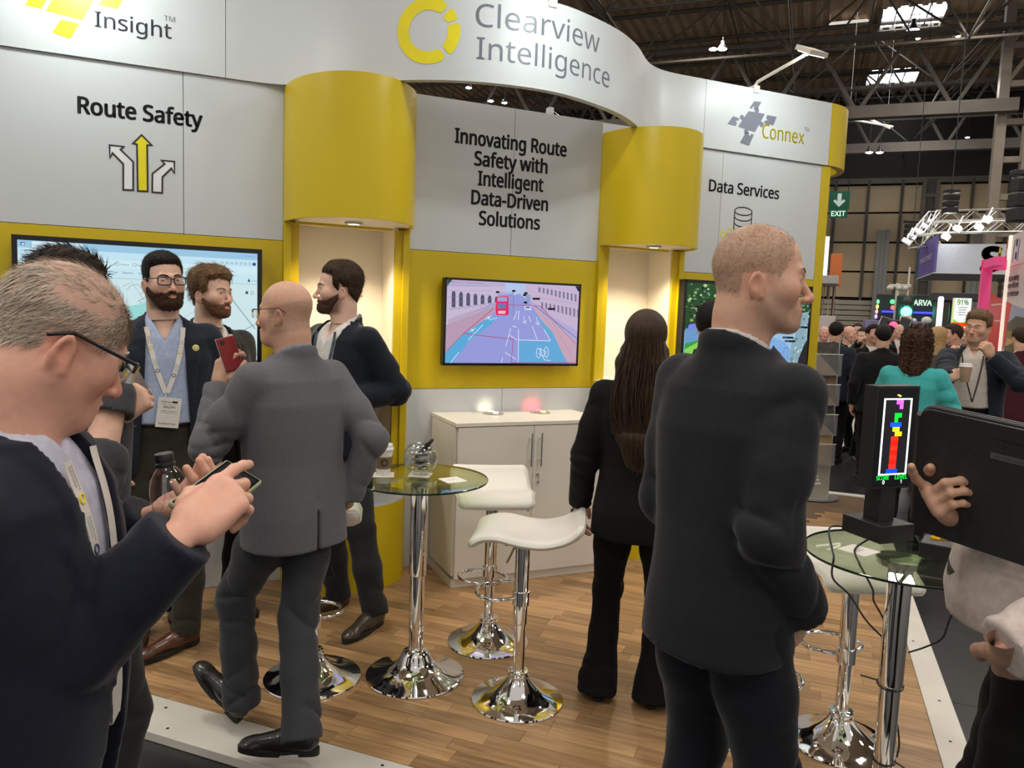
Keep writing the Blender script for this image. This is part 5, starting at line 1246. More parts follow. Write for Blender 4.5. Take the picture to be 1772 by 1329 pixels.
            quad = np.stack([cell(-1, -1), cell(0, -1), cell(0, 0), cell(-1, 0)], 1); quad[~fl] = quad[~fl][:, ::-1]; quad = quad[(quad >= 0).all(1)]; F.append(quad)
        return V.astype(np.float32), np.concatenate(F)

def smooth_mesh(V, F, it=1, lam=.5):
    if it <= 0 or len(V) == 0: return V
    e = np.concatenate([F[:, [0, 1]], F[:, [1, 2]], F[:, [2, 3]], F[:, [3, 0]]]); e = np.concatenate([e, e[:, ::-1]])
    cnt = np.bincount(e[:, 0], minlength=len(V)).astype(np.float32)[:, None]
    for _ in range(it):
        acc = np.stack([np.bincount(e[:, 0], weights=V[e[:, 1], i], minlength=len(V)) for i in range(3)], 1); V = V + lam * (acc / np.maximum(cnt, 1) - V)
    return V.astype(np.float32)
def folds(seed, amp=.004, freq=22.0, stretch=(1, 1, 1)):
    """soft cloth unevenness"""
    r = np.random.RandomState(seed); D = r.normal(size=(5, 3)); D /= np.linalg.norm(D, axis=1)[:, None]; D *= np.array(stretch); ph = r.uniform(0, 6.3, 5); fr = freq * r.uniform(.5, 1.6, 5)
    def fn(X, Y, Z):
        w = .35 * np.sin(9 * X + ph[0]) * np.sin(8 * Z + ph[1]) + .3 * np.sin(11 * Y + 7 * Z + ph[2]); out = 0
        for i in range(5): out = out + np.sin(fr[i] * (D[i, 0] * X + D[i, 1] * Y + D[i, 2] * Z + .12 * w) + ph[i])
        out = out / 2.2; return amp * np.sign(out) * np.abs(out) ** 1.3
    return fn
def creases(a, b, at_t, width, amp, lam, seed=0, rad=.12, tilt=None):
    """a few narrow folds running slantwise across a limb, strongest at at_t along a -> b and fading round it"""
    a, b = np.array(a, float), np.array(b, float); e = b - a; L = np.linalg.norm(e); e = e / L; r_ = np.random.RandomState(int(abs(seed) * 13 + 7)); tl = r_.normal(size=3); tl = tl - e * (tl @ e); tl /= np.linalg.norm(tl); tm = np.cross(e, tl)
    def fn(X, Y, Z):
        x, y, z = X - a[0], Y - a[1], Z - a[2]; s = x * e[0] + y * e[1] + z * e[2]; r2 = np.maximum(x * x + y * y + z * z - s * s, 0); p = x * tl[0] + y * tl[1] + z * tl[2]; q = x * tm[0] + y * tm[1] + z * tm[2]
        out = 0
        for i, (sl, ph, fr) in enumerate(((.75, .0, 1.0), (-.55, 1.7, .72))):
            u = s + sl * p + .02 * np.sin(26 * q + ph + seed); w = 1 - np.abs(np.sin(math.pi * u / (lam * 1.9) * fr + seed + ph)); m = np.clip(.25 + (q if i else p) / .05, 0, 1); out = out + (w ** 3 - .12) * m
        g = np.exp(-((s / L - at_t) / width) ** 2) * np.clip((rad * rad - r2) / (rad * rad * .3), 0, 1); return amp * 1.7 * g * out
    return fn
def rot(yaw=0, pitch=0, roll=0):
    """yaw turns left(+), pitch looks up(+), roll tilts towards the right shoulder(+); degrees"""
    return np.array(Matrix.Rotation(math.radians(yaw), 3, 'Z') @ Matrix.Rotation(math.radians(pitch), 3, 'X') @ Matrix.Rotation(math.radians(roll), 3, 'Y'))
def rotvec(v, ax, deg): return np.array(Matrix.Rotation(math.radians(deg), 3, Vector(ax)) @ Vector(v))

# ---- materials
def cloth(name, col, rough=.85, bump=.25, bscale=420, var=.10, scale=60, sheen=.15): return mat(name, col, rough, spec=.25, var=var, scale=scale, bump=bump, bscale=bscale, sheen=sheen)
def skin_mat():
    if 'skin' in MATS: return MATS['skin']
    m = mat('skin', rough=.48, attr=True, var=.05, scale=70, bump=.10, bscale=340, spec=.4); b = m.node_tree.nodes['Principled BSDF']
    b.inputs['Subsurface Weight'].default_value = .12; b.inputs['Subsurface Radius'].default_value = (.012, .004, .002); b.inputs['Subsurface Scale'].default_value = .6
    return m
def hair_mat(name, col, stretch=(90, 14, 90), rough=.6, var=.35, bump=.7):
    return mat(name, col, rough, spec=.18, var=var, scale=1.0, stretch=stretch, bump=bump, bscale=2.2)
SKIN = {'fair': (.68, .41, .30), 'ruddy': (.70, .38, .28), 'tan': (.62, .36, .25), 'light': (.72, .46, .35), 'warm': (.65, .38, .27)}

# ---- head
def head_field(h, nb, o=None):
    """nb: neck base in head coordinates. Head coordinates: x right, y forward, z up, eyes on z = 0; chin -.118, crown +.12"""
    o = o or {}; jw, ns, fat = o.get('jaw', 1.0), o.get('nose', 1.0), o.get('fat', 0.0)
    bg = o.get('bighair', 0); f = Field((-.105 - bg, -.135 - bg, -.175 - bg), (.105 + bg, .14, .15 + bg), h)
    f.ell((0, -.008, .030), (.0765, .098, .090), .01)
    f.cone((0, -.022, -.035), tuple(nb), .055 + fat * .3, .058 + fat, .03); hair = f.copy(); f.hair = hair
    f.ell((0, .026, -.045), (.060 + fat * .3, .062, .078 + fat * .2), .035)
    for x in (-1, 1):
        f.cone((x * .054 * jw, -.008, -.055), (x * .020, .066, -.100), .017 + fat, .014 + fat * .5, .03)
        f.ell((x * .044, .056, -.026), (.022 + fat * .5, .024, .024 + fat * .5), .03)
        f.cone((x * .036, .078, .019), (0, .088, .015), .0095, .009, .014)
    f.ell((0, .080, -.099), (.022 * jw + fat, .019, .020), .020)
    if fat > 0: f.ell((0, .030, -.105), (.042, .045, .022 + fat), .03)
    nl = .118 + .004 * (ns - 1)
    f.cone((0, .087, .006), (0, .106 + .006 * ns, -.036), .0070, .0100 * ns, .012); f.ell((0, nl - .006, -.041), (.0115 * ns, .0105, .0105), .008)
    for x in (-1, 1): f.ell((x * .0125 * ns, .100, -.044), (.0085, .0105, .0075), .006)
    f.ell((0, .078, -.072), (.030, .020, .026), .015)
    f.ell((0, .0960, -.0660), (.0225, .0066, .0046), .005); f.ell((0, .0945, -.0765), (.0195, .0075, .0058), .005)
    f.cone((-.021, .1015, -.0712), (.021, .1015, -.0712), .0035, .0035, .003, sub=True)
    for x in (-1, 1):
        f.ell((x * .0335, .101, .001), (.019, .020, .0115), .012, sub=True)
        f.ell((x * .0315, .0740, .0015), (.0150, .0150, .0142), .004)
        f.ell((x * .0315, .0930, -.0002), (.0125, .0090, .0034), .002, sub=True)
        R = rot(x * 22, 0, x * 8)
        f.ell((x * .0800, -.016, -.022), (.0075, .0185, .031), .006, R=R); f.cone((x * .075, -.006, -.012), (x * .077, -.004, -.046), .007, .007, .008)
        f.ell((x * .0895, -.013, -.020), (.0075, .0115, .019), .004, sub=True)
        f.ell((x * .0066, .103, -.0505), (.0036, .0065, .0035), .002, sub=True)
    nb = np.array(nb); f.chain([(0, -.022, -.035), (0, -.030, -.085), tuple(nb)], [.055 + fat * .3, .054 + fat, .061 + fat], .03)
    return f
def head_parts(o, h, M, t, nb_local, parts, eyes=True):
    """M, t: head rotation and position in the person's frame. Fills parts with (name, verts, faces, material, colours)"""
    nb = M.T @ (np.array(nb_local) - t); f = head_field(h, nb, o); V, F = f.mesh(); V = smooth_mesh(V, F, 1, .35)
    base = np.array(SKIN[o.get('skin', 'fair')]); C = np.tile(base, (len(V), 1)); x, y, z = V[:, 0], V[:, 1], V[:, 2]
    g = lambda cx, cy, cz, r: np.exp(-(((np.abs(x) - cx) ** 2 + (y - cy) ** 2 + (z - cz) ** 2) / r ** 2))[:, None]
    red = np.array([1.04, .85, .82]); C = C * (1 + (red - 1) * np.clip(g(.046, .07, -.04, .03) * .8 + g(0, .115, -.04, .022) + g(.083, -.015, -.022, .03) * .9, 0, 1))
    lip = np.clip(1 - ((x / .023) ** 2 + ((z + .0715) / .0115) ** 2), 0, 1)[:, None] * (y > .088)[:, None]; C = C * (1 + (np.array(o.get('lip', (.80, .58, .55))) - 1) * np.clip(lip * 2.5, 0, 1))
    if o.get('stubble'):                               # beard shadow or cropped hair: the skin really is darker there
        sc, amt = np.array(o['stubble'][0]), o['stubble'][1]; m = np.clip((-.035 - z + .35 * (.05 - y)) / .02, 0, 1) * np.clip((y + .02) / .03, 0, 1) * np.clip((z + .135) / .02, 0, 1); m = m * (1 - np.clip(lip[:, 0] * 3, 0, 1)); C = C * (1 - (amt * m)[:, None]) + sc * (amt * m)[:, None]
    if o.get('crop'):
        sc, amt, line = np.array(o['crop'][0]), o['crop'][1], o['crop'][2]; hl = line(x, y, z); m = np.clip(hl / .012, 0, 1) * amt * (.75 + .25 * np.sin(310 * x + 90 * np.sin(55 * z)) * np.sin(280 * y + 70 * np.sin(60 * x))); C = C * (1 - m[:, None]) + sc * m[:, None]
    parts['body'].append((V @ M.T + t, F, C))
    wld = lambda P: P @ M.T + t
    def shell(name, mask, thick, m, noise=None, it=1):
        q = (f if name == 'beard' or name == 'moustache' else f.hair).copy(); X, Y, Z = q.co(q.sl(q.lo, q.lo + q.h * q.n)); mk = mask(X, Y, Z); q.v = np.maximum(q.v - thick(X, Y, Z) * np.clip(mk / .022 + .12, .0, 1) ** .6, -mk)
        if noise: q.v = q.v + noise(X, Y, Z)
        A, B_ = q.mesh()
        if len(A): parts['extra'].append((name, wld(smooth_mesh(A, B_, it, .4)), B_, m, None))
        return q
    for nm, mask, thick, m, noise in o.get('shells', []): shell(nm, mask, thick, m, noise)
    if eyes:
        for sx in (-1, 1):
            c = np.array((sx * .0315, .0738, .0015)); gz = np.array((math.sin(math.radians(o.get('gaze', 0))), math.cos(math.radians(o.get('gaze', 0))), math.sin(math.radians(o.get('gaze_up', 0))))); gz /= np.linalg.norm(gz)
            b = MB(); b.sphere((0, 0, 0), .0133, 16, 12); P = np.array(b.v); dd = (P / .0133) @ gz; ir = np.array(o.get('iris', (.10, .12, .10)))
            P = P + gz * 0; cc = np.where((dd > .97)[:, None], np.array((.01, .01, .01)), np.where((dd > .84)[:, None], ir, np.array((.62, .58, .54))))
            # finer rings towards the iris: a small cap mesh
            u = np.cross(gz, (0, 0, 1)); u /= np.linalg.norm(u); w = np.cross(u, gz); vs, fs, cl = [], [], []
            for i, (a, col) in enumerate(((0, (.008, .008, .008)), (11, (.008, .008, .008)), (12, ir), (26, ir * .8), (28, (.35, .33, .3)))):
                for k in range(16): th = 2 * math.pi * k / 16; ar = math.radians(a); vs.append(.0135 * (gz * math.cos(ar) + (u * math.cos(th) + w * math.sin(th)) * math.sin(ar))); cl.append(col)
            for i in range(4):
                for k in range(16): k2 = (k + 1) % 16; fs.append((i * 16 + k, i * 16 + k2, (i + 1) * 16 + k2, (i + 1) * 16 + k))
            nV = len(P); P = np.concatenate([P, np.array(vs)]); FF = [tuple(q) for q in b.f] + [tuple(nV + i for i in q) for q in fs]; cc = np.tile(np.array((.62, .58, .54)), (nV, 1)); cc = np.concatenate([cc, np.array(cl)])
            parts['extra'].append(('eye', wld(P + c), FF, mat('eyeball', rough=.12, attr=True, var=0, spec=.6), cc))
        if o.get('brow'):
            bm, bt = o['brow']
            for sx in (-1, 1):
                b = MB(); ps = []
                for xx, zz in ((.012, .018), (.022, .022), (.034, .0245), (.044, .021), (.050, .016)):
                    i, k = int(round((sx * xx - f.lo[0]) / f.h)), int(round((zz - f.lo[2]) / f.h)); ps.append((sx * xx, f.front(sx * xx, zz) + .0006, zz))
                b.tube(ps, [bt * .7, bt, bt, bt * .8, bt * .4], 6); parts['extra'].append(('eyebrow', wld(np.array(b.v)), b.f, bm, None))
        if o.get('glasses') is not None: glasses(o['glasses'], f, wld, parts)
    return f
def glasses(g, f, wld, parts):
    m = g.get('mat') or mat('black_frame', (.012, .012, .014), .3); hw, hh, yy, zz = g.get('hw', .027), g.get('hh', .018), .112, -.004
    b = MB()
    for sx in (-1, 1):
        pts = [(sx * .0335 + hw * np.sign(math.cos(t)) * abs(math.cos(t)) ** .55, yy - .012 * (abs(sx * .0335 + hw * math.cos(t)) / .06) ** 2, zz + hh * np.sign(math.sin(t)) * abs(math.sin(t)) ** .6) for t in np.linspace(0, 2 * math.pi, 28)[:-1]]
        if g.get('half'): b.tube([p for p in pts if p[2] > zz - .002], g.get('r', .0022), 6)
        else: b.tube(pts, g.get('r', .0022), 6, closed=True)
        b.tube([(sx * .0605, yy - .010, zz + hh * .75), (sx * .076, yy - .022, zz + hh * .7), (sx * .083, .03, .010), (sx * .0815, -.015, .012), (sx * .080, -.045, -.006)], g.get('rt', .0024), 6)
    b.tube([(-.008, yy + .001, zz + .006), (0, yy + .004, zz + .009), (.008, yy + .001, zz + .006)], g.get('r', .0022), 6)
    parts['extra'].append(('glasses_frame', wld(np.array(b.v)), b.f, m, None))
    for sx in (-1, 1):
        L = MB(); L.prism([(sx * .0335 + hw * .97 * np.sign(math.cos(t)) * abs(math.cos(t)) ** .55, zz + hh * .97 * np.sign(math.sin(t)) * abs(math.sin(t)) ** .6) for t in np.linspace(0, 2 * math.pi, 24)[:-1]], -.0004, .0004)
        P = np.array([(a, yy - .004 - c_, b_) for a, b_, c_ in L.v]); parts['extra'].append(('glasses_lens', wld(P), L.f, glass('lens_glass', (.97, .97, .97), .02, ior=1.5), None))

# ---- hand: wrist at the origin, y along the fingers, z out of the back of the hand; x to the thumb side for a right palm-down hand is -x
def hand_mesh(side, dirv, back, o, h=.0032):
    """side +1 right, -1 left; dirv: along the hand, back: out of its back. o: curl per finger (index..little), thumb pose"""
    y = np.array(dirv, float); y /= np.linalg.norm(y); z = np.array(back, float); z -= y * (z @ y); z /= np.linalg.norm(z); x = np.cross(y, z); sc = o.get('scale', 1.0)
    ts = -side                                        # the thumb lies on -x for a right hand
    f = Field((-.085, -.05, -.105), (.085, .205, .085), h)
    f.cone((0, -.045, 0), (0, .015, 0), .026, .027, .015, flat=((0, 0, 1), .72))
    for xx, L in ((.028, .086), (.010, .092), (-.009, .088), (-.026, .080)): f.cone((ts * xx * .8, .012, -.002), (ts * xx, L - .004, 0), .0165, .0125, .014)
    f.ell((ts * .022, .035, -.012), (.020, .034, .015), .014); f.ell((-ts * .022, .035, -.010), (.014, .034, .013), .014)
    bones = [(.029, .086, (.042, .026, .021)), (.0095, .092, (.046, .030, .022)), (-.0095, .088, (.043, .028, .022)), (-.027, .080, (.034, .021, .020))]; rad = (.0098, .0100, .0095, .0085)
    curls = o.get('curl', [(20, 25, 15)] * 4); spread = o.get('spread', (4, 1, -2, -6))
    for i, (xx, by, Ls) in enumerate(bones):
        p = np.array((ts * xx, by - .006, -.001)); a = 0; r = rad[i]
        for j in range(3):
            a += math.radians(curls[i][j]); s_ = math.radians(spread[i]) * ts; d = np.array((math.sin(s_) * math.cos(a), math.cos(a) * math.cos(s_), -math.sin(a))); q = p + d * Ls[j]
            f.cone(p, q, r * (1 - .07 * j), r * (1 - .07 * (j + 1)), .005 if j else .008); p = q
    tb = o.get('thumb', ((.042, .032, -.012), (.062, .060, -.022), (.066, .088, -.026), (.064, .106, -.030)))
    f.chain([(ts * a, b_, c) for a, b_, c in tb], [.0155, .0125, .0110, .0090], .008)
    V, F = f.mesh(); V = smooth_mesh(V, F, 1, .3); return (V * sc) @ np.array([x, y, z]), F
# ---- whole figures
def ik(a, c, L1, L2, hint):
    a, c, hint = map(lambda q: np.array(q, float), (a, c, hint)); d = c - a; D = np.linalg.norm(d)
    if D > (L1 + L2) * .999: c = a + d / D * (L1 + L2) * .999; d = c - a; D = np.linalg.norm(d)
    e = d / D; x = (L1 * L1 - L2 * L2 + D * D) / (2 * D); hgt = math.sqrt(max(0, L1 * L1 - x * x)); n = hint - e * (hint @ e); n /= (np.linalg.norm(n) + 1e-9)
    return a + e * x + n * hgt, c
def facing(deg):
    """0 looks at the camera's image plane, +90 to image right, 180 away; returns the yaw of a figure looking along +y"""
    a = math.radians(deg); d = -FW * math.cos(a) + RT * math.sin(a); return math.atan2(-d[0], d[1])
def shoe_parts(M, t, sty, parts):
    """foot frame: x right, y to the toes, z up, sole on z = 0, ankle above the origin"""
    f = Field((-.065, -.10, -.005), (.065, .24, .135), sty.get('h', .0055)); pt = sty.get('point', 0.0)
    f.cone((0, -.040, .048), (0, .05, .048), .036, .038, .02); f.cone((0, .05, .052), (0, .155 + pt, .030), .040, .030 - pt * .15, .02, flat=((0, 0, 1), .95)); f.ell((0, .172 + pt, .026), (.040 - pt * .3, .046, .024), .02)
    f.cone((0, -.030, .06), (0, -.022, .105), .036, .040, .02); f.cone((0, .005, .07), (0, -.01, .115), .035, .036, .02); f.ell((0, -.022, .125), (.032, .040, .04), .006, sub=True)
    f.cut((0, 0, .018), (0, 0, -1)); f.cut((0, 0, .112), (0, 0, 1)); V, F = f.mesh()
    parts.append(('upper', smooth_mesh(V, F, 1) @ M.T + t, F, sty['mat'], None))
    w = MB(); out = []
    for a in np.linspace(0, 2 * math.pi, 40)[:-1]:
        c, s_ = math.cos(a), math.sin(a); yy = .072 + pt / 2 + (.150 + pt / 2) * s_; ww = .043 - .006 * math.cos(2 * (a - .4)) - (.006 if yy < .02 else 0) - (max(0, yy - .13) * .12); out.append((ww * np.sign(c) * abs(c) ** .75, yy))
    w.prism(out, .010, .024); w.prism([(x_ * .98, y_) for x_, y_ in out if y_ < -.005] + [], 0, .011) if sty.get('heel', True) else None
    w.prism([(x_ * .97, y_) for x_, y_ in out if y_ > .045], .001, .011); parts.append(('sole', np.array(w.v) @ M.T + t, w.f, sty.get('sole') or mat('dark_sole', (.012, .010, .009), .6), None))
    l = MB()
    for k in range(4): yy = .045 + k * .022; zz = .094 - k * .0105; l.tube([(-.016, yy, zz - .006), (0, yy + .002, zz), (.016, yy, zz - .006)], .0022, 5)
    parts.append(('laces', np.array(l.v) @ M.T + t, l.f, sty.get('lace') or mat('black_lace', (.01, .01, .01), .8), None))
def AP(deg, px): return deg - math.degrees(math.atan((px - IMG_W / 2) / FOCAL))      # apparent facing as seen from the camera
ARM = (.295, .265)
def person(label, pos, face, S):
    """S: description of build, pose and clothes; the figure stands 1.78 m before scaling"""
    sc = S.get('height', 1.78) / 1.78; z0 = pos[2] if len(pos) > 2 else 0.0
    root = empty('person', (pos[0], pos[1], z0), facing(face), label, 'person', S.get('group')); root.scale = (sc, sc, sc)
    lean = np.array(S.get('lean', (0, 0, 0)), float); fem = S.get('female', False); wd = S.get('wide', 1.0); bel = S.get('belly', 0.0); tw = math.radians(S.get('twist', 0))
    H = S.get('h', .009); seed = S.get('seed', 1)
    def up(z): return lean * np.clip((z - .95) / .55, 0, 1.4)          # sideways and forward shift of the upper body
    nb = np.array((0, -.014, 1.488)) + up(1.488)
    shx = (.158 if fem else .180) * wd; sh = {}
    for k, sx in (('R', 1), ('L', -1)): sh[k] = np.array((sx * shx * math.cos(tw), sx * shx * math.sin(tw) - .012, 1.405 + S.get('shrug', 0) + sx * S.get('tilt', 0))) + up(1.41)
    hd = S.get('head', {}); Mh = rot(hd.get('yaw', 0), hd.get('pitch', 0), hd.get('roll', 0)); pv = np.array((0, -.02, 1.56)) + up(1.56); hc = pv + Mh @ np.array((0, .035, .102)) + np.array(hd.get('shift', (0, 0, 0)))
    parts = {'body': [], 'extra': []}
    head_parts(hd, hd.get('h', .0045), Mh, hc, nb + np.array((0, 0, -.03)), parts, hd.get('eyes', True))
    # arms
    arms = {}
    for k, sx in (('R', 1), ('L', -1)):
        A = S.get('arms', {}).get(k, {}); wr = np.array(A.get('wrist', (sx * (shx + .07), .02, .88)), float)
        if 'wrist' not in A: wr = wr + lean * .6
        el, wr = ik(sh[k], wr, ARM[0], ARM[1], A.get('hint', (sx * .5, -1, -.2))); dirv = np.array(A.get('dir', wr - el), float); bk = np.array(A.get('back', (sx, 0, 0)), float); arms[k] = (el, wr, dirv, bk, A)
        if A.get('hand', True):
            V, F = hand_mesh(sx, dirv, bk, A.get('pose', {}), A.get('h', .0042)); base = np.array(SKIN[hd.get('skin', 'fair')]) * A.get('tone', 1.0); parts['body'].append((V + wr + dirv / np.linalg.norm(dirv) * .012, F, np.tile(base, (len(V), 1))))
    # hidden body that joins head, arms and legs
    hipx = .088 * wd; legs = {}
    for k, sx in (('R', 1), ('L', -1)):
        Lg = S.get('legs', {}).get(k, {}); ank = np.array(Lg.get('ankle', (sx * .11, -.03, .085)), float); hip = np.array((sx * hipx, 0, .90)) + np.array(Lg.get('hip', (0, 0, 0))); kn, ank = ik(hip, ank, .43, .41, Lg.get('hint', (sx * .15, 1, 0))); legs[k] = (hip, kn, ank, Lg)
    bf = Field((-.62, -.5, -.02), (.62, .75, 1.62), .024)
    bf.loft([(.86, 0, 0, .12, .09), (1.05, *up(1.05)[:2], .11, .085), (1.3, *up(1.3)[:2], .13, .085), (1.42, *up(1.42)[:2], .11, .07)], .05)
    bf.chain([tuple(up(1.4) + (0, 0, 1.4)), tuple(nb), tuple(nb + np.array((0, 0, .03)))], [.07, .05, .05], .04)
    for k in 'RL':
        el, wr, dv, bk, A = arms[k]; bf.chain([sh[k], el, wr], [.042, .036, .026], .03); hip, kn, ank, Lg = legs[k]; bf.chain([hip, kn, ank], [.07, .05, .036], .03)
    V, F = bf.mesh(); parts['body'].append((V, F, np.tile(np.array(SKIN[hd.get('skin', 'fair')]), (len(V), 1))))
    Vs, Fs, Cs, n = [], [], [], 0
    for V, F, C in parts['body']: Vs.append(V); Fs.append(np.asarray(F) + n); Cs.append(C); n += len(V)
    mesh_obj('body', np.concatenate(Vs), np.concatenate(Fs), skin_mat(), root, True, cols=np.concatenate(Cs))
    # clothes
    if 'trousers' in S:
        T = S['trousers']; f = Field((-.42, -.45, -.02), (.42, .5, 1.10), T.get('h', H)); br = bel * .7
        f.loft([(.80, 0, 0, .165 * wd, .115), (.90, 0, -.01, .178 * wd, .128), (1.0, 0, br * .5, .165 * wd, .118 + br * .5), (1.06, 0, br * .6, .160 * wd, .112 + br * .6)], .03)
        q = T.get('fit', 1.0); bot = T.get('hem', .066)
        for k in 'RL':
            hip, kn, ank, Lg = legs[k]; an = np.array(ank) + (np.array(ank) - kn) / np.linalg.norm(np.array(ank) - kn) * T.get('drop', .035)
            f.chain([hip + (0, 0, -.02), hip * .55 + kn * .45, kn, kn * .5 + ank * .5, an], [.094 * q, .082 * q, .067 * q, .064 * q, bot], .03); s_ = 1 if k == 'R' else -1
            f.warp(creases(kn, ank, .9, .22, T.get('crease', .007), .055, seed + s_, .16)); f.warp(creases(hip, kn, .95, .25, T.get('crease', .007) * .8, .07, seed + 2 * s_, .16)); f.warp(creases(hip, kn, .12, .2, T.get('crease', .007) * .6, .06, seed + 3, .17))
            f.cut(an - (an - kn) / np.linalg.norm(an - kn) * .012, (an - kn) * .6 + np.array((0, 0, -.4)) * np.linalg.norm(an - kn), .16)
        f.warp(folds(seed + 5, .0022, 26)); V, F = f.mesh(); parts['extra'].append(('trousers', smooth_mesh(V, F, 1, .4), F, T['mat'], None))
        if T.get('belt'):
            b = MB(); zb = 1.035; pts = [((.168 * wd) * np.sign(math.cos(a)) * abs(math.cos(a)) ** .87, br * .55 + (.121 + br * .6) * np.sign(math.sin(a)) * abs(math.sin(a)) ** .87) for a in np.linspace(0, 2 * math.pi, 48)[:-1]]
            b.prism(pts, zb - .016, zb + .016); parts['extra'].append(('belt', np.array(b.v), b.f, mat('black_belt', (.012, .011, .011), .35), None))
    if 'shoes' in S:
        for k, sx in (('R', 1), ('L', -1)):
            hip, kn, ank, Lg = legs[k]; M = rot(Lg.get('toe', -sx * 10), Lg.get('toe_pitch', 0), 0); t = np.array(ank) - M @ np.array((0, -.012, .092)); sp = []; shoe_parts(M, t, S['shoes'], sp); parts.setdefault('shoe', []).append(sp)
    prof = S.get('profile') or ([(.80, .178, .135), (.90, .176, .132), (1.0, .158, .116), (1.10, .142, .105), (1.2, .152, .112), (1.32, .168, .128), (1.41, .160, .105), (1.46, .11, .080), (1.49, .066, .064)] if fem else
        [(.78, .196, .140), (.90, .190, .138), (1.0, .178, .130), (1.10, .172, .126), (1.2, .182, .130), (1.32, .196, .132), (1.41, .186, .112), (1.455, .125, .086), (1.49, .072, .068)])
    def rows(off, z0, z1, puff=1.0):
        P = np.array(prof); zs = np.unique(np.concatenate([[z0], P[(P[:, 0] > z0) & (P[:, 0] < z1), 0], [z1]])); out = []
        for z in zs:
            rx, ry = np.interp(z, P[:, 0], P[:, 1]) * wd + off, np.interp(z, P[:, 0], P[:, 2]) + off; bb = bel * math.exp(-((z - 1.06) / .17) ** 2); u = up(z); out.append((z, u[0], u[1] - .005 + bb * .5, rx + bb * .25, ry + bb * .5))
        return out
    fields = {}
    def garment(name, G, off, sleeve=True):
        hem = G.get('hem', 1.03 if name == 'shirt' else .80); f = Field((-.62, -.52, min(hem - .03, .7)), (.62, .75, 1.63), G.get('h', H))
        f.loft(rows(off, hem, 1.49), .02, 2.35)
        f.chain([sh['L'] + (.03, 0, .0), nb + (0, -.005, -.058), sh['R'] + (-.03, 0, .0)], [.050 + off * .8, .066 + off, .050 + off * .8], .045)
        if G.get('bust'):
            for sx in (-1, 1): f.ell((sx * .075, .085, 1.27), (.065, .06, .065), .05)
        f.warp(folds(seed + int(off * 1000), G.get('fold', .003), G.get('ffreq', 17), (1, 1, .55)))
        cy = up(1.5)
        if G.get('collar') == 'jacket':
            f.cone(tuple(nb + (0, -.002, -.03)), tuple(nb + (0, -.012, .022)), .088 + off, .068 + off, .012); f.cut(tuple(nb + (0, -.03, .030)), (0, .5, 1), .10); f.cone(tuple(nb + (0, .06, .0)), tuple(nb + (0, .07, .14)), .03, .08, .01, sub=True)
        if G.get('collar') == 'shirt':
            f.cone(tuple(nb + (0, .004, -.03)), tuple(nb + (0, -.006, .046)), .076, .068, .008); f.cut(tuple(nb + (0, -.03, .046)), (0, .42, 1), .105)
        f.cone(tuple(nb + (0, -.004, .0)), tuple(nb + (0, .004, .15)), .0585, .064, .003, sub=True)          # room for the neck
        if G.get('notch') is not None:                     # open collar
            X, Y, Z = f.co(f.sl(f.lo, f.lo + f.h * f.n)); zb = nb[2] - G['notch']; f.v = np.maximum(f.v, np.minimum(np.minimum((Z - zb) * .55 - np.abs(X - nb[0]), Y - nb[1] - .03), Z - zb).astype(np.float32))
        if G.get('band'):                                  # polo / crew neck band
            f.cone(tuple(nb + (0, 0, -.02)), tuple(nb + (0, -.004, .02)), .075, .068, .01)
        op = G.get('open')
        if op:                                             # [(z, half width), ...] opening down the front
            zz, ww = [a for a, b in op], [b for a, b in op]; X, Y, Z = f.co(f.sl(f.lo, f.lo + f.h * f.n)); w = np.interp(Z.ravel(), zz, ww)[None, None, :].astype(np.float32); ox = np.interp(Z.ravel(), [.9, 1.5], [0, lean[0]])[None, None, :]; oy = np.interp(Z.ravel(), [.95, 1.5], [0, lean[1]])[None, None, :]
            if G.get('lapel'):
                lw = G['lapel']; lz = [a for a, b in lw]; lv = [b for a, b in lw]; l = np.interp(Z.ravel(), lz, lv, 0, 0)[None, None, :]; msk = (np.abs(X - ox) < w + l) & (Y > .02 + oy) & (l > .004); f.v -= (.0065 * msk).astype(np.float32)
            f.v = np.maximum(f.v, np.minimum(np.minimum(w - np.abs(X - ox - G.get('shift', 0)), Y - .015 - oy), 10).astype(np.float32) * np.where(w > .001, 1, -1).astype(np.float32) * 1.0 - np.where(w > .001, 0, 1).astype(np.float32))
        if G.get('vent'):                                  # slit at the back hem
            X, Y, Z = f.co(f.sl(f.lo, f.lo + f.h * f.n)); f.v = np.maximum(f.v, np.minimum(np.minimum(.003 + (G['vent'] - Z) * .012 - np.abs(X - G.get('vent_x', 0)), -Y - .06), G['vent'] - Z).astype(np.float32))
        fields[name] = f.copy()
        for k in 'RL':
            el, wr, dv, bk, A = arms[k]; r0, r1, r2 = G.get('sleeve', (.062, .054, .045)); e = G.get('short')
            if not sleeve: continue
            s_ = sh[k] + np.array((0, 0, G.get('pad', .004))); end = wr if not e else el * (1 - e) + wr * e; cuff = end + (end - el) / np.linalg.norm(end - el) * .04
            g = f.copy() ; g.v[:] = .25
            g.chain([s_, s_ * .45 + el * .55, el, cuff], [r0 + off * .6, (r0 + r1) / 2 + off * .5, r1 + off * .4, r2 + off * .4], .03); c = G.get('crease', .008); sg = 1 if k == 'R' else -1
            g.warp(creases(s_, el, .95, .30, c, .062, seed + sg, .11)); g.warp(creases(el, wr, .12, .30, c, .058, seed + 2 * sg, .11)); g.warp(creases(el, wr, .75, .25, c * .5, .05, seed + 5 * sg, .1)); g.warp(creases(s_, el, .25, .25, c * .5, .09, seed + 4 * sg, .12))
            g.cut(end + (end - el) / np.linalg.norm(end - el) * G.get('cuff', -.004), end - el, .13)
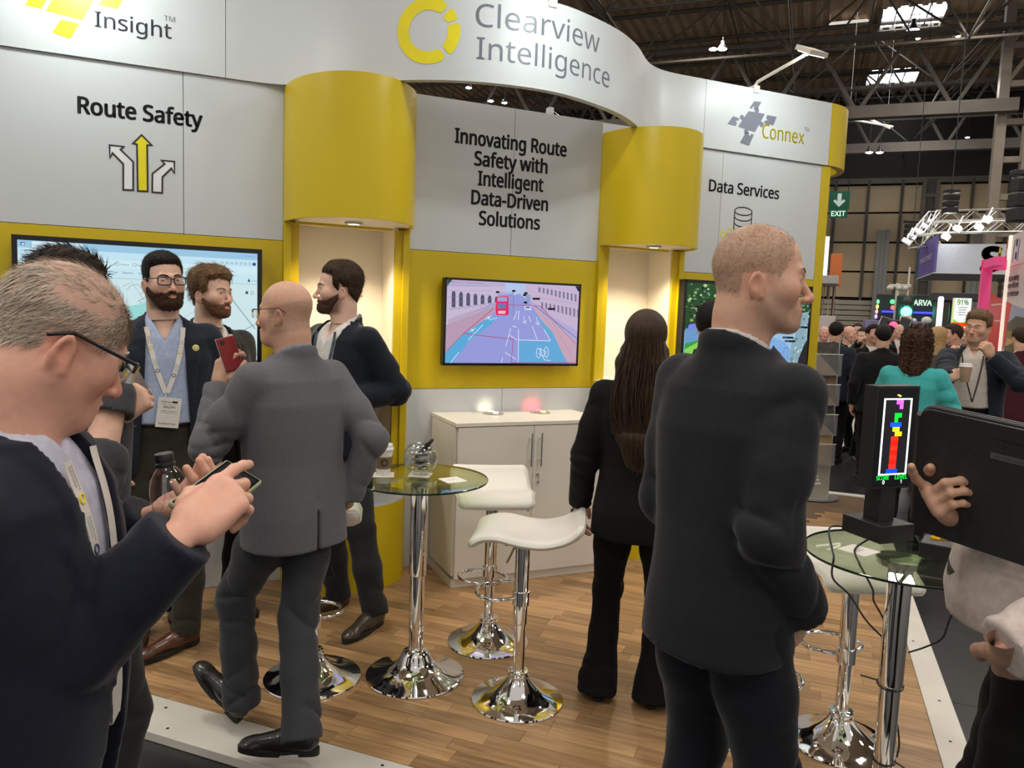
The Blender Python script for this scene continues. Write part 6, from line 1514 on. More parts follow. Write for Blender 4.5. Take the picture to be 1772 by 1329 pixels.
            m_ = np.minimum(f.v, g.v); kk = .022; hh = np.maximum(kk - np.abs(f.v - g.v), 0) / kk; f.v = m_ - hh * hh * kk * .25
        V, F = f.mesh(); parts['extra'].append((name, smooth_mesh(V, F, G.get('smooth', 1), .4), F, G['mat'], None)); return f
    if 'shirt' in S: garment('shirt', S['shirt'], S['shirt'].get('off', 0.0), S['shirt'].get('sleeves', 'jacket' not in S))
    if 'jacket' in S: garment('jacket', S['jacket'], S['jacket'].get('off', .014))
    if S.get('cuffs'):                                     # shirt cuffs peeping out of the sleeves
        for k in 'RL':
            el, wr, dv, bk, A = arms[k]; e = (wr - el) / np.linalg.norm(wr - el); b = MB(); b.tube([wr - e * .03, wr + e * .006], .036, 16); parts['extra'].append(('shirt_cuff', np.array(b.v), b.f, S['cuffs'], None))
    out = {}
    for nm, V, F, m, C in parts['extra']:
        F = F if isinstance(F, list) else F.tolist(); o = mesh_obj(nm, np.asarray(V, dtype=float), F, m, root, True, cols=C); out.setdefault(nm, []).append(o)
    for sp in parts.get('shoe', []):
        up_ = None
        for nm, V, F, m, C in sp:
            o = mesh_obj('shoe' if nm == 'upper' else nm, np.asarray(V, dtype=float), F if isinstance(F, list) else F.tolist(), m, up_ or root, nm != 'sole')
            if nm == 'upper': up_ = o
    root['_'] = 0; del root['_']
    return dict(root=root, fields=fields, arms=arms, sh=sh, hc=hc, Mh=Mh, nb=nb, legs=legs, objs=out, sc=sc)
def w2l(P, p):                                             # world point -> figure coordinates
    r = P; th = r.rotation_euler[2]; v = (np.array(p, float) - np.array(r.location)) / r.scale[0]; c, s = math.cos(-th), math.sin(-th); return np.array((c * v[0] - s * v[1], s * v[0] + c * v[1], v[2]))
def frame_w2l(pos, face, height):
    th = facing(face); sc = height / 1.78; z0 = pos[2] if len(pos) > 2 else 0.0
    def f(px, py, d): v = (at(px, py, d) - np.array((pos[0], pos[1], z0))) / sc; c, s = math.cos(-th), math.sin(-th); return np.array((c * v[0] - s * v[1], s * v[0] + c * v[1], v[2]))
    return f
def ribbon_strip(name, pts, width, m, parent, nrm=(0, 1, 0), th=.0012, colors=None):
    """flat band through points; width lies across the path and square to nrm"""
    P = [np.array(p, float) for p in pts]; vs, fs = [], []
    for i, p in enumerate(P):
        t = P[min(i + 1, len(P) - 1)] - P[max(i - 1, 0)]; n_ = np.array(nrm[i] if isinstance(nrm, list) else nrm, float); s_ = np.cross(t, n_); s_ /= np.linalg.norm(s_) + 1e-9; n2 = np.cross(s_, t); n2 /= np.linalg.norm(n2) + 1e-9
        for a, b in ((-1, 0), (1, 0), (1, 1), (-1, 1)): vs.append(p + s_ * a * width / 2 + n2 * b * th)
    for i in range(len(P) - 1):
        for k in range(4): j = (k + 1) % 4; fs.append((4 * i + k, 4 * i + j, 4 * i + 4 + j, 4 * i + 4 + k))
    return mesh_obj(name, vs, fs, m, parent)
# hair shapes used by several heads (head coordinates)
def hairline(front=.078, side=.0, nape=-.075, temple=.5):
    """positive inside the hair: above a rounded brow line, down in front of the ears to short sideburns, behind them to the nape"""
    def fn(X, Y, Z):
        ax = np.abs(X); fr = front - .35 * np.clip(ax - .035, 0, 1); a = np.clip((Y + .085) / .165, 0, 1); line = nape + (fr - nape) * np.where(Y > .012, 1, np.clip((Y + .095) / .107, 0, 1) * .9); line = np.where((Y > .0) & (Y < .034) & (ax > .05), -.02 + (Y - .0) * 1.2, line); line = np.where((Y > -.045) & (Y <= .0) & (ax > .055), np.maximum(line, .010), line)
        return (Z - line) * .8 + .0015 * np.sin(300 * X) * np.sin(260 * Y)
    return fn
# ================================================================== THE PEOPLE IN THE PICTURE
NAVY = cloth('navy_wool', (.010, .012, .024)); DKNAVY = cloth('dark_navy_wool', (.012, .017, .028)); CHAR = cloth('charcoal_wool', (.014, .015, .019)); BLACKC = cloth('black_cloth', (.0035, .0035, .004), sheen=.03)
GREYS = cloth('mid_grey_wool', (.125, .125, .138), var=.16, scale=240); GREYT = cloth('dark_grey_trousers', (.042, .044, .050), var=.12, scale=200); SHIRTB = cloth('pale_blue_cotton', (.36, .43, .60), .75, bump=.12); SHIRTW = cloth('white_cotton', (.62, .58, .55), .75, bump=.12)
OLIVE = cloth('olive_brown_trousers', (.032, .028, .021)); NAVYK = cloth('navy_knit', (.007, .010, .018), bump=.6, bscale=180); TEAL = cloth('teal_wool', (.055, .40, .40)); BEIGE = cloth('cream_cotton', (.60, .52, .47), .75, bump=.12); TWEED = cloth('brown_tweed', (.075, .06, .045), var=.3, scale=260); GRAPH = cloth('graphite_cotton', (.05, .052, .058)); DKTR = cloth('dark_slate_trousers', (.020, .021, .022)); BURG = cloth('burgundy_knit', (.06, .01, .016))
LEATHER = lambda n, c: mat(n, c, .32, coat=.35, var=.15, scale=30, bump=.1, bscale=120)
LANY = mat('white_lanyard_ribbon', (.72, .68, .64), .6); CARDM = mat('badge_card', (.78, .75, .70), .4)
LAPEL = [(1.10, .0), (1.18, .028), (1.36, .062), (1.372, .036), (1.45, .034), (1.5, .03)]
def place(px, py, d, face, hd, lean=(0, 0, 0), floor=0.0):
    """ground position and height of a figure whose eyes-level head centre is seen at a pixel"""
    Mh = rot(hd.get('yaw', 0), hd.get('pitch', 0), hd.get('roll', 0)); u = np.array(lean, float) * np.clip((1.56 - .95) / .55, 0, 1.4); hl = np.array((0, -.02, 1.56)) + u + Mh @ np.array((0, .035, .102)) + np.array(hd.get('shift', (0, 0, 0)))
    P = at(px, py, d); sc = (P[2] - floor) / hl[2]; th = facing(face); c, s = math.cos(th), math.sin(th); v = hl * sc
    return (P[0] - (c * v[0] - s * v[1]), P[1] - (s * v[0] + c * v[1]), floor), sc * 1.78
def strands(name, P, m, root, region, flow, n, L, r=.0011, lift=.25, seed=0, seg=2, curl=0.0, src=None):
    """many fine ribbons of hair rooted on a head; region and flow work in head coordinates"""
    ob = src or [o for o in root.children if o.name.startswith('body')][0]; me = ob.data; nv = len(me.vertices); V = np.empty(nv * 3); N = np.empty(nv * 3); me.vertices.foreach_get('co', V); me.vertex_normals.foreach_get('vector', N); V = V.reshape(-1, 3); N = N.reshape(-1, 3)
    Q = (V - P['hc']) @ P['Mh']; ok = np.where((np.abs(Q) < .2).all(1) & region(Q[:, 0], Q[:, 1], Q[:, 2]))[0]
    if len(ok) == 0: return None
    rs = np.random.RandomState(seed); k = rs.choice(ok, n); p = V[k] + rs.normal(0, .0018, (n, 3)); nn = N[k]; nn = nn / (np.linalg.norm(nn, axis=1)[:, None] + 1e-9); fl = flow(Q[k]) @ P['Mh'].T + rs.normal(0, .16, (n, 3)); fl -= nn * (fl * nn).sum(1)[:, None]; fl /= np.linalg.norm(fl, axis=1)[:, None] + 1e-9
    Ls = L * rs.uniform(.55, 1.15, n)[:, None]; side = np.cross(nn, fl); vs = np.zeros((n, (seg + 1) * 2, 3)); cur = p - nn * .001; dr = fl + nn * lift; dr /= np.linalg.norm(dr, axis=1)[:, None]
    for i in range(seg + 1):
        w = r * (1 - .8 * i / seg); vs[:, 2 * i] = cur - side * w; vs[:, 2 * i + 1] = cur + side * w; cur = cur + dr * Ls / seg; dr = dr + fl * .15 - nn * (lift * .9 / seg) + np.array((0, 0, -.08)) + side * curl * rs.normal(0, 1, (n, 1)); dr /= np.linalg.norm(dr, axis=1)[:, None]
    b = (np.arange(n) * (seg + 1) * 2)[:, None, None]; q = np.array([[2 * i, 2 * i + 1, 2 * i + 3, 2 * i + 2] for i in range(seg)])[None]; o = mesh_obj(name, vs.reshape(-1, 3), (b + q).reshape(-1, 4), m, root, True); tag(o, kind='stuff'); return o
def lanyard(P, pts, width, m, fld, name='lanyard', off=.004, res=5):
    """ribbon laid over the clothes: pts are (x, z) in figure coordinates"""
    c = catmull([(x, 0, z) for x, z in pts], res); Q = []
    for p in c: Q.append((p[0], max(f.front(p[0], p[2]) for f in fld) + off, p[2]))
    ys = np.array([q[1] for q in Q]); 
    for _ in range(2): ys = np.convolve(np.pad(ys, 4, 'edge'), np.ones(9) / 9, 'valid')
    ys = np.maximum(ys, [q[1] - .006 for q in Q])
    return ribbon_strip(name, [(q[0], y, q[2]) for q, y in zip(Q, ys)], width, m, P['root'], (0, 1, 0)), [(q[0], y, q[2]) for q, y in zip(Q, ys)]
def badge(P, c, label=None, w=.095, h=.135, roll=0.0, lines=True, name=None, tilt=0.0):
    M = Matrix.Translation(c) @ Matrix.Rotation(math.radians(roll), 4, 'Y') @ Matrix.Rotation(math.radians(tilt), 4, 'X') @ Matrix.Rotation(math.pi, 4, 'Z')
    o = MB().box((-w / 2, -.001, -h), (w / 2, .001, 0), 0, M).build('name_badge', CARDM, P['root'])
    if lines:
        q = Pic(w * .92, h * .92); D = (.12, .12, .14); q.rect(.62, .86, .86, .93, (.1, .1, .12)); q.text('Highways', .10, .86, .008, D); q.line([(.1, .80), (.9, .80)], .0008, D)
        if name: q.text(name, .5, .66, .011, D, align='C', weight=.006)
        q.text('Clearview Intelligence', .5, .54, .0045, D, align='C'); q.line([(.1, .49), (.9, .49)], .0008, D); q.text('Exhibitor Pass', .5, .07, .0075, D, align='C', weight=.004)
        q.build('badge_print', emitless(), o, M=M @ Matrix.Translation((0, -.0012, -h / 2)))
    return o
def finger(o=1.0, a=(10, 12, 8)): return [a] * 4
RELAX = dict(curl=[(18, 28, 14), (22, 30, 16), (26, 32, 18), (30, 34, 20)]); FIST = dict(curl=[(70, 85, 50)] * 4, thumb=((.040, .032, -.012), (.050, .062, -.030), (.036, .085, -.042), (.016, .092, -.046)))
HOLD = dict(curl=[(35, 50, 30), (38, 52, 30), (42, 54, 30), (46, 56, 30)], thumb=((.040, .030, -.014), (.058, .055, -.034), (.058, .080, -.050), (.050, .098, -.062)))

# ------------------------------------------------ 1 white-haired man in navy suit, phone in hand, close by on the left
GREYH = hair_mat('silver_hair', (.50, .42, .34), rough=.5); 
def line1(x, y, z): return np.clip(.10 - y, 0, 1) * .28 + z - .012 - .5 * np.clip(y - .03, 0, 1) - .0 * x - np.where((np.abs(x) > .068) & (y > -.05), .03, 0)
hd = dict(yaw=40, pitch=-27, roll=2, h=.0030, skin='ruddy', fat=.006, nose=1.12, gaze_up=-25, crop=((.40, .32, .26), .55, line1), brow=(GREYH, .0026), lip=(.85, .66, .62), glasses=dict(mat=mat('black_frame', (.012, .012, .014), .3), half=True, r=.0026, rt=.0032))
f1, lean1 = AP(70, 100), (0, .05, 0)
pos, ht = place(101, 588, 1.16, f1, hd, lean1, AZ); W1 = frame_w2l(pos, f1, ht)
A1 = dict(R=dict(wrist=W1(316, 922, 1.13), hint=(.35, -1, -.35), dir=W1(388, 862, 1.185) - W1(316, 922, 1.13), back=W1(318, 860, 1.06) - W1(352, 900, 1.16), h=.0028, tone=1.08, pose=dict(curl=[(14, 18, 10), (40, 52, 30), (54, 58, 30), (60, 60, 30)], thumb=((.040, .030, -.016), (.056, .056, -.036), (.052, .082, -.048), (.044, .098, -.056)), scale=1.04)),
          L=dict(wrist=W1(262, 893, 1.40), hint=(-.2, -.5, -1), dir=W1(350, 866, 1.36) - W1(262, 893, 1.40), back=W1(300, 960, 1.42) - W1(300, 880, 1.38), h=.0030, tone=1.08, pose=dict(curl=[(22, 38, 20), (25, 40, 25), (28, 42, 25), (30, 45, 25)], spread=(8, 3, -2, -8), thumb=((.042, .034, -.010), (.064, .058, -.026), (.070, .084, -.044), (.066, .100, -.060)))))
P1 = person('white-haired man in navy suit and glasses looking down at his phone', pos, f1, dict(height=ht, lean=lean1, wide=1.06, belly=.05, h=.0075, seed=3, head=hd, arms=A1,
    shirt=dict(mat=cloth('lilac_white_cotton', (.50, .50, .62), .75, bump=.1), collar='shirt', notch=.03), jacket=dict(mat=NAVY, collar='jacket', hem=.74, open=[(.70, .09), (.98, .045), (1.06, .03), (1.3, .062), (1.42, .072), (1.6, .07)], lapel=LAPEL, sleeve=(.070, .064, .050), crease=.009), trousers=dict(mat=NAVY), shoes=dict(mat=LEATHER('black_leather', (.012, .011, .011)))))
R1 = P1['root']
strands('hair', P1, GREYH, R1, lambda x, y, z: (line1(x, y, z) > .004) & (z < .072 + .02 * np.sin(x * 60)), lambda Q: np.stack([Q[:, 0] * 2, -.9 + 0 * Q[:, 1], -.75 + 0 * Q[:, 2]], 1), 4200, .026, .00085, .22, 5)
strands('thin_top_hair', P1, GREYH, R1, lambda x, y, z: (z > .066) & (y < .06), lambda Q: np.stack([Q[:, 0], -1 + 0 * Q[:, 1], .1 + 0 * Q[:, 2]], 1), 1100, .024, .0007, .35, 6)
ln, lp = lanyard(P1, [(.062, 1.465), (.056, 1.41), (.048, 1.34), (.038, 1.25), (.026, 1.16), (.014, 1.08), (.0, .98)], .028, LANY, [P1['fields']['shirt']], off=.014)
ln2, _ = lanyard(P1, [(-.062, 1.465), (-.056, 1.41), (-.045, 1.33), (-.03, 1.2), (-.012, 1.06), (.0, .98)], .028, LANY, [P1['fields']['shirt']], off=.012)
def lanyard_print(P, pts, parent, every=6, start=2, flip=False, w=.026):
    """ring mark and words repeated along the ribbon"""
    Pn = [np.array(p) for p in pts]
    for n_, i in enumerate(range(start, len(Pn) - 4, every)):
        a, b = Pn[i], Pn[min(i + 4, len(Pn) - 1)]; t = b - a; L = np.linalg.norm(t); t /= L; s_ = np.cross(t, (0, 1, 0)); s_ /= np.linalg.norm(s_); nn = np.cross(s_, t); c = (a + b) / 2; col = [(.80, .66, .05), (.05, .07, .14)][n_ % 2]; m = mat('print_%d' % (n_ % 2), col, .5)
        r = MB(); pts_ = [(c + t * .026 + (t * math.cos(q) + s_ * math.sin(q)) * .0072 + nn * .0022) for q in np.linspace(0, 2 * math.pi, 20)[:-1]]; r.tube(pts_, .0016, 5, closed=True); r.build('ring_mark', m, parent)
        for k, (tx, cl) in enumerate((('Clearview', .0), ('Intelligence', 1.))):
            v, f = text_flat(tx, cap=.0052); mesh_obj('ribbon_print', [c - t * .026 + t * u + s_ * ((.001 if k == 0 else -.0075) + q) * (1) + nn * .0022 for u, q in v], f, mat('ribbon_text' if n_ % 2 == 0 else 'ribbon_green', (.12, .12, .16) if n_ % 2 == 0 else (.02, .28, .24), .5), parent)
lanyard_print(P1, lp, ln, 6, 1)
badge(P1, (0, P1['fields']['shirt'].front(0, .96) + .03, .97), roll=4, w=.10, h=.14, tilt=-6)
for k in range(4):                                                 # sleeve buttons
    el, wr = P1['arms']['R'][0], P1['arms']['R'][1]; e = (wr - el) / np.linalg.norm(wr - el); c = wr - e * (.015 + .016 * k); dn = np.array((.0, 0, -1.0)); dn -= e * (dn @ e); dn /= np.linalg.norm(dn); sd = np.cross(e, dn); p = c + (dn * .85 + sd * (.45 if sd[1] < 0 else -.45)) * .062
    MB().sphere(tuple(p), .0075, 12, 8).build('sleeve_button', mat('dark_button', (.015, .014, .014), .3), R1, smooth=True)
# phone and bottle in his hands
ph = empty('mobile_phone', at(376, 853, 1.275), 0, 'mobile phone in a sage green case held by the white-haired man', 'phone')
X_ = at(408, 828, 1.33) - at(342, 880, 1.24); X_ /= np.linalg.norm(X_); N_ = at(330, 790, 1.10) - at(376, 853, 1.275); N_ -= X_ * (N_ @ X_); N_ /= np.linalg.norm(N_); Yv = np.cross(X_, N_)
ph.rotation_mode = 'QUATERNION'; ph.rotation_quaternion = Matrix((tuple(Yv), tuple(X_), tuple(N_))).transposed().to_quaternion()
MB().box((-.038, -.075, -.006), (.038, .075, .005), .004).build('case', mat('sage_case', (.33, .37, .21), .5), ph); MB().box((-.034, -.071, .005), (.034, .071, .0056), 0).build('screen_glass', mat('phone_glass', (.01, .01, .012), .08), ph)
q = Pic(.06, .13); q.rect(0, 0, 1, 1, (.10, .10, .12)); q.rect(.1, .62, .9, .93, (.22, .20, .22)); q.rect(.1, .2, .6, .3, (.30, .30, .34)); q.rect(.2, .4, .8, .47, (.45, .45, .48)); q.rect(.35, .93, .65, .98, (.0, .0, .0)); q.text('12:40', .2, .68, .010, (.8, .8, .8)); q.build('screen', emit_attr('phone_glow', .5), ph, M=Matrix.Translation((0, 0, .006)) @ Matrix.Rotation(-math.pi / 2, 4, 'X'))
bt = empty('water_bottle', at(306, 922, 1.345), 0, 'empty clear plastic bottle with a black cap', 'bottle'); bt.rotation_euler = (.10, -.10, 0)
PET = glass('bottle_plastic', (.90, .91, .91), .06, ior=1.5)
prof = [(.0, .0), (.024, .0), (.028, .006), (.029, .02), (.0305, .035), (.0325, .055), (.0335, .07), (.0325, .085), (.028, .10), (.020, .113), (.014, .120), (.0125, .126), (.0125, .135)]
MB().lathe(prof, 26, cap=False).build('bottle_wall', PET, bt, smooth=True)
for k in range(7): a = k * .9; MB().tube([(.0305 * math.cos(a + t), .0305 * math.sin(a + t), .03 + .06 * t + .004 * math.sin(9 * t)) for t in np.linspace(0, .9, 7)], .0011, 5).build('crease_ridge', PET, bt)
MB().lathe([(.0165, .121), (.0168, .124), (.0165, .126)], 22).build('neck_ring', BLACKP(), bt); MB().lathe([(.0158, .129), (.016, .131), (.016, .141), (.0148, .1435), (0, .1435)], 22).build('cap', BLACKP(), bt, smooth=True)
# ------------------------------------------------ 2 man hidden behind him, holding out a brochure
DARKH = hair_mat('dark_brown_hair', (.030, .020, .015))
hd = dict(yaw=5, pitch=-4, h=.0045, skin='fair', eyes=False, shells=[('hair', hairline(.066, 0, -.07), lambda X, Y, Z: .016 + .006 * np.clip(Z / .1, 0, 1), DARKH, lambda X, Y, Z: .003 * np.sin(70 * X + 25 * Y) * np.sin(60 * Z + 30 * Y))])
f2 = AP(130, 118); pos, ht = place(118, 517, 2.05, f2, hd, (0, 0, 0), AZ); W2 = frame_w2l(pos, f2, ht)
A2 = dict(R=dict(wrist=W2(190, 722, 2.0), hint=(.2, -.4, -1), dir=W2(222, 700, 2.02) - W2(190, 722, 2.0), back=W2(200, 690, 1.9) - W2(200, 715, 2.0), h=.004, pose=FIST), L=dict())
P2 = person('dark-haired man in graphite shirt hidden behind the white-haired man', pos, f2, dict(height=ht, seed=8, head=hd, arms=A2, shirt=dict(mat=GRAPH, collar='shirt', hem=.98, short=.55, sleeve=(.062, .058, .058), cuff=.0, crease=.010), trousers=dict(mat=DKTR), shoes=dict(mat=LEATHER('black_leather', (.012, .011, .011)))))
strands('hair_strands', P2, DARKH, P2['root'], lambda x, y, z: (z > .05), lambda Q: np.stack([Q[:, 0] * 3, -.7 + 0 * Q[:, 1], .1 + 0 * Q[:, 0]], 1), 700, .05, .0014, .35, 9, src=P2['objs']['hair'][0])
el, wr, dv, bk, A = P2['arms']['R']; e = (wr - el) / np.linalg.norm(wr - el); c = wr - e * .022
wt = MB(); u = np.cross(e, (0, 0, 1)); u /= np.linalg.norm(u); w = np.cross(u, e); wt.tube([c + (u * math.cos(t) * .033 + w * math.sin(t) * .028) for t in np.linspace(0, 2 * math.pi, 24)[:-1]], .0085, 8, closed=True); wb_ = wt.build('watch_strap', BLACKP(), P2['root'], smooth=True); tag(wb_, 'black watch strap')
MB().lathe([(.017, -.004), (.018, 0), (.016, .004), (0, .004)], 20, Matrix.Translation(Vector(c + w * .032)) @ Vector(w).to_track_quat('Z', 'Y').to_matrix().to_4x4()).build('watch_case', DARKM(), wb_)
bc = at(213, 672, 2.03); bro = empty('held_brochure', bc, 0, 'glossy grey photo brochure held out behind the phone user', 'brochure')
X_ = at(245, 642, 2.05) - at(183, 672, 2.0); X_ /= np.linalg.norm(X_); Yv = at(230, 690, 2.04) - at(245, 642, 2.05); Yv -= X_ * (Yv @ X_); Yv /= np.linalg.norm(Yv); N_ = np.cross(X_, Yv); bro.rotation_mode = 'QUATERNION'; bro.rotation_quaternion = Matrix((tuple(X_), tuple(Yv), tuple(N_))).transposed().to_quaternion()
MB().box((-.055, -.042, -.002), (.055, .052, .002), .0006).build('cover', mat('grey_photo_cover', (.20, .17, .16), .3, var=.5, scale=22), bro); MB().box((-.055, -.042, -.0026), (-.02, .052, -.0021)).build('pale_flap', mat('white_page', (.7, .68, .64), .6), bro)
# ------------------------------------------------ 3 bearded man with glasses, badge and blue shirt
BLKH = hair_mat('near_black_hair', (.012, .009, .008)); BRD = hair_mat('dark_auburn_beard', (.045, .020, .012), stretch=(150, 150, 60))
def beardmask(top=-.05): return lambda X, Y, Z: np.minimum(np.minimum((top - .004 - Z) + .62 * np.clip(.058 - Y, 0, 1) + .25 * np.clip(.02 - np.abs(X), 0, 1), Y - .002 - .55 * np.clip(-.05 - Z, 0, 1)), .5 * (Z + .135)) - np.clip(1 - ((X / .022) ** 2 + ((Z + .0715) / .0085) ** 2), 0, 1) * (Y > .07) * .06
hd = dict(yaw=15, pitch=3, roll=3, h=.0038, fat=.004, skin='light', gaze=14, jaw=1.08, brow=(BLKH, .0034), stubble=((.09, .05, .035), .8), glasses=dict(r=.0026), iris=(.06, .05, .04),
    shells=[('hair', hairline(.072, .0, -.065), lambda X, Y, Z: .005 + .016 * np.clip((Z - .03) / .08, 0, 1), BLKH, None), ('beard', beardmask(-.050), lambda X, Y, Z: .0045 + .008 * np.clip((-.085 - Z) / .03, 0, 1) * np.clip((Y - .02) / .05, 0, 1), BRD, lambda X, Y, Z: .0015 * np.sin(260 * X) * np.sin(240 * Z + 100 * Y))])
f3 = AP(4, 285); pos, ht = place(283, 487, 3.54, f3, hd, (0, -.01, 0), 0); W3 = frame_w2l(pos, f3, ht)
A3 = dict(R=dict(wrist=(.235, .10, .91), hint=(.8, -.7, 0), dir=(-.25, .25, -1), back=(.9, .3, 0), pose=RELAX, h=.0045), L=dict(wrist=(-.235, .10, .91), hint=(-.8, -.7, 0), dir=(.25, .25, -1), back=(-.9, .3, 0), pose=RELAX, h=.0045))
P3 = person('bearded man in navy blazer with glasses and a name badge', pos, f3, dict(height=ht, wide=1.04, belly=.02, seed=11, head=hd, arms=A3, shirt=dict(mat=SHIRTB, collar='shirt', notch=.09, fold=.004), jacket=dict(mat=DKNAVY, collar='jacket', hem=.80, open=[(.76, .125), (1.05, .098), (1.25, .085), (1.42, .078), (1.6, .075)], lapel=LAPEL),
    trousers=dict(mat=OLIVE, belt=True), shoes=dict(mat=LEATHER('brown_leather', (.085, .028, .012)), point=.02), legs=dict(L=dict(ankle=W3(322, 1084, 3.56), toe=-62), R=dict(ankle=(.10, -.03, .085)))))
strands('beard_strands', P3, BRD, P3['root'], lambda x, y, z: (z < -.05) & (y > .02), lambda Q: np.stack([Q[:, 0], .2 + 0 * Q[:, 1], -1 + 0 * Q[:, 2]], 1), 900, .012, .0007, .3, 4, src=P3['objs']['beard'][0])
strands('hair_strands', P3, BLKH, P3['root'], lambda x, y, z: z > .0, lambda Q: np.stack([Q[:, 0] * 2, .3 + 0 * Q[:, 1], .9 + 0 * Q[:, 2]], 1), 1500, .016, .0009, .5, 5, src=P3['objs']['hair'][0])
fl = [P3['fields']['jacket'], P3['fields']['shirt']]; l1, a_ = lanyard(P3, [(.075, 1.46), (.062, 1.38), (.035, 1.27), (.004, 1.17)], .02, LANY, fl, off=.006); l2, b_ = lanyard(P3, [(-.075, 1.46), (-.066, 1.38), (-.040, 1.27), (-.004, 1.17)], .02, LANY, fl, off=.007)
lanyard_print(P3, a_, l1, 5, 2); lanyard_print(P3, b_, l2, 5, 3)
yb = fl[1].front(0, 1.15) + .014; MB().tube([(0, yb, 1.175), (.004, yb, 1.15)], .0035, 8).build('badge_clip', CHROME(), P3['root']); badge(P3, (-.016, yb + .003, 1.150), roll=-7, name='RALPH', tilt=-3)
def pin(P, x, z):
    y = P['fields']['jacket'].front(x, z) + .001; o = MB().lathe([(.0, 0), (.0145, 0), (.0145, .003), (.012, .0042), (0, .0042)], 22, Matrix.Translation((x, y, z)) @ Matrix.Rotation(-math.pi / 2, 4, 'X')).build('lapel_pin', mat('pale_yellow_enamel', (.80, .74, .35), .3), P['root'], smooth=True)
    MB().tube([(x + .007 * math.cos(t), y + .005, z + .007 * math.sin(t)) for t in np.linspace(0, 2 * math.pi, 14)[:-1]], .0012, 5, closed=True).build('pin_ring', YELTXT(), o)
pin(P3, -.125, 1.37)
for z in (1.09, 1.02): y = P3['fields']['jacket'].front(.125, z); MB().sphere((.125, y + .002, z), (.009, .004, .009), 12, 8).build('button', mat('dark_button', (.015, .014, .014), .3), P3['root'], smooth=True)
# ------------------------------------------------ 4 fair-haired bearded man
FAIRH = hair_mat('dark_blond_hair', (.15, .085, .042)); FBRD = hair_mat('light_brown_beard', (.13, .060, .032), stretch=(150, 150, 60))
hd = dict(yaw=22, pitch=2, roll=-2, h=.0040, skin='light', gaze=12, brow=(FAIRH, .0026), stubble=((.20, .10, .06), .75), shells=[('hair', hairline(.076, 0, -.085), lambda X, Y, Z: .012 + .022 * np.clip((Z - .02) / .08, 0, 1) + .008 * np.clip(-Y / .08, 0, 1), FAIRH, lambda X, Y, Z: .0045 * np.sin(95 * Y + 30 * Z + 20 * X) * np.sin(85 * X + 20)), ('beard', beardmask(-.052), lambda X, Y, Z: .0035 + .004 * np.clip((-.085 - Z) / .03, 0, 1), FBRD, lambda X, Y, Z: .0012 * np.sin(260 * X) * np.sin(240 * Z + 100 * Y))])
f4 = AP(24, 368); pos, ht = place(368, 508, 3.88, f4, hd, (0, 0, 0), 0)
P4 = person('fair-haired bearded man in black blazer beside the bearded man with glasses', pos, f4, dict(height=ht, seed=14, head=hd, arms=dict(R=dict(), L=dict()), shirt=dict(mat=SHIRTW, collar='shirt', notch=.09), jacket=dict(mat=cloth('black_wool', (.007, .0075, .009)), collar='jacket', open=[(.76, .10), (1.1, .075), (1.42, .072), (1.6, .07)], lapel=LAPEL), trousers=dict(mat=BLACKC), shoes=dict(mat=LEATHER('black_brown_leather', (.02, .013, .010))), legs=dict(L=dict(ankle=(-.10, .05, .085), toe=6), R=dict(ankle=(.19, .02, .085)))))
strands('hair_strands', P4, FAIRH, P4['root'], lambda x, y, z: z > -.03, lambda Q: np.stack([Q[:, 0] * 4, -.8 + 0 * Q[:, 1], -.5 + 0 * Q[:, 2]], 1), 1400, .045, .0013, .5, 3, 3, .25, src=P4['objs']['hair'][0]); pin(P4, -.115, 1.36)
fl = [P4['fields']['jacket'], P4['fields']['shirt']]; lanyard(P4, [(-.070, 1.46), (-.060, 1.36), (-.03, 1.2), (0, 1.1)], .02, LANY, fl, off=.006); lanyard(P4, [(.070, 1.46), (.055, 1.36), (.03, 1.2), (0, 1.1)], .02, LANY, fl, off=.006)
# ------------------------------------------------ 5 bald man in grey suit, walking, phone raised
def line5(x, y, z): return np.minimum(.03 - .0 * x + .25 * (-.02 - y) - z, z + .09 + .2 * y) - np.where((y > .03), .1, 0)
hd = dict(yaw=28, pitch=-3, roll=3, h=.0034, skin='tan', eyes=True, fat=.003, crop=((.16, .12, .09), .45, line5), brow=(DARKH, .002), glasses=dict(mat=mat('thin_dark_frame', (.02, .018, .016), .3), r=.0013, rt=.0015, half=True))
f5, lean5 = AP(-146, 494), (0, .03, 0); pos, ht = place(494, 541, 2.78, f5, hd, lean5, 0.0); W5 = frame_w2l(pos, f5, ht)
A5 = dict(L=dict(wrist=W5(378, 668, 2.80), hint=(-.5, -.5, -1), dir=W5(392, 600, 2.80) - W5(378, 668, 2.80), back=W5(340, 640, 2.7) - W5(385, 630, 2.8), h=.0034, tone=.95, pose=dict(curl=[(28, 45, 25), (30, 48, 28), (34, 50, 28), (38, 52, 28)], thumb=((.040, .030, -.014), (.060, .056, -.030), (.064, .082, -.040), (.060, .098, -.048)))), R=dict(wrist=W5(604, 862, 2.92), hint=(.2, -.6, -1), dir=W5(560, 880, 3.05) - W5(598, 862, 2.92), back=(.8, .3, .4), pose=RELAX))
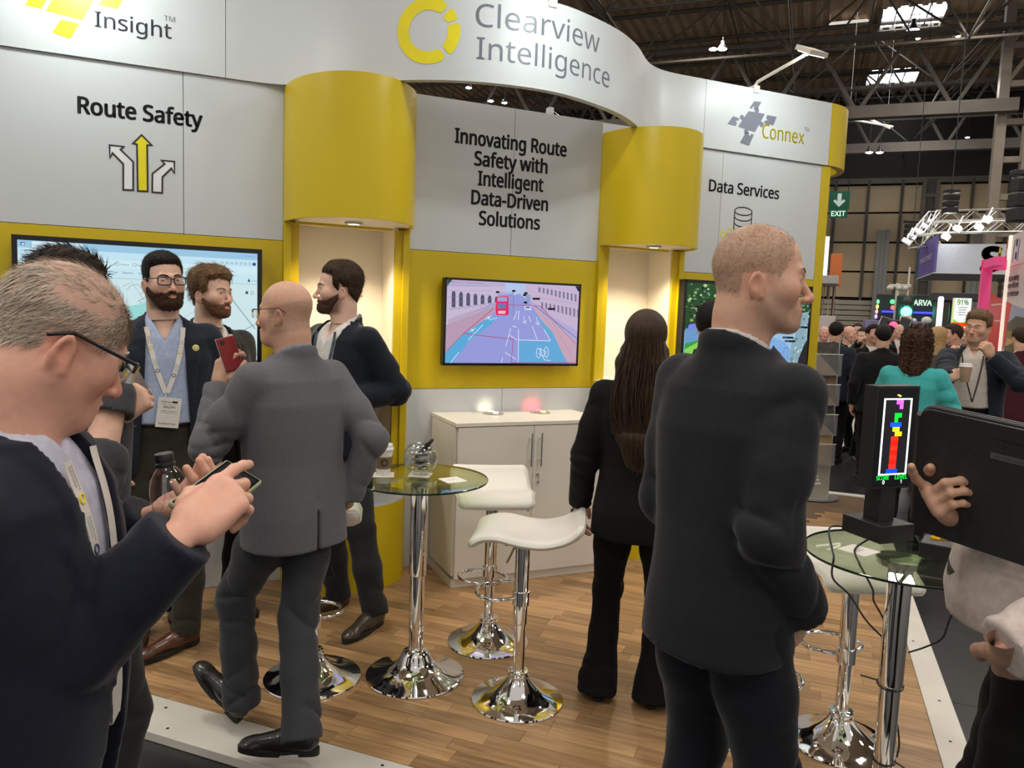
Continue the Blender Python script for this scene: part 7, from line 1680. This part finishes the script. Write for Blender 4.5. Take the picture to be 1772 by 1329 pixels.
P5 = person('bald man in grey suit walking away with a red phone', pos, f5, dict(height=ht, lean=lean5, wide=.97, belly=.03, h=.0078, seed=17, head=hd, arms=A5, shirt=dict(mat=cloth('grey_blue_cotton', (.22, .25, .34), .75), collar='shirt'), jacket=dict(mat=GREYS, collar='jacket', hem=.775, open=[(.70, .07), (1.0, .03), (1.3, .06), (1.6, .07)], vent=1.0, sleeve=(.062, .056, .046), crease=.0075, fold=.0045),
    trousers=dict(mat=GREYT, fit=1.06, hem=.072, crease=.012, drop=.045), shoes=dict(mat=LEATHER('black_leather', (.012, .011, .011))), legs=dict(R=dict(ankle=W5(522, 1262, 2.66), hint=W5(470, 1120, 2.9) - W5(510, 1110, 2.7), toe=38), L=dict(ankle=W5(418, 1206, 2.92), toe=20, toe_pitch=42))))
rp = empty('mobile_phone', at(398, 612, 2.79), 0, 'dark red phone raised by the bald man in grey', 'phone'); X_ = at(408, 640, 2.80) - at(392, 592, 2.79); X_ /= np.linalg.norm(X_); N_ = RT * .75 - FW * .6; N_ -= X_ * (N_ @ X_); N_ /= np.linalg.norm(N_); Yv = np.cross(X_, N_); rp.rotation_mode = 'QUATERNION'; rp.rotation_quaternion = Matrix((tuple(Yv), tuple(X_), tuple(N_))).transposed().to_quaternion()
MB().box((-.036, -.062, -.005), (.036, .062, .005), .004).build('case', mat('dark_red_case', (.22, .018, .022), .3), rp); MB().box((-.0365, -.0625, -.0065), (.0365, .0625, -.0045), .002).build('pale_edge', mat('cream_edge', (.6, .5, .42), .4), rp); MB().lathe([(.009, .005), (.009, .007), (0, .007)], 16, Matrix.Translation((.018, -.045, 0))).build('camera_lens', BLACKP(), rp)
# ------------------------------------------------ 6 man in navy cardigan, profile
SLK = hair_mat('slick_brown_hair', (.040, .024, .015), stretch=(110, 10, 40)); SBRD = hair_mat('brown_beard', (.060, .030, .018), stretch=(150, 150, 60))
hd = dict(yaw=-36, pitch=-1, h=.0036, skin='light', gaze=0, brow=(DARKH, .003), nose=1.05, stubble=((.12, .065, .04), .8), shells=[('hair', hairline(.080, 0, -.085), lambda X, Y, Z: .010 + .018 * np.clip((Z - .01) / .09, 0, 1) * np.clip((.09 - Y) / .05, .3, 1) + .008 * np.clip(-Y / .08, 0, 1), SLK, lambda X, Y, Z: .0018 * np.sin(200 * X + 20 * np.sin(30 * Y))), ('beard', beardmask(-.053), lambda X, Y, Z: .0035 + .005 * np.clip((-.085 - Z) / .03, 0, 1), SBRD, lambda X, Y, Z: .0012 * np.sin(260 * X) * np.sin(240 * Z + 100 * Y))])
f6 = AP(-50, 590); pos, ht = place(588, 500, 3.94, f6, hd, (0, -.01, 0), 0); W6 = frame_w2l(pos, f6, ht)
A6 = dict(L=dict(wrist=W6(606, 692, 3.78), hint=(-.25, -.5, -1), dir=W6(560, 690, 3.72) - W6(620, 690, 3.78), back=(-.6, .3, .6), pose=HOLD), R=dict(wrist=(.10, .26, 1.02), hint=(1, -.3, -.6), pose=HOLD))
P6 = person('man in navy cardigan with slicked-back hair seen in profile', pos, f6, dict(height=ht, wide=.98, belly=.02, seed=21, head=hd, arms=A6, shirt=dict(mat=SHIRTW, collar='shirt', notch=.10), jacket=dict(mat=NAVYK, collar='jacket', hem=.84, open=[(.80, .07), (1.1, .075), (1.3, .085), (1.42, .085), (1.6, .08)], sleeve=(.066, .060, .050), crease=.010), trousers=dict(mat=DKTR, fit=1.05, belt=True), shoes=dict(mat=LEATHER('worn_brown_suede', (.040, .028, .018)), h=.006), legs=dict(L=dict(ankle=W6(648, 1055, 3.86), toe=10), R=dict(ankle=W6(585, 1028, 4.12), toe=-10))))
strands('hair_strands', P6, SLK, P6['root'], lambda x, y, z: z > -.05, lambda Q: np.stack([Q[:, 0], -1 + 0 * Q[:, 1], -.25 - .5 * (Q[:, 1] < -.05)], 1), 1200, .04, .0010, .06, 3, src=P6['objs']['hair'][0])
fl = [P6['fields']['jacket'], P6['fields']['shirt']]; DKL = mat('teal_striped_lanyard', (.05, .09, .11), .6, var=.6, scale=60)
lanyard(P6, [(-.074, 1.45), (-.070, 1.36), (-.045, 1.22), (-.005, 1.10)], .018, DKL, fl, off=.006); lanyard(P6, [(.074, 1.45), (.066, 1.36), (.04, 1.22), (.0, 1.10)], .018, DKL, fl, off=.006)
# ------------------------------------------------ 7 woman with long brown hair, from behind
LONG = hair_mat('long_brown_hair', (.045, .026, .016), stretch=(130, 130, 6), rough=.42)
hd = dict(yaw=-4, pitch=-2, h=.0045, bighair=.04, skin='fair', eyes=False, shells=[('hair', lambda X, Y, Z: np.maximum(Z - .075 + .9 * np.clip(.06 - Y, 0, 1), .02 - Y), lambda X, Y, Z: .017 + .012 * np.clip(-Z / .1, 0, 1), LONG, None)])
f7 = AP(172, 1118); pos, ht = place(1118, 588, 3.10, f7, hd, (0, 0, 0), 0); W7 = frame_w2l(pos, f7, ht)
P7 = person('woman with long straight brown hair in a black suit', pos, f7, dict(height=ht, female=True, wide=1.04, seed=24, head=hd, arms=dict(L=dict(wrist=(-.27, .06, .88), hint=(-.4, -.8, -1), back=(-1, .2, 0), pose=RELAX), R=dict(wrist=(.25, .06, .88), hint=(.4, -.8, -1))), jacket=dict(mat=BLACKC, collar='jacket', hem=.78, sleeve=(.060, .054, .048)), trousers=dict(mat=BLACKC, fit=1.0, hem=.098, drop=.075), shoes=dict(mat=LEATHER('black_leather', (.012, .011, .011))), legs=dict(L=dict(ankle=(-.13, .0, .085)), R=dict(ankle=(.12, .02, .085)))))
hf = Field((-.20, -.24, .93), (.20, .06, 1.80), .007); C7 = P7['hc']
for i, x in enumerate(np.linspace(-.075, .075, 6)): hf.chain([C7 + (x * .6, -.050, .02), C7 + (x * 1.05, -.085, -.10), C7 + (x * 1.15 + .005, -.115, -.25), C7 + (x * 1.0 + .015, -.135, -.42), C7 + (x * .75 + .022, -.130, -.57 + .3 * abs(x))], [.030, .034, .032, .028, .012], .025)
for sx in (-1, 1): hf.chain([C7 + (sx * .066, -.02, .0), C7 + (sx * .080, -.03, -.05), C7 + (sx * .088, -.055, -.14), C7 + (sx * .105, -.085, -.24), C7 + (sx * .12, -.075, -.36)], [.018, .024, .026, .022, .006], .02)
V, F = hf.mesh(); lh = mesh_obj('long_hair', smooth_mesh(V, F, 2).astype(float), F.tolist(), LONG, P7['root'], True)
b = MB(); rs = np.random.RandomState(7)
for i in range(150):
    x = rs.uniform(-.09, .095); y0 = -.10 - .03 * rs.rand(); e = rs.normal(0, .012, 4); zend = -.50 + .2 * abs(x) / .1 + rs.uniform(-.12, .08); pts = [C7 + (x * .75, -.108 + 7 * x * x, .05), C7 + (x * 1.05 + e[0] * .3, y0 - .01, -.10), C7 + (x * 1.25 + e[1], y0 - .045, -.26), C7 + (x * 1.15 + .01 + e[2], -.165, -.40), C7 + (x * .95 + .02 + e[3], -.158, zend)]; b.tube(catmull(pts, 3), [.0022] * 12 + [.0008], 4)
tag(b.build('hair_strands', LONG, P7['root'], smooth=True), kind='stuff')
el, wr, dv, bk, A = P7['arms']['L']; o = MB().box((-.01, -.036, -.075), (.0, .036, .075), .003, Matrix.Translation(Vector(wr + (-.03, .02, -.10)))).build('mobile_phone', mat('phone_glass', (.01, .01, .012), .08)); o.matrix_world = P7['root'].matrix_basis.copy(); tag(o, 'dark phone hanging in the hand of the long-haired woman', 'phone')
# ------------------------------------------------ 8 bald man in dark blazer, close by
def line8(x, y, z): return np.minimum(.085 - y - .9 * np.clip(.05 - z, 0, 1) * (y > .02), z + .07 + .35 * np.clip(y, -1, .02)) - np.where((np.abs(x) > .06) & (y > -.045) & (y < .03) & (z < .005), .1, 0) - .55 * np.clip(y - .035, 0, 1)
hd = dict(yaw=42, pitch=-2, roll=-2, h=.0030, skin='warm', gaze=0, nose=1.08, jaw=1.04, stubble=((.30, .20, .15), .45), crop=((.26, .19, .12), .62, line8), brow=(hair_mat('sandy_brow', (.22, .14, .08)), .0016))
hd['yaw'] = -44; f8 = AP(142, 1290); pos, ht = place(1313, 481, 1.80, f8, hd, (0, .02, 0), 0.0); W8 = frame_w2l(pos, f8, ht)
A8 = dict(R=dict(wrist=(.172, .085, .915), hint=(.1, -1, -.2), dir=(-.45, .1, -1), back=(1, .1, .1), h=.004, pose=RELAX), L=dict(wrist=(-.18, .16, .91), hint=(-.1, -1, -.3), pose=RELAX))
P8 = person('tall bald man in dark blazer looking right with a hand in his pocket', pos, f8, dict(height=ht, lean=(0, .02, 0), wide=.87, h=.0078, seed=29, head=hd, arms=A8, shirt=dict(mat=SHIRTW, collar='shirt', notch=.05), jacket=dict(mat=CHAR, collar='jacket', hem=.80, open=[(.70, .10), (1.0, .06), (1.3, .06), (1.6, .07)], sleeve=(.061, .055, .047), crease=.011, fold=.004), trousers=dict(mat=cloth('midnight_denim', (.006, .008, .013)), fit=1.08), shoes=dict(mat=LEATHER('black_leather', (.012, .011, .011)))))
strands('cropped_hair', P8, hair_mat('sandy_crop', (.30, .21, .13), rough=.6), P8['root'], lambda x, y, z: line8(x, y, z) > .004, lambda Q: np.stack([Q[:, 0] * 3, -.5 + 0 * Q[:, 1], -.5 + 0 * Q[:, 2]], 1), 5200, .0055, .0005, .5, 2, 1)
# ------------------------------------------------ 9 dark-haired person in front of the road display
hd = dict(yaw=0, h=.006, skin='fair', eyes=False, shells=[('hair', hairline(.07, 0, -.06), lambda X, Y, Z: .014 + 0 * X, hair_mat('black_hair', (.006, .005, .006)), None)])
f9 = AP(150, 1250); pos, ht = place(1236, 562, 3.9, f9, hd, (0, 0, 0), 0); person('black-haired person half hidden behind the tall bald man', pos, f9, dict(height=ht, h=.014, seed=31, head=hd, jacket=dict(mat=CHAR, collar='jacket'), trousers=dict(mat=BLACKC), shoes=dict(mat=LEATHER('black_leather', (.012, .011, .011)), h=.009)))
# ------------------------------------------------ 10 woman in teal jacket with curly hair
CURL = hair_mat('curly_auburn_hair', (.055, .026, .015), stretch=(60, 60, 60), var=.6)
cn = lambda X, Y, Z: .016 * np.sin(62 * X + 14 * np.sin(40 * Z)) * np.sin(58 * Y + 12 * np.sin(45 * X)) * np.sin(60 * Z + 10 * np.sin(50 * Y)) * 1.4
hd = dict(yaw=-6, h=.006, bighair=.08, skin='fair', eyes=False, shells=[('hair', lambda X, Y, Z: np.maximum(Z - .06 + .8 * np.clip(.04 - Y, 0, 1), .03 - Y) + .0 * X, lambda X, Y, Z: .040 + .018 * np.clip(-Z / .08, 0, 1) + 0 * X, CURL, cn)])
f10 = AP(168, 1588); pos, ht = place(1588, 596, 5.6, f10, hd, (0, 0, 0), AZ); W10 = frame_w2l(pos, f10, ht)
P10 = person('woman in teal jacket with curly auburn hair seen from behind', pos, f10, dict(height=ht, female=True, wide=1.16, h=.011, seed=34, head=hd, arms=dict(R=dict(wrist=(.16, .24, 1.02), hint=(1, -.7, -.3), pose=HOLD), L=dict(wrist=(-.14, .24, 1.0), hint=(-1, -.6, -.3), pose=HOLD)), jacket=dict(mat=TEAL, hem=.86, collar='jacket', sleeve=(.064, .058, .05), crease=.010, fold=.006), trousers=dict(mat=BLACKC, fit=1.1), shoes=dict(mat=LEATHER('black_leather', (.012, .011, .011)), h=.009)))
b = MB(); rs = np.random.RandomState(3); C10, M10 = P10['hc'], P10['Mh']
for i in range(170):                                              # ringlets standing off the mass of curls
    a, zz = rs.uniform(-2.6, 2.6), rs.uniform(-.13, .12); rr = .118 * math.sqrt(max(.15, 1 - (zz / .155) ** 2)) + rs.uniform(-.008, .012); c = np.array((rr * math.sin(a) * .92, -rr * math.cos(a) - .005, zz + .0)); 
    if c[1] > .05: continue
    ph_ = rs.uniform(0, 6.3); nn = c / (np.linalg.norm(c) + 1e-6); b.tube([C10 + M10 @ (c + nn * .007 * math.cos(t * 5 + ph_) + np.array((.008 * math.sin(t * 5 + ph_), 0, -.022 * t))) for t in np.linspace(0, 1.6, 9)], .0048, 4)
tag(b.build('ringlets', CURL, P10['root'], smooth=True), kind='stuff')
# ------------------------------------------------ 11 man in cream shirt with paper cup, hand at his chin
SAND = hair_mat('sandy_brown_hair', (.16, .095, .05))
hd = dict(yaw=-8, pitch=-4, roll=-3, h=.0042, skin='tan', gaze=-10, brow=(SAND, .0026), fat=.004, stubble=((.30, .19, .14), .35), shells=[('hair', hairline(.068, 0, -.07), lambda X, Y, Z: .008 + .016 * np.clip((Z - .02) / .08, 0, 1), SAND, lambda X, Y, Z: .002 * np.sin(160 * X + 40 * Y))])
f11 = AP(-12, 1692); pos, ht = place(1692, 566, 6.0, f11, hd, (0, 0, 0), AZ); W11 = frame_w2l(pos, f11, ht)
A11 = dict(R=dict(wrist=W11(1640, 655, 5.72), hint=(1, -.5, -.8), dir=W11(1662, 648, 5.68) - W11(1640, 655, 5.72), back=W11(1640, 640, 5.6) - W11(1650, 652, 5.7), pose=HOLD), L=dict(wrist=W11(1716, 617, 5.74), hint=(-1, -.4, -1), dir=W11(1700, 590, 5.72) - W11(1716, 617, 5.74), back=(-.5, .8, .2), pose=FIST))
P11 = person('man in cream shirt and navy blazer with his hand at his chin', pos, f11, dict(height=ht, wide=1.12, belly=.07, h=.0105, seed=37, head=hd, arms=A11, shirt=dict(mat=BEIGE, collar='shirt', notch=.06, fold=.006), jacket=dict(mat=DKNAVY, collar='jacket', hem=.78, open=[(.70, .17), (1.05, .15), (1.3, .115), (1.42, .085), (1.6, .08)], lapel=LAPEL, sleeve=(.070, .064, .05), crease=.012), trousers=dict(mat=BLACKC, belt=True), shoes=dict(mat=LEATHER('black_leather', (.012, .011, .011)), h=.009)))
strands('hair_strands', P11, SAND, P11['root'], lambda x, y, z: z > .0, lambda Q: np.stack([Q[:, 0] * 2, -.6 + 0 * Q[:, 1], .5 + 0 * Q[:, 2]], 1), 900, .03, .0016, .4, 5, src=P11['objs']['hair'][0])
fl = [P11['fields']['jacket'], P11['fields']['shirt']]; BL = mat('black_cord', (.02, .022, .022), .6); lanyard(P11, [(.075, 1.44), (.05, 1.34), (.0, 1.2), (-.045, 1.08)], .010, BL, fl, off=.006); lanyard(P11, [(-.075, 1.44), (-.072, 1.34), (-.06, 1.2), (-.045, 1.08)], .010, BL, fl, off=.006)
badge(P11, (-.045, fl[1].front(-.045, 1.03) + .012, 1.08), roll=8, w=.10, h=.14)
coffee_cup(at(1669, 661, 5.66), 'brown paper cup with a white lid held by the man in cream shirt', False, 1.02, (.42, .27, .17))
# ------------------------------------------------ 12 person at the right edge with the black folder
hd = dict(yaw=0, h=.006, skin='tan', eyes=True, shells=[('hair', hairline(), lambda X, Y, Z: .012 + 0 * X, DARKH, None)])
f12 = AP(-84, 1900); pos, ht = place(2015, 520, 1.62, f12, hd, (0, -.12, 0), AZ); W12 = frame_w2l(pos, f12, ht)
A12 = dict(R=dict(wrist=W12(1640, 888, 1.70), hint=(.6, -.6, -1), dir=W12(1592, 848, 1.60) - W12(1640, 888, 1.70), back=W12(1540, 870, 1.66) - W12(1620, 850, 1.64), h=.003, tone=.95, pose=dict(curl=[(-4, 14, 8), (62, 62, 35), (66, 64, 35), (70, 66, 35)], spread=(10, 2, -2, -5), thumb=((.040, .030, -.010), (.058, .058, -.018), (.060, .084, -.024), (.056, .102, -.030)))),
           L=dict(wrist=W12(1742, 1122, 1.46), hint=(-.3, -1, -.1), dir=W12(1775, 1200, 1.56) - W12(1742, 1122, 1.46), back=(-1, .2, 0), h=.0034, tone=.8, pose=RELAX))
A12['L']['hint'] = W12(2100, 1000, 1.50) - W12(1850, 960, 1.5)
P12 = person('person in white shirt at the aisle edge carrying a black folder', pos, f12, dict(height=ht, lean=(0, -.12, 0), wide=1.0, belly=.12, h=.0085, seed=41, head=hd, arms=A12, shirt=dict(mat=cloth('pinkish_white_cotton', (.58, .50, .46), .75, bump=.12), collar='shirt', notch=.05, hem=.95, sleeve=(.078, .076, .058), crease=.012, fold=.006, cuff=.006), trousers=dict(mat=BLACKC, belt=True), shoes=dict(mat=LEATHER('black_leather', (.012, .011, .011)))))
el, wr, dv, bk, A = P12['arms']['R']; e = (wr - el) / np.linalg.norm(wr - el); u = np.cross(e, (0, 0, 1)); u /= np.linalg.norm(u); w = np.cross(u, e); c = wr - e * .012; MB().tube([c + (u * math.cos(t) * .034 + w * math.sin(t) * .029) for t in np.linspace(0, 2 * math.pi, 24)[:-1]], .007, 8, closed=True).build('wrist_watch', CHROME(), P12['root'], smooth=True)
fo = empty('black_folder', at(1700, 838, 1.60), 0, 'black zipped portfolio folder held at the right aisle edge', 'folder'); X_ = at(1765, 752, 1.55) - at(1632, 722, 1.66); X_ /= np.linalg.norm(X_); Z_ = at(1632, 722, 1.66) - at(1690, 948, 1.70); Z_ -= X_ * (Z_ @ X_); Z_ /= np.linalg.norm(Z_); Yv = np.cross(Z_, X_); fo.rotation_mode = 'QUATERNION'; fo.rotation_quaternion = Matrix((tuple(X_), tuple(Yv), tuple(Z_))).transposed().to_quaternion()
LE = mat('black_leatherette', (.028, .028, .03), .42, var=.15, scale=60, bump=.15, bscale=220)
def rrect(w, h, r, n=6): return [(sx * (w - r) + r * math.cos(a0 + t), sy * (h - r) + r * math.sin(a0 + t)) for sx, sy, a0 in ((1, 1, 0), (-1, 1, math.pi / 2), (-1, -1, math.pi), (1, -1, 1.5 * math.pi)) for t in np.linspace(0, math.pi / 2, n)]
Mf = Matrix.Rotation(math.pi / 2, 4, 'X'); fw_, fh_ = .125, .150
for nm, z0_, z1_ in (('front_cover', .012, .017), ('back_cover', -.017, -.012)): MB().prism(rrect(fw_, fh_, .022), z0_, z1_, Mf).build(nm, LE, fo, smooth=True)
MB().prism(rrect(fw_ - .005, fh_ - .005, .02), -.012, .012, Mf).build('pages', mat('dark_pages', (.02, .02, .02), .7), fo); MB().tube([(-fw_ + .002, 0, -fh_ + .02), (-fw_ + .002, 0, fh_ - .02)], .0165, 12).build('spine', LE, fo, smooth=True)
MB().tube([(x_, -.0, z_) for x_, z_ in rrect(fw_, fh_, .022)], .004, 6, closed=True).build('zip_seam', mat('zip_grey', (.06, .06, .06), .5), fo, smooth=True)
q = Pic(.09, .05); GR = (.36, .36, .37); q.line([(.05, .95), (.95, .95)], .0012, (.1, .1, .1)); q.text('SEAKIT', .08, .48, .017, GR, width=.068, weight=.01); q.poly([(.05, .08), (.95, .08), (.95, .36), (.05, .36)], GR); q.text('BY DESIGN', .14, .14, .006, (.15, .15, .15), width=.055); q.build('embossed_print', emitless(), fo, loc=(.055, -.0175, .095))

# ------------------------------------------------ the crowd further down the aisle
HH = {k: hair_mat(k + '_crowd_hair', c) for k, c in (('black', (.008, .007, .007)), ('brown', (.04, .025, .016)), ('grey', (.22, .20, .18)), ('blonde', (.42, .27, .12)))}
def passer(label, px, py, d, face, jk, hair='black', skin='fair', bald=False, lanyard_m=None, long=False, hands=None, eyes=True, tr=None, shirt=None, wide=1.0):
    sh_ = [] if bald else [('hair', hairline(.07, 0, -.07), lambda X, Y, Z: .014 + 0 * X, HH[hair], None)]
    if long: sh_ = [('hair', lambda X, Y, Z: np.maximum(Z - .075 + .9 * np.clip(.06 - Y, 0, 1), .02 - Y), lambda X, Y, Z: .018 + .02 * np.clip(-Z / .1, 0, 1), HH[hair], None)]
    hd = dict(yaw=0, h=.0075, bighair=.04 if long else 0, skin=skin, eyes=eyes, shells=sh_, crop=((.2, .15, .11), .5, line5) if bald else None); fc = AP(face, px); pos, ht = place(px, py, d, fc, hd, (0, 0, 0), AZ); w_ = frame_w2l(pos, fc, ht)
    S = dict(height=ht, h=.015, wide=wide, seed=int(px), female=long, head=hd, jacket=dict(mat=jk, collar='jacket', open=[(.76, .09), (1.1, .06), (1.42, .07), (1.6, .07)]), shirt=dict(mat=shirt or SHIRTW, collar='shirt', h=.015), trousers=dict(mat=tr or BLACKC, h=.018), shoes=dict(mat=LEATHER('black_leather', (.012, .011, .011)), h=.011), group='visitors in the aisle')
    if hands: S['arms'] = {k: dict(wrist=w_(*v), hint=(.6 if k == 'R' else -.6, -.5, -1), back=(1 if k == 'R' else -1, .3, .3), pose=HOLD, h=.008) for k, v in hands.items()}
    P = person(label, pos, fc, S)
    if lanyard_m: lanyard(P, [(.07, 1.45), (.05, 1.3), (.0, 1.1)], .022, lanyard_m, list(P['fields'].values()), off=.008); lanyard(P, [(-.07, 1.45), (-.05, 1.3), (.0, 1.1)], .022, lanyard_m, list(P['fields'].values()), off=.008)
    return P
passer('black-haired man in dark suit seen from behind by the brochure stand', 1447, 574, 8.9, 172, DKNAVY, 'black', 'tan', eyes=False, wide=1.05)
passer('bald visitor in black jacket facing the man with the orange lanyard', 1470, 578, 10.4, 60, BLACKC, bald=True, skin='ruddy')
passer('dark-haired visitor with orange lanyard and hand at his mouth', 1494, 582, 9.6, -30, CHAR, 'brown', lanyard_m=mat('orange_ribbon', (.65, .18, .04), .6), hands=dict(R=(1486, 592, 9.3)))
passer('smiling dark-haired visitor beside the broad man in black', 1512, 578, 9.0, 30, BLACKC, 'black', 'tan')
passer('broad black-haired man in black suit seen from behind', 1528, 582, 7.9, 190, cloth('black_wool', (.007, .0075, .009)), 'black', 'tan', eyes=False, wide=1.12)
passer('blonde woman in brown tweed coat behind the teal jacket', 1624, 586, 7.6, 150, TWEED, 'blonde', long=True, eyes=False)
passer('dark-haired man in black coat beyond the blonde woman', 1648, 579, 8.6, -75, BLACKC, 'brown', 'ruddy', hands=dict(R=(1646, 604, 8.3)))
passer('bald man near the red signal in the distance', 1556, 573, 12.5, 20, CHAR, bald=True, skin='fair')
passer('bald man by the pale blue poster in the distance', 1426, 577, 11.5, 10, CHAR, bald=True, skin='ruddy')
passer('distant brown-haired visitor between the bald visitor and the solar panel', 1484, 571, 13.0, 0, BLACKC, 'brown')
passer('burgundy-dressed visitor behind the cream shirt man', 1768, 585, 7.4, 200, BURG, 'brown', eyes=False, wide=1.15)
passer('grey-haired distant visitor beside the black coat man', 1672, 583, 10.5, -20, CHAR, 'grey')
passer('dark-haired visitor under the lilac counter in the distance', 1538, 577, 11.0, 120, BLACKC, 'black', eyes=False)
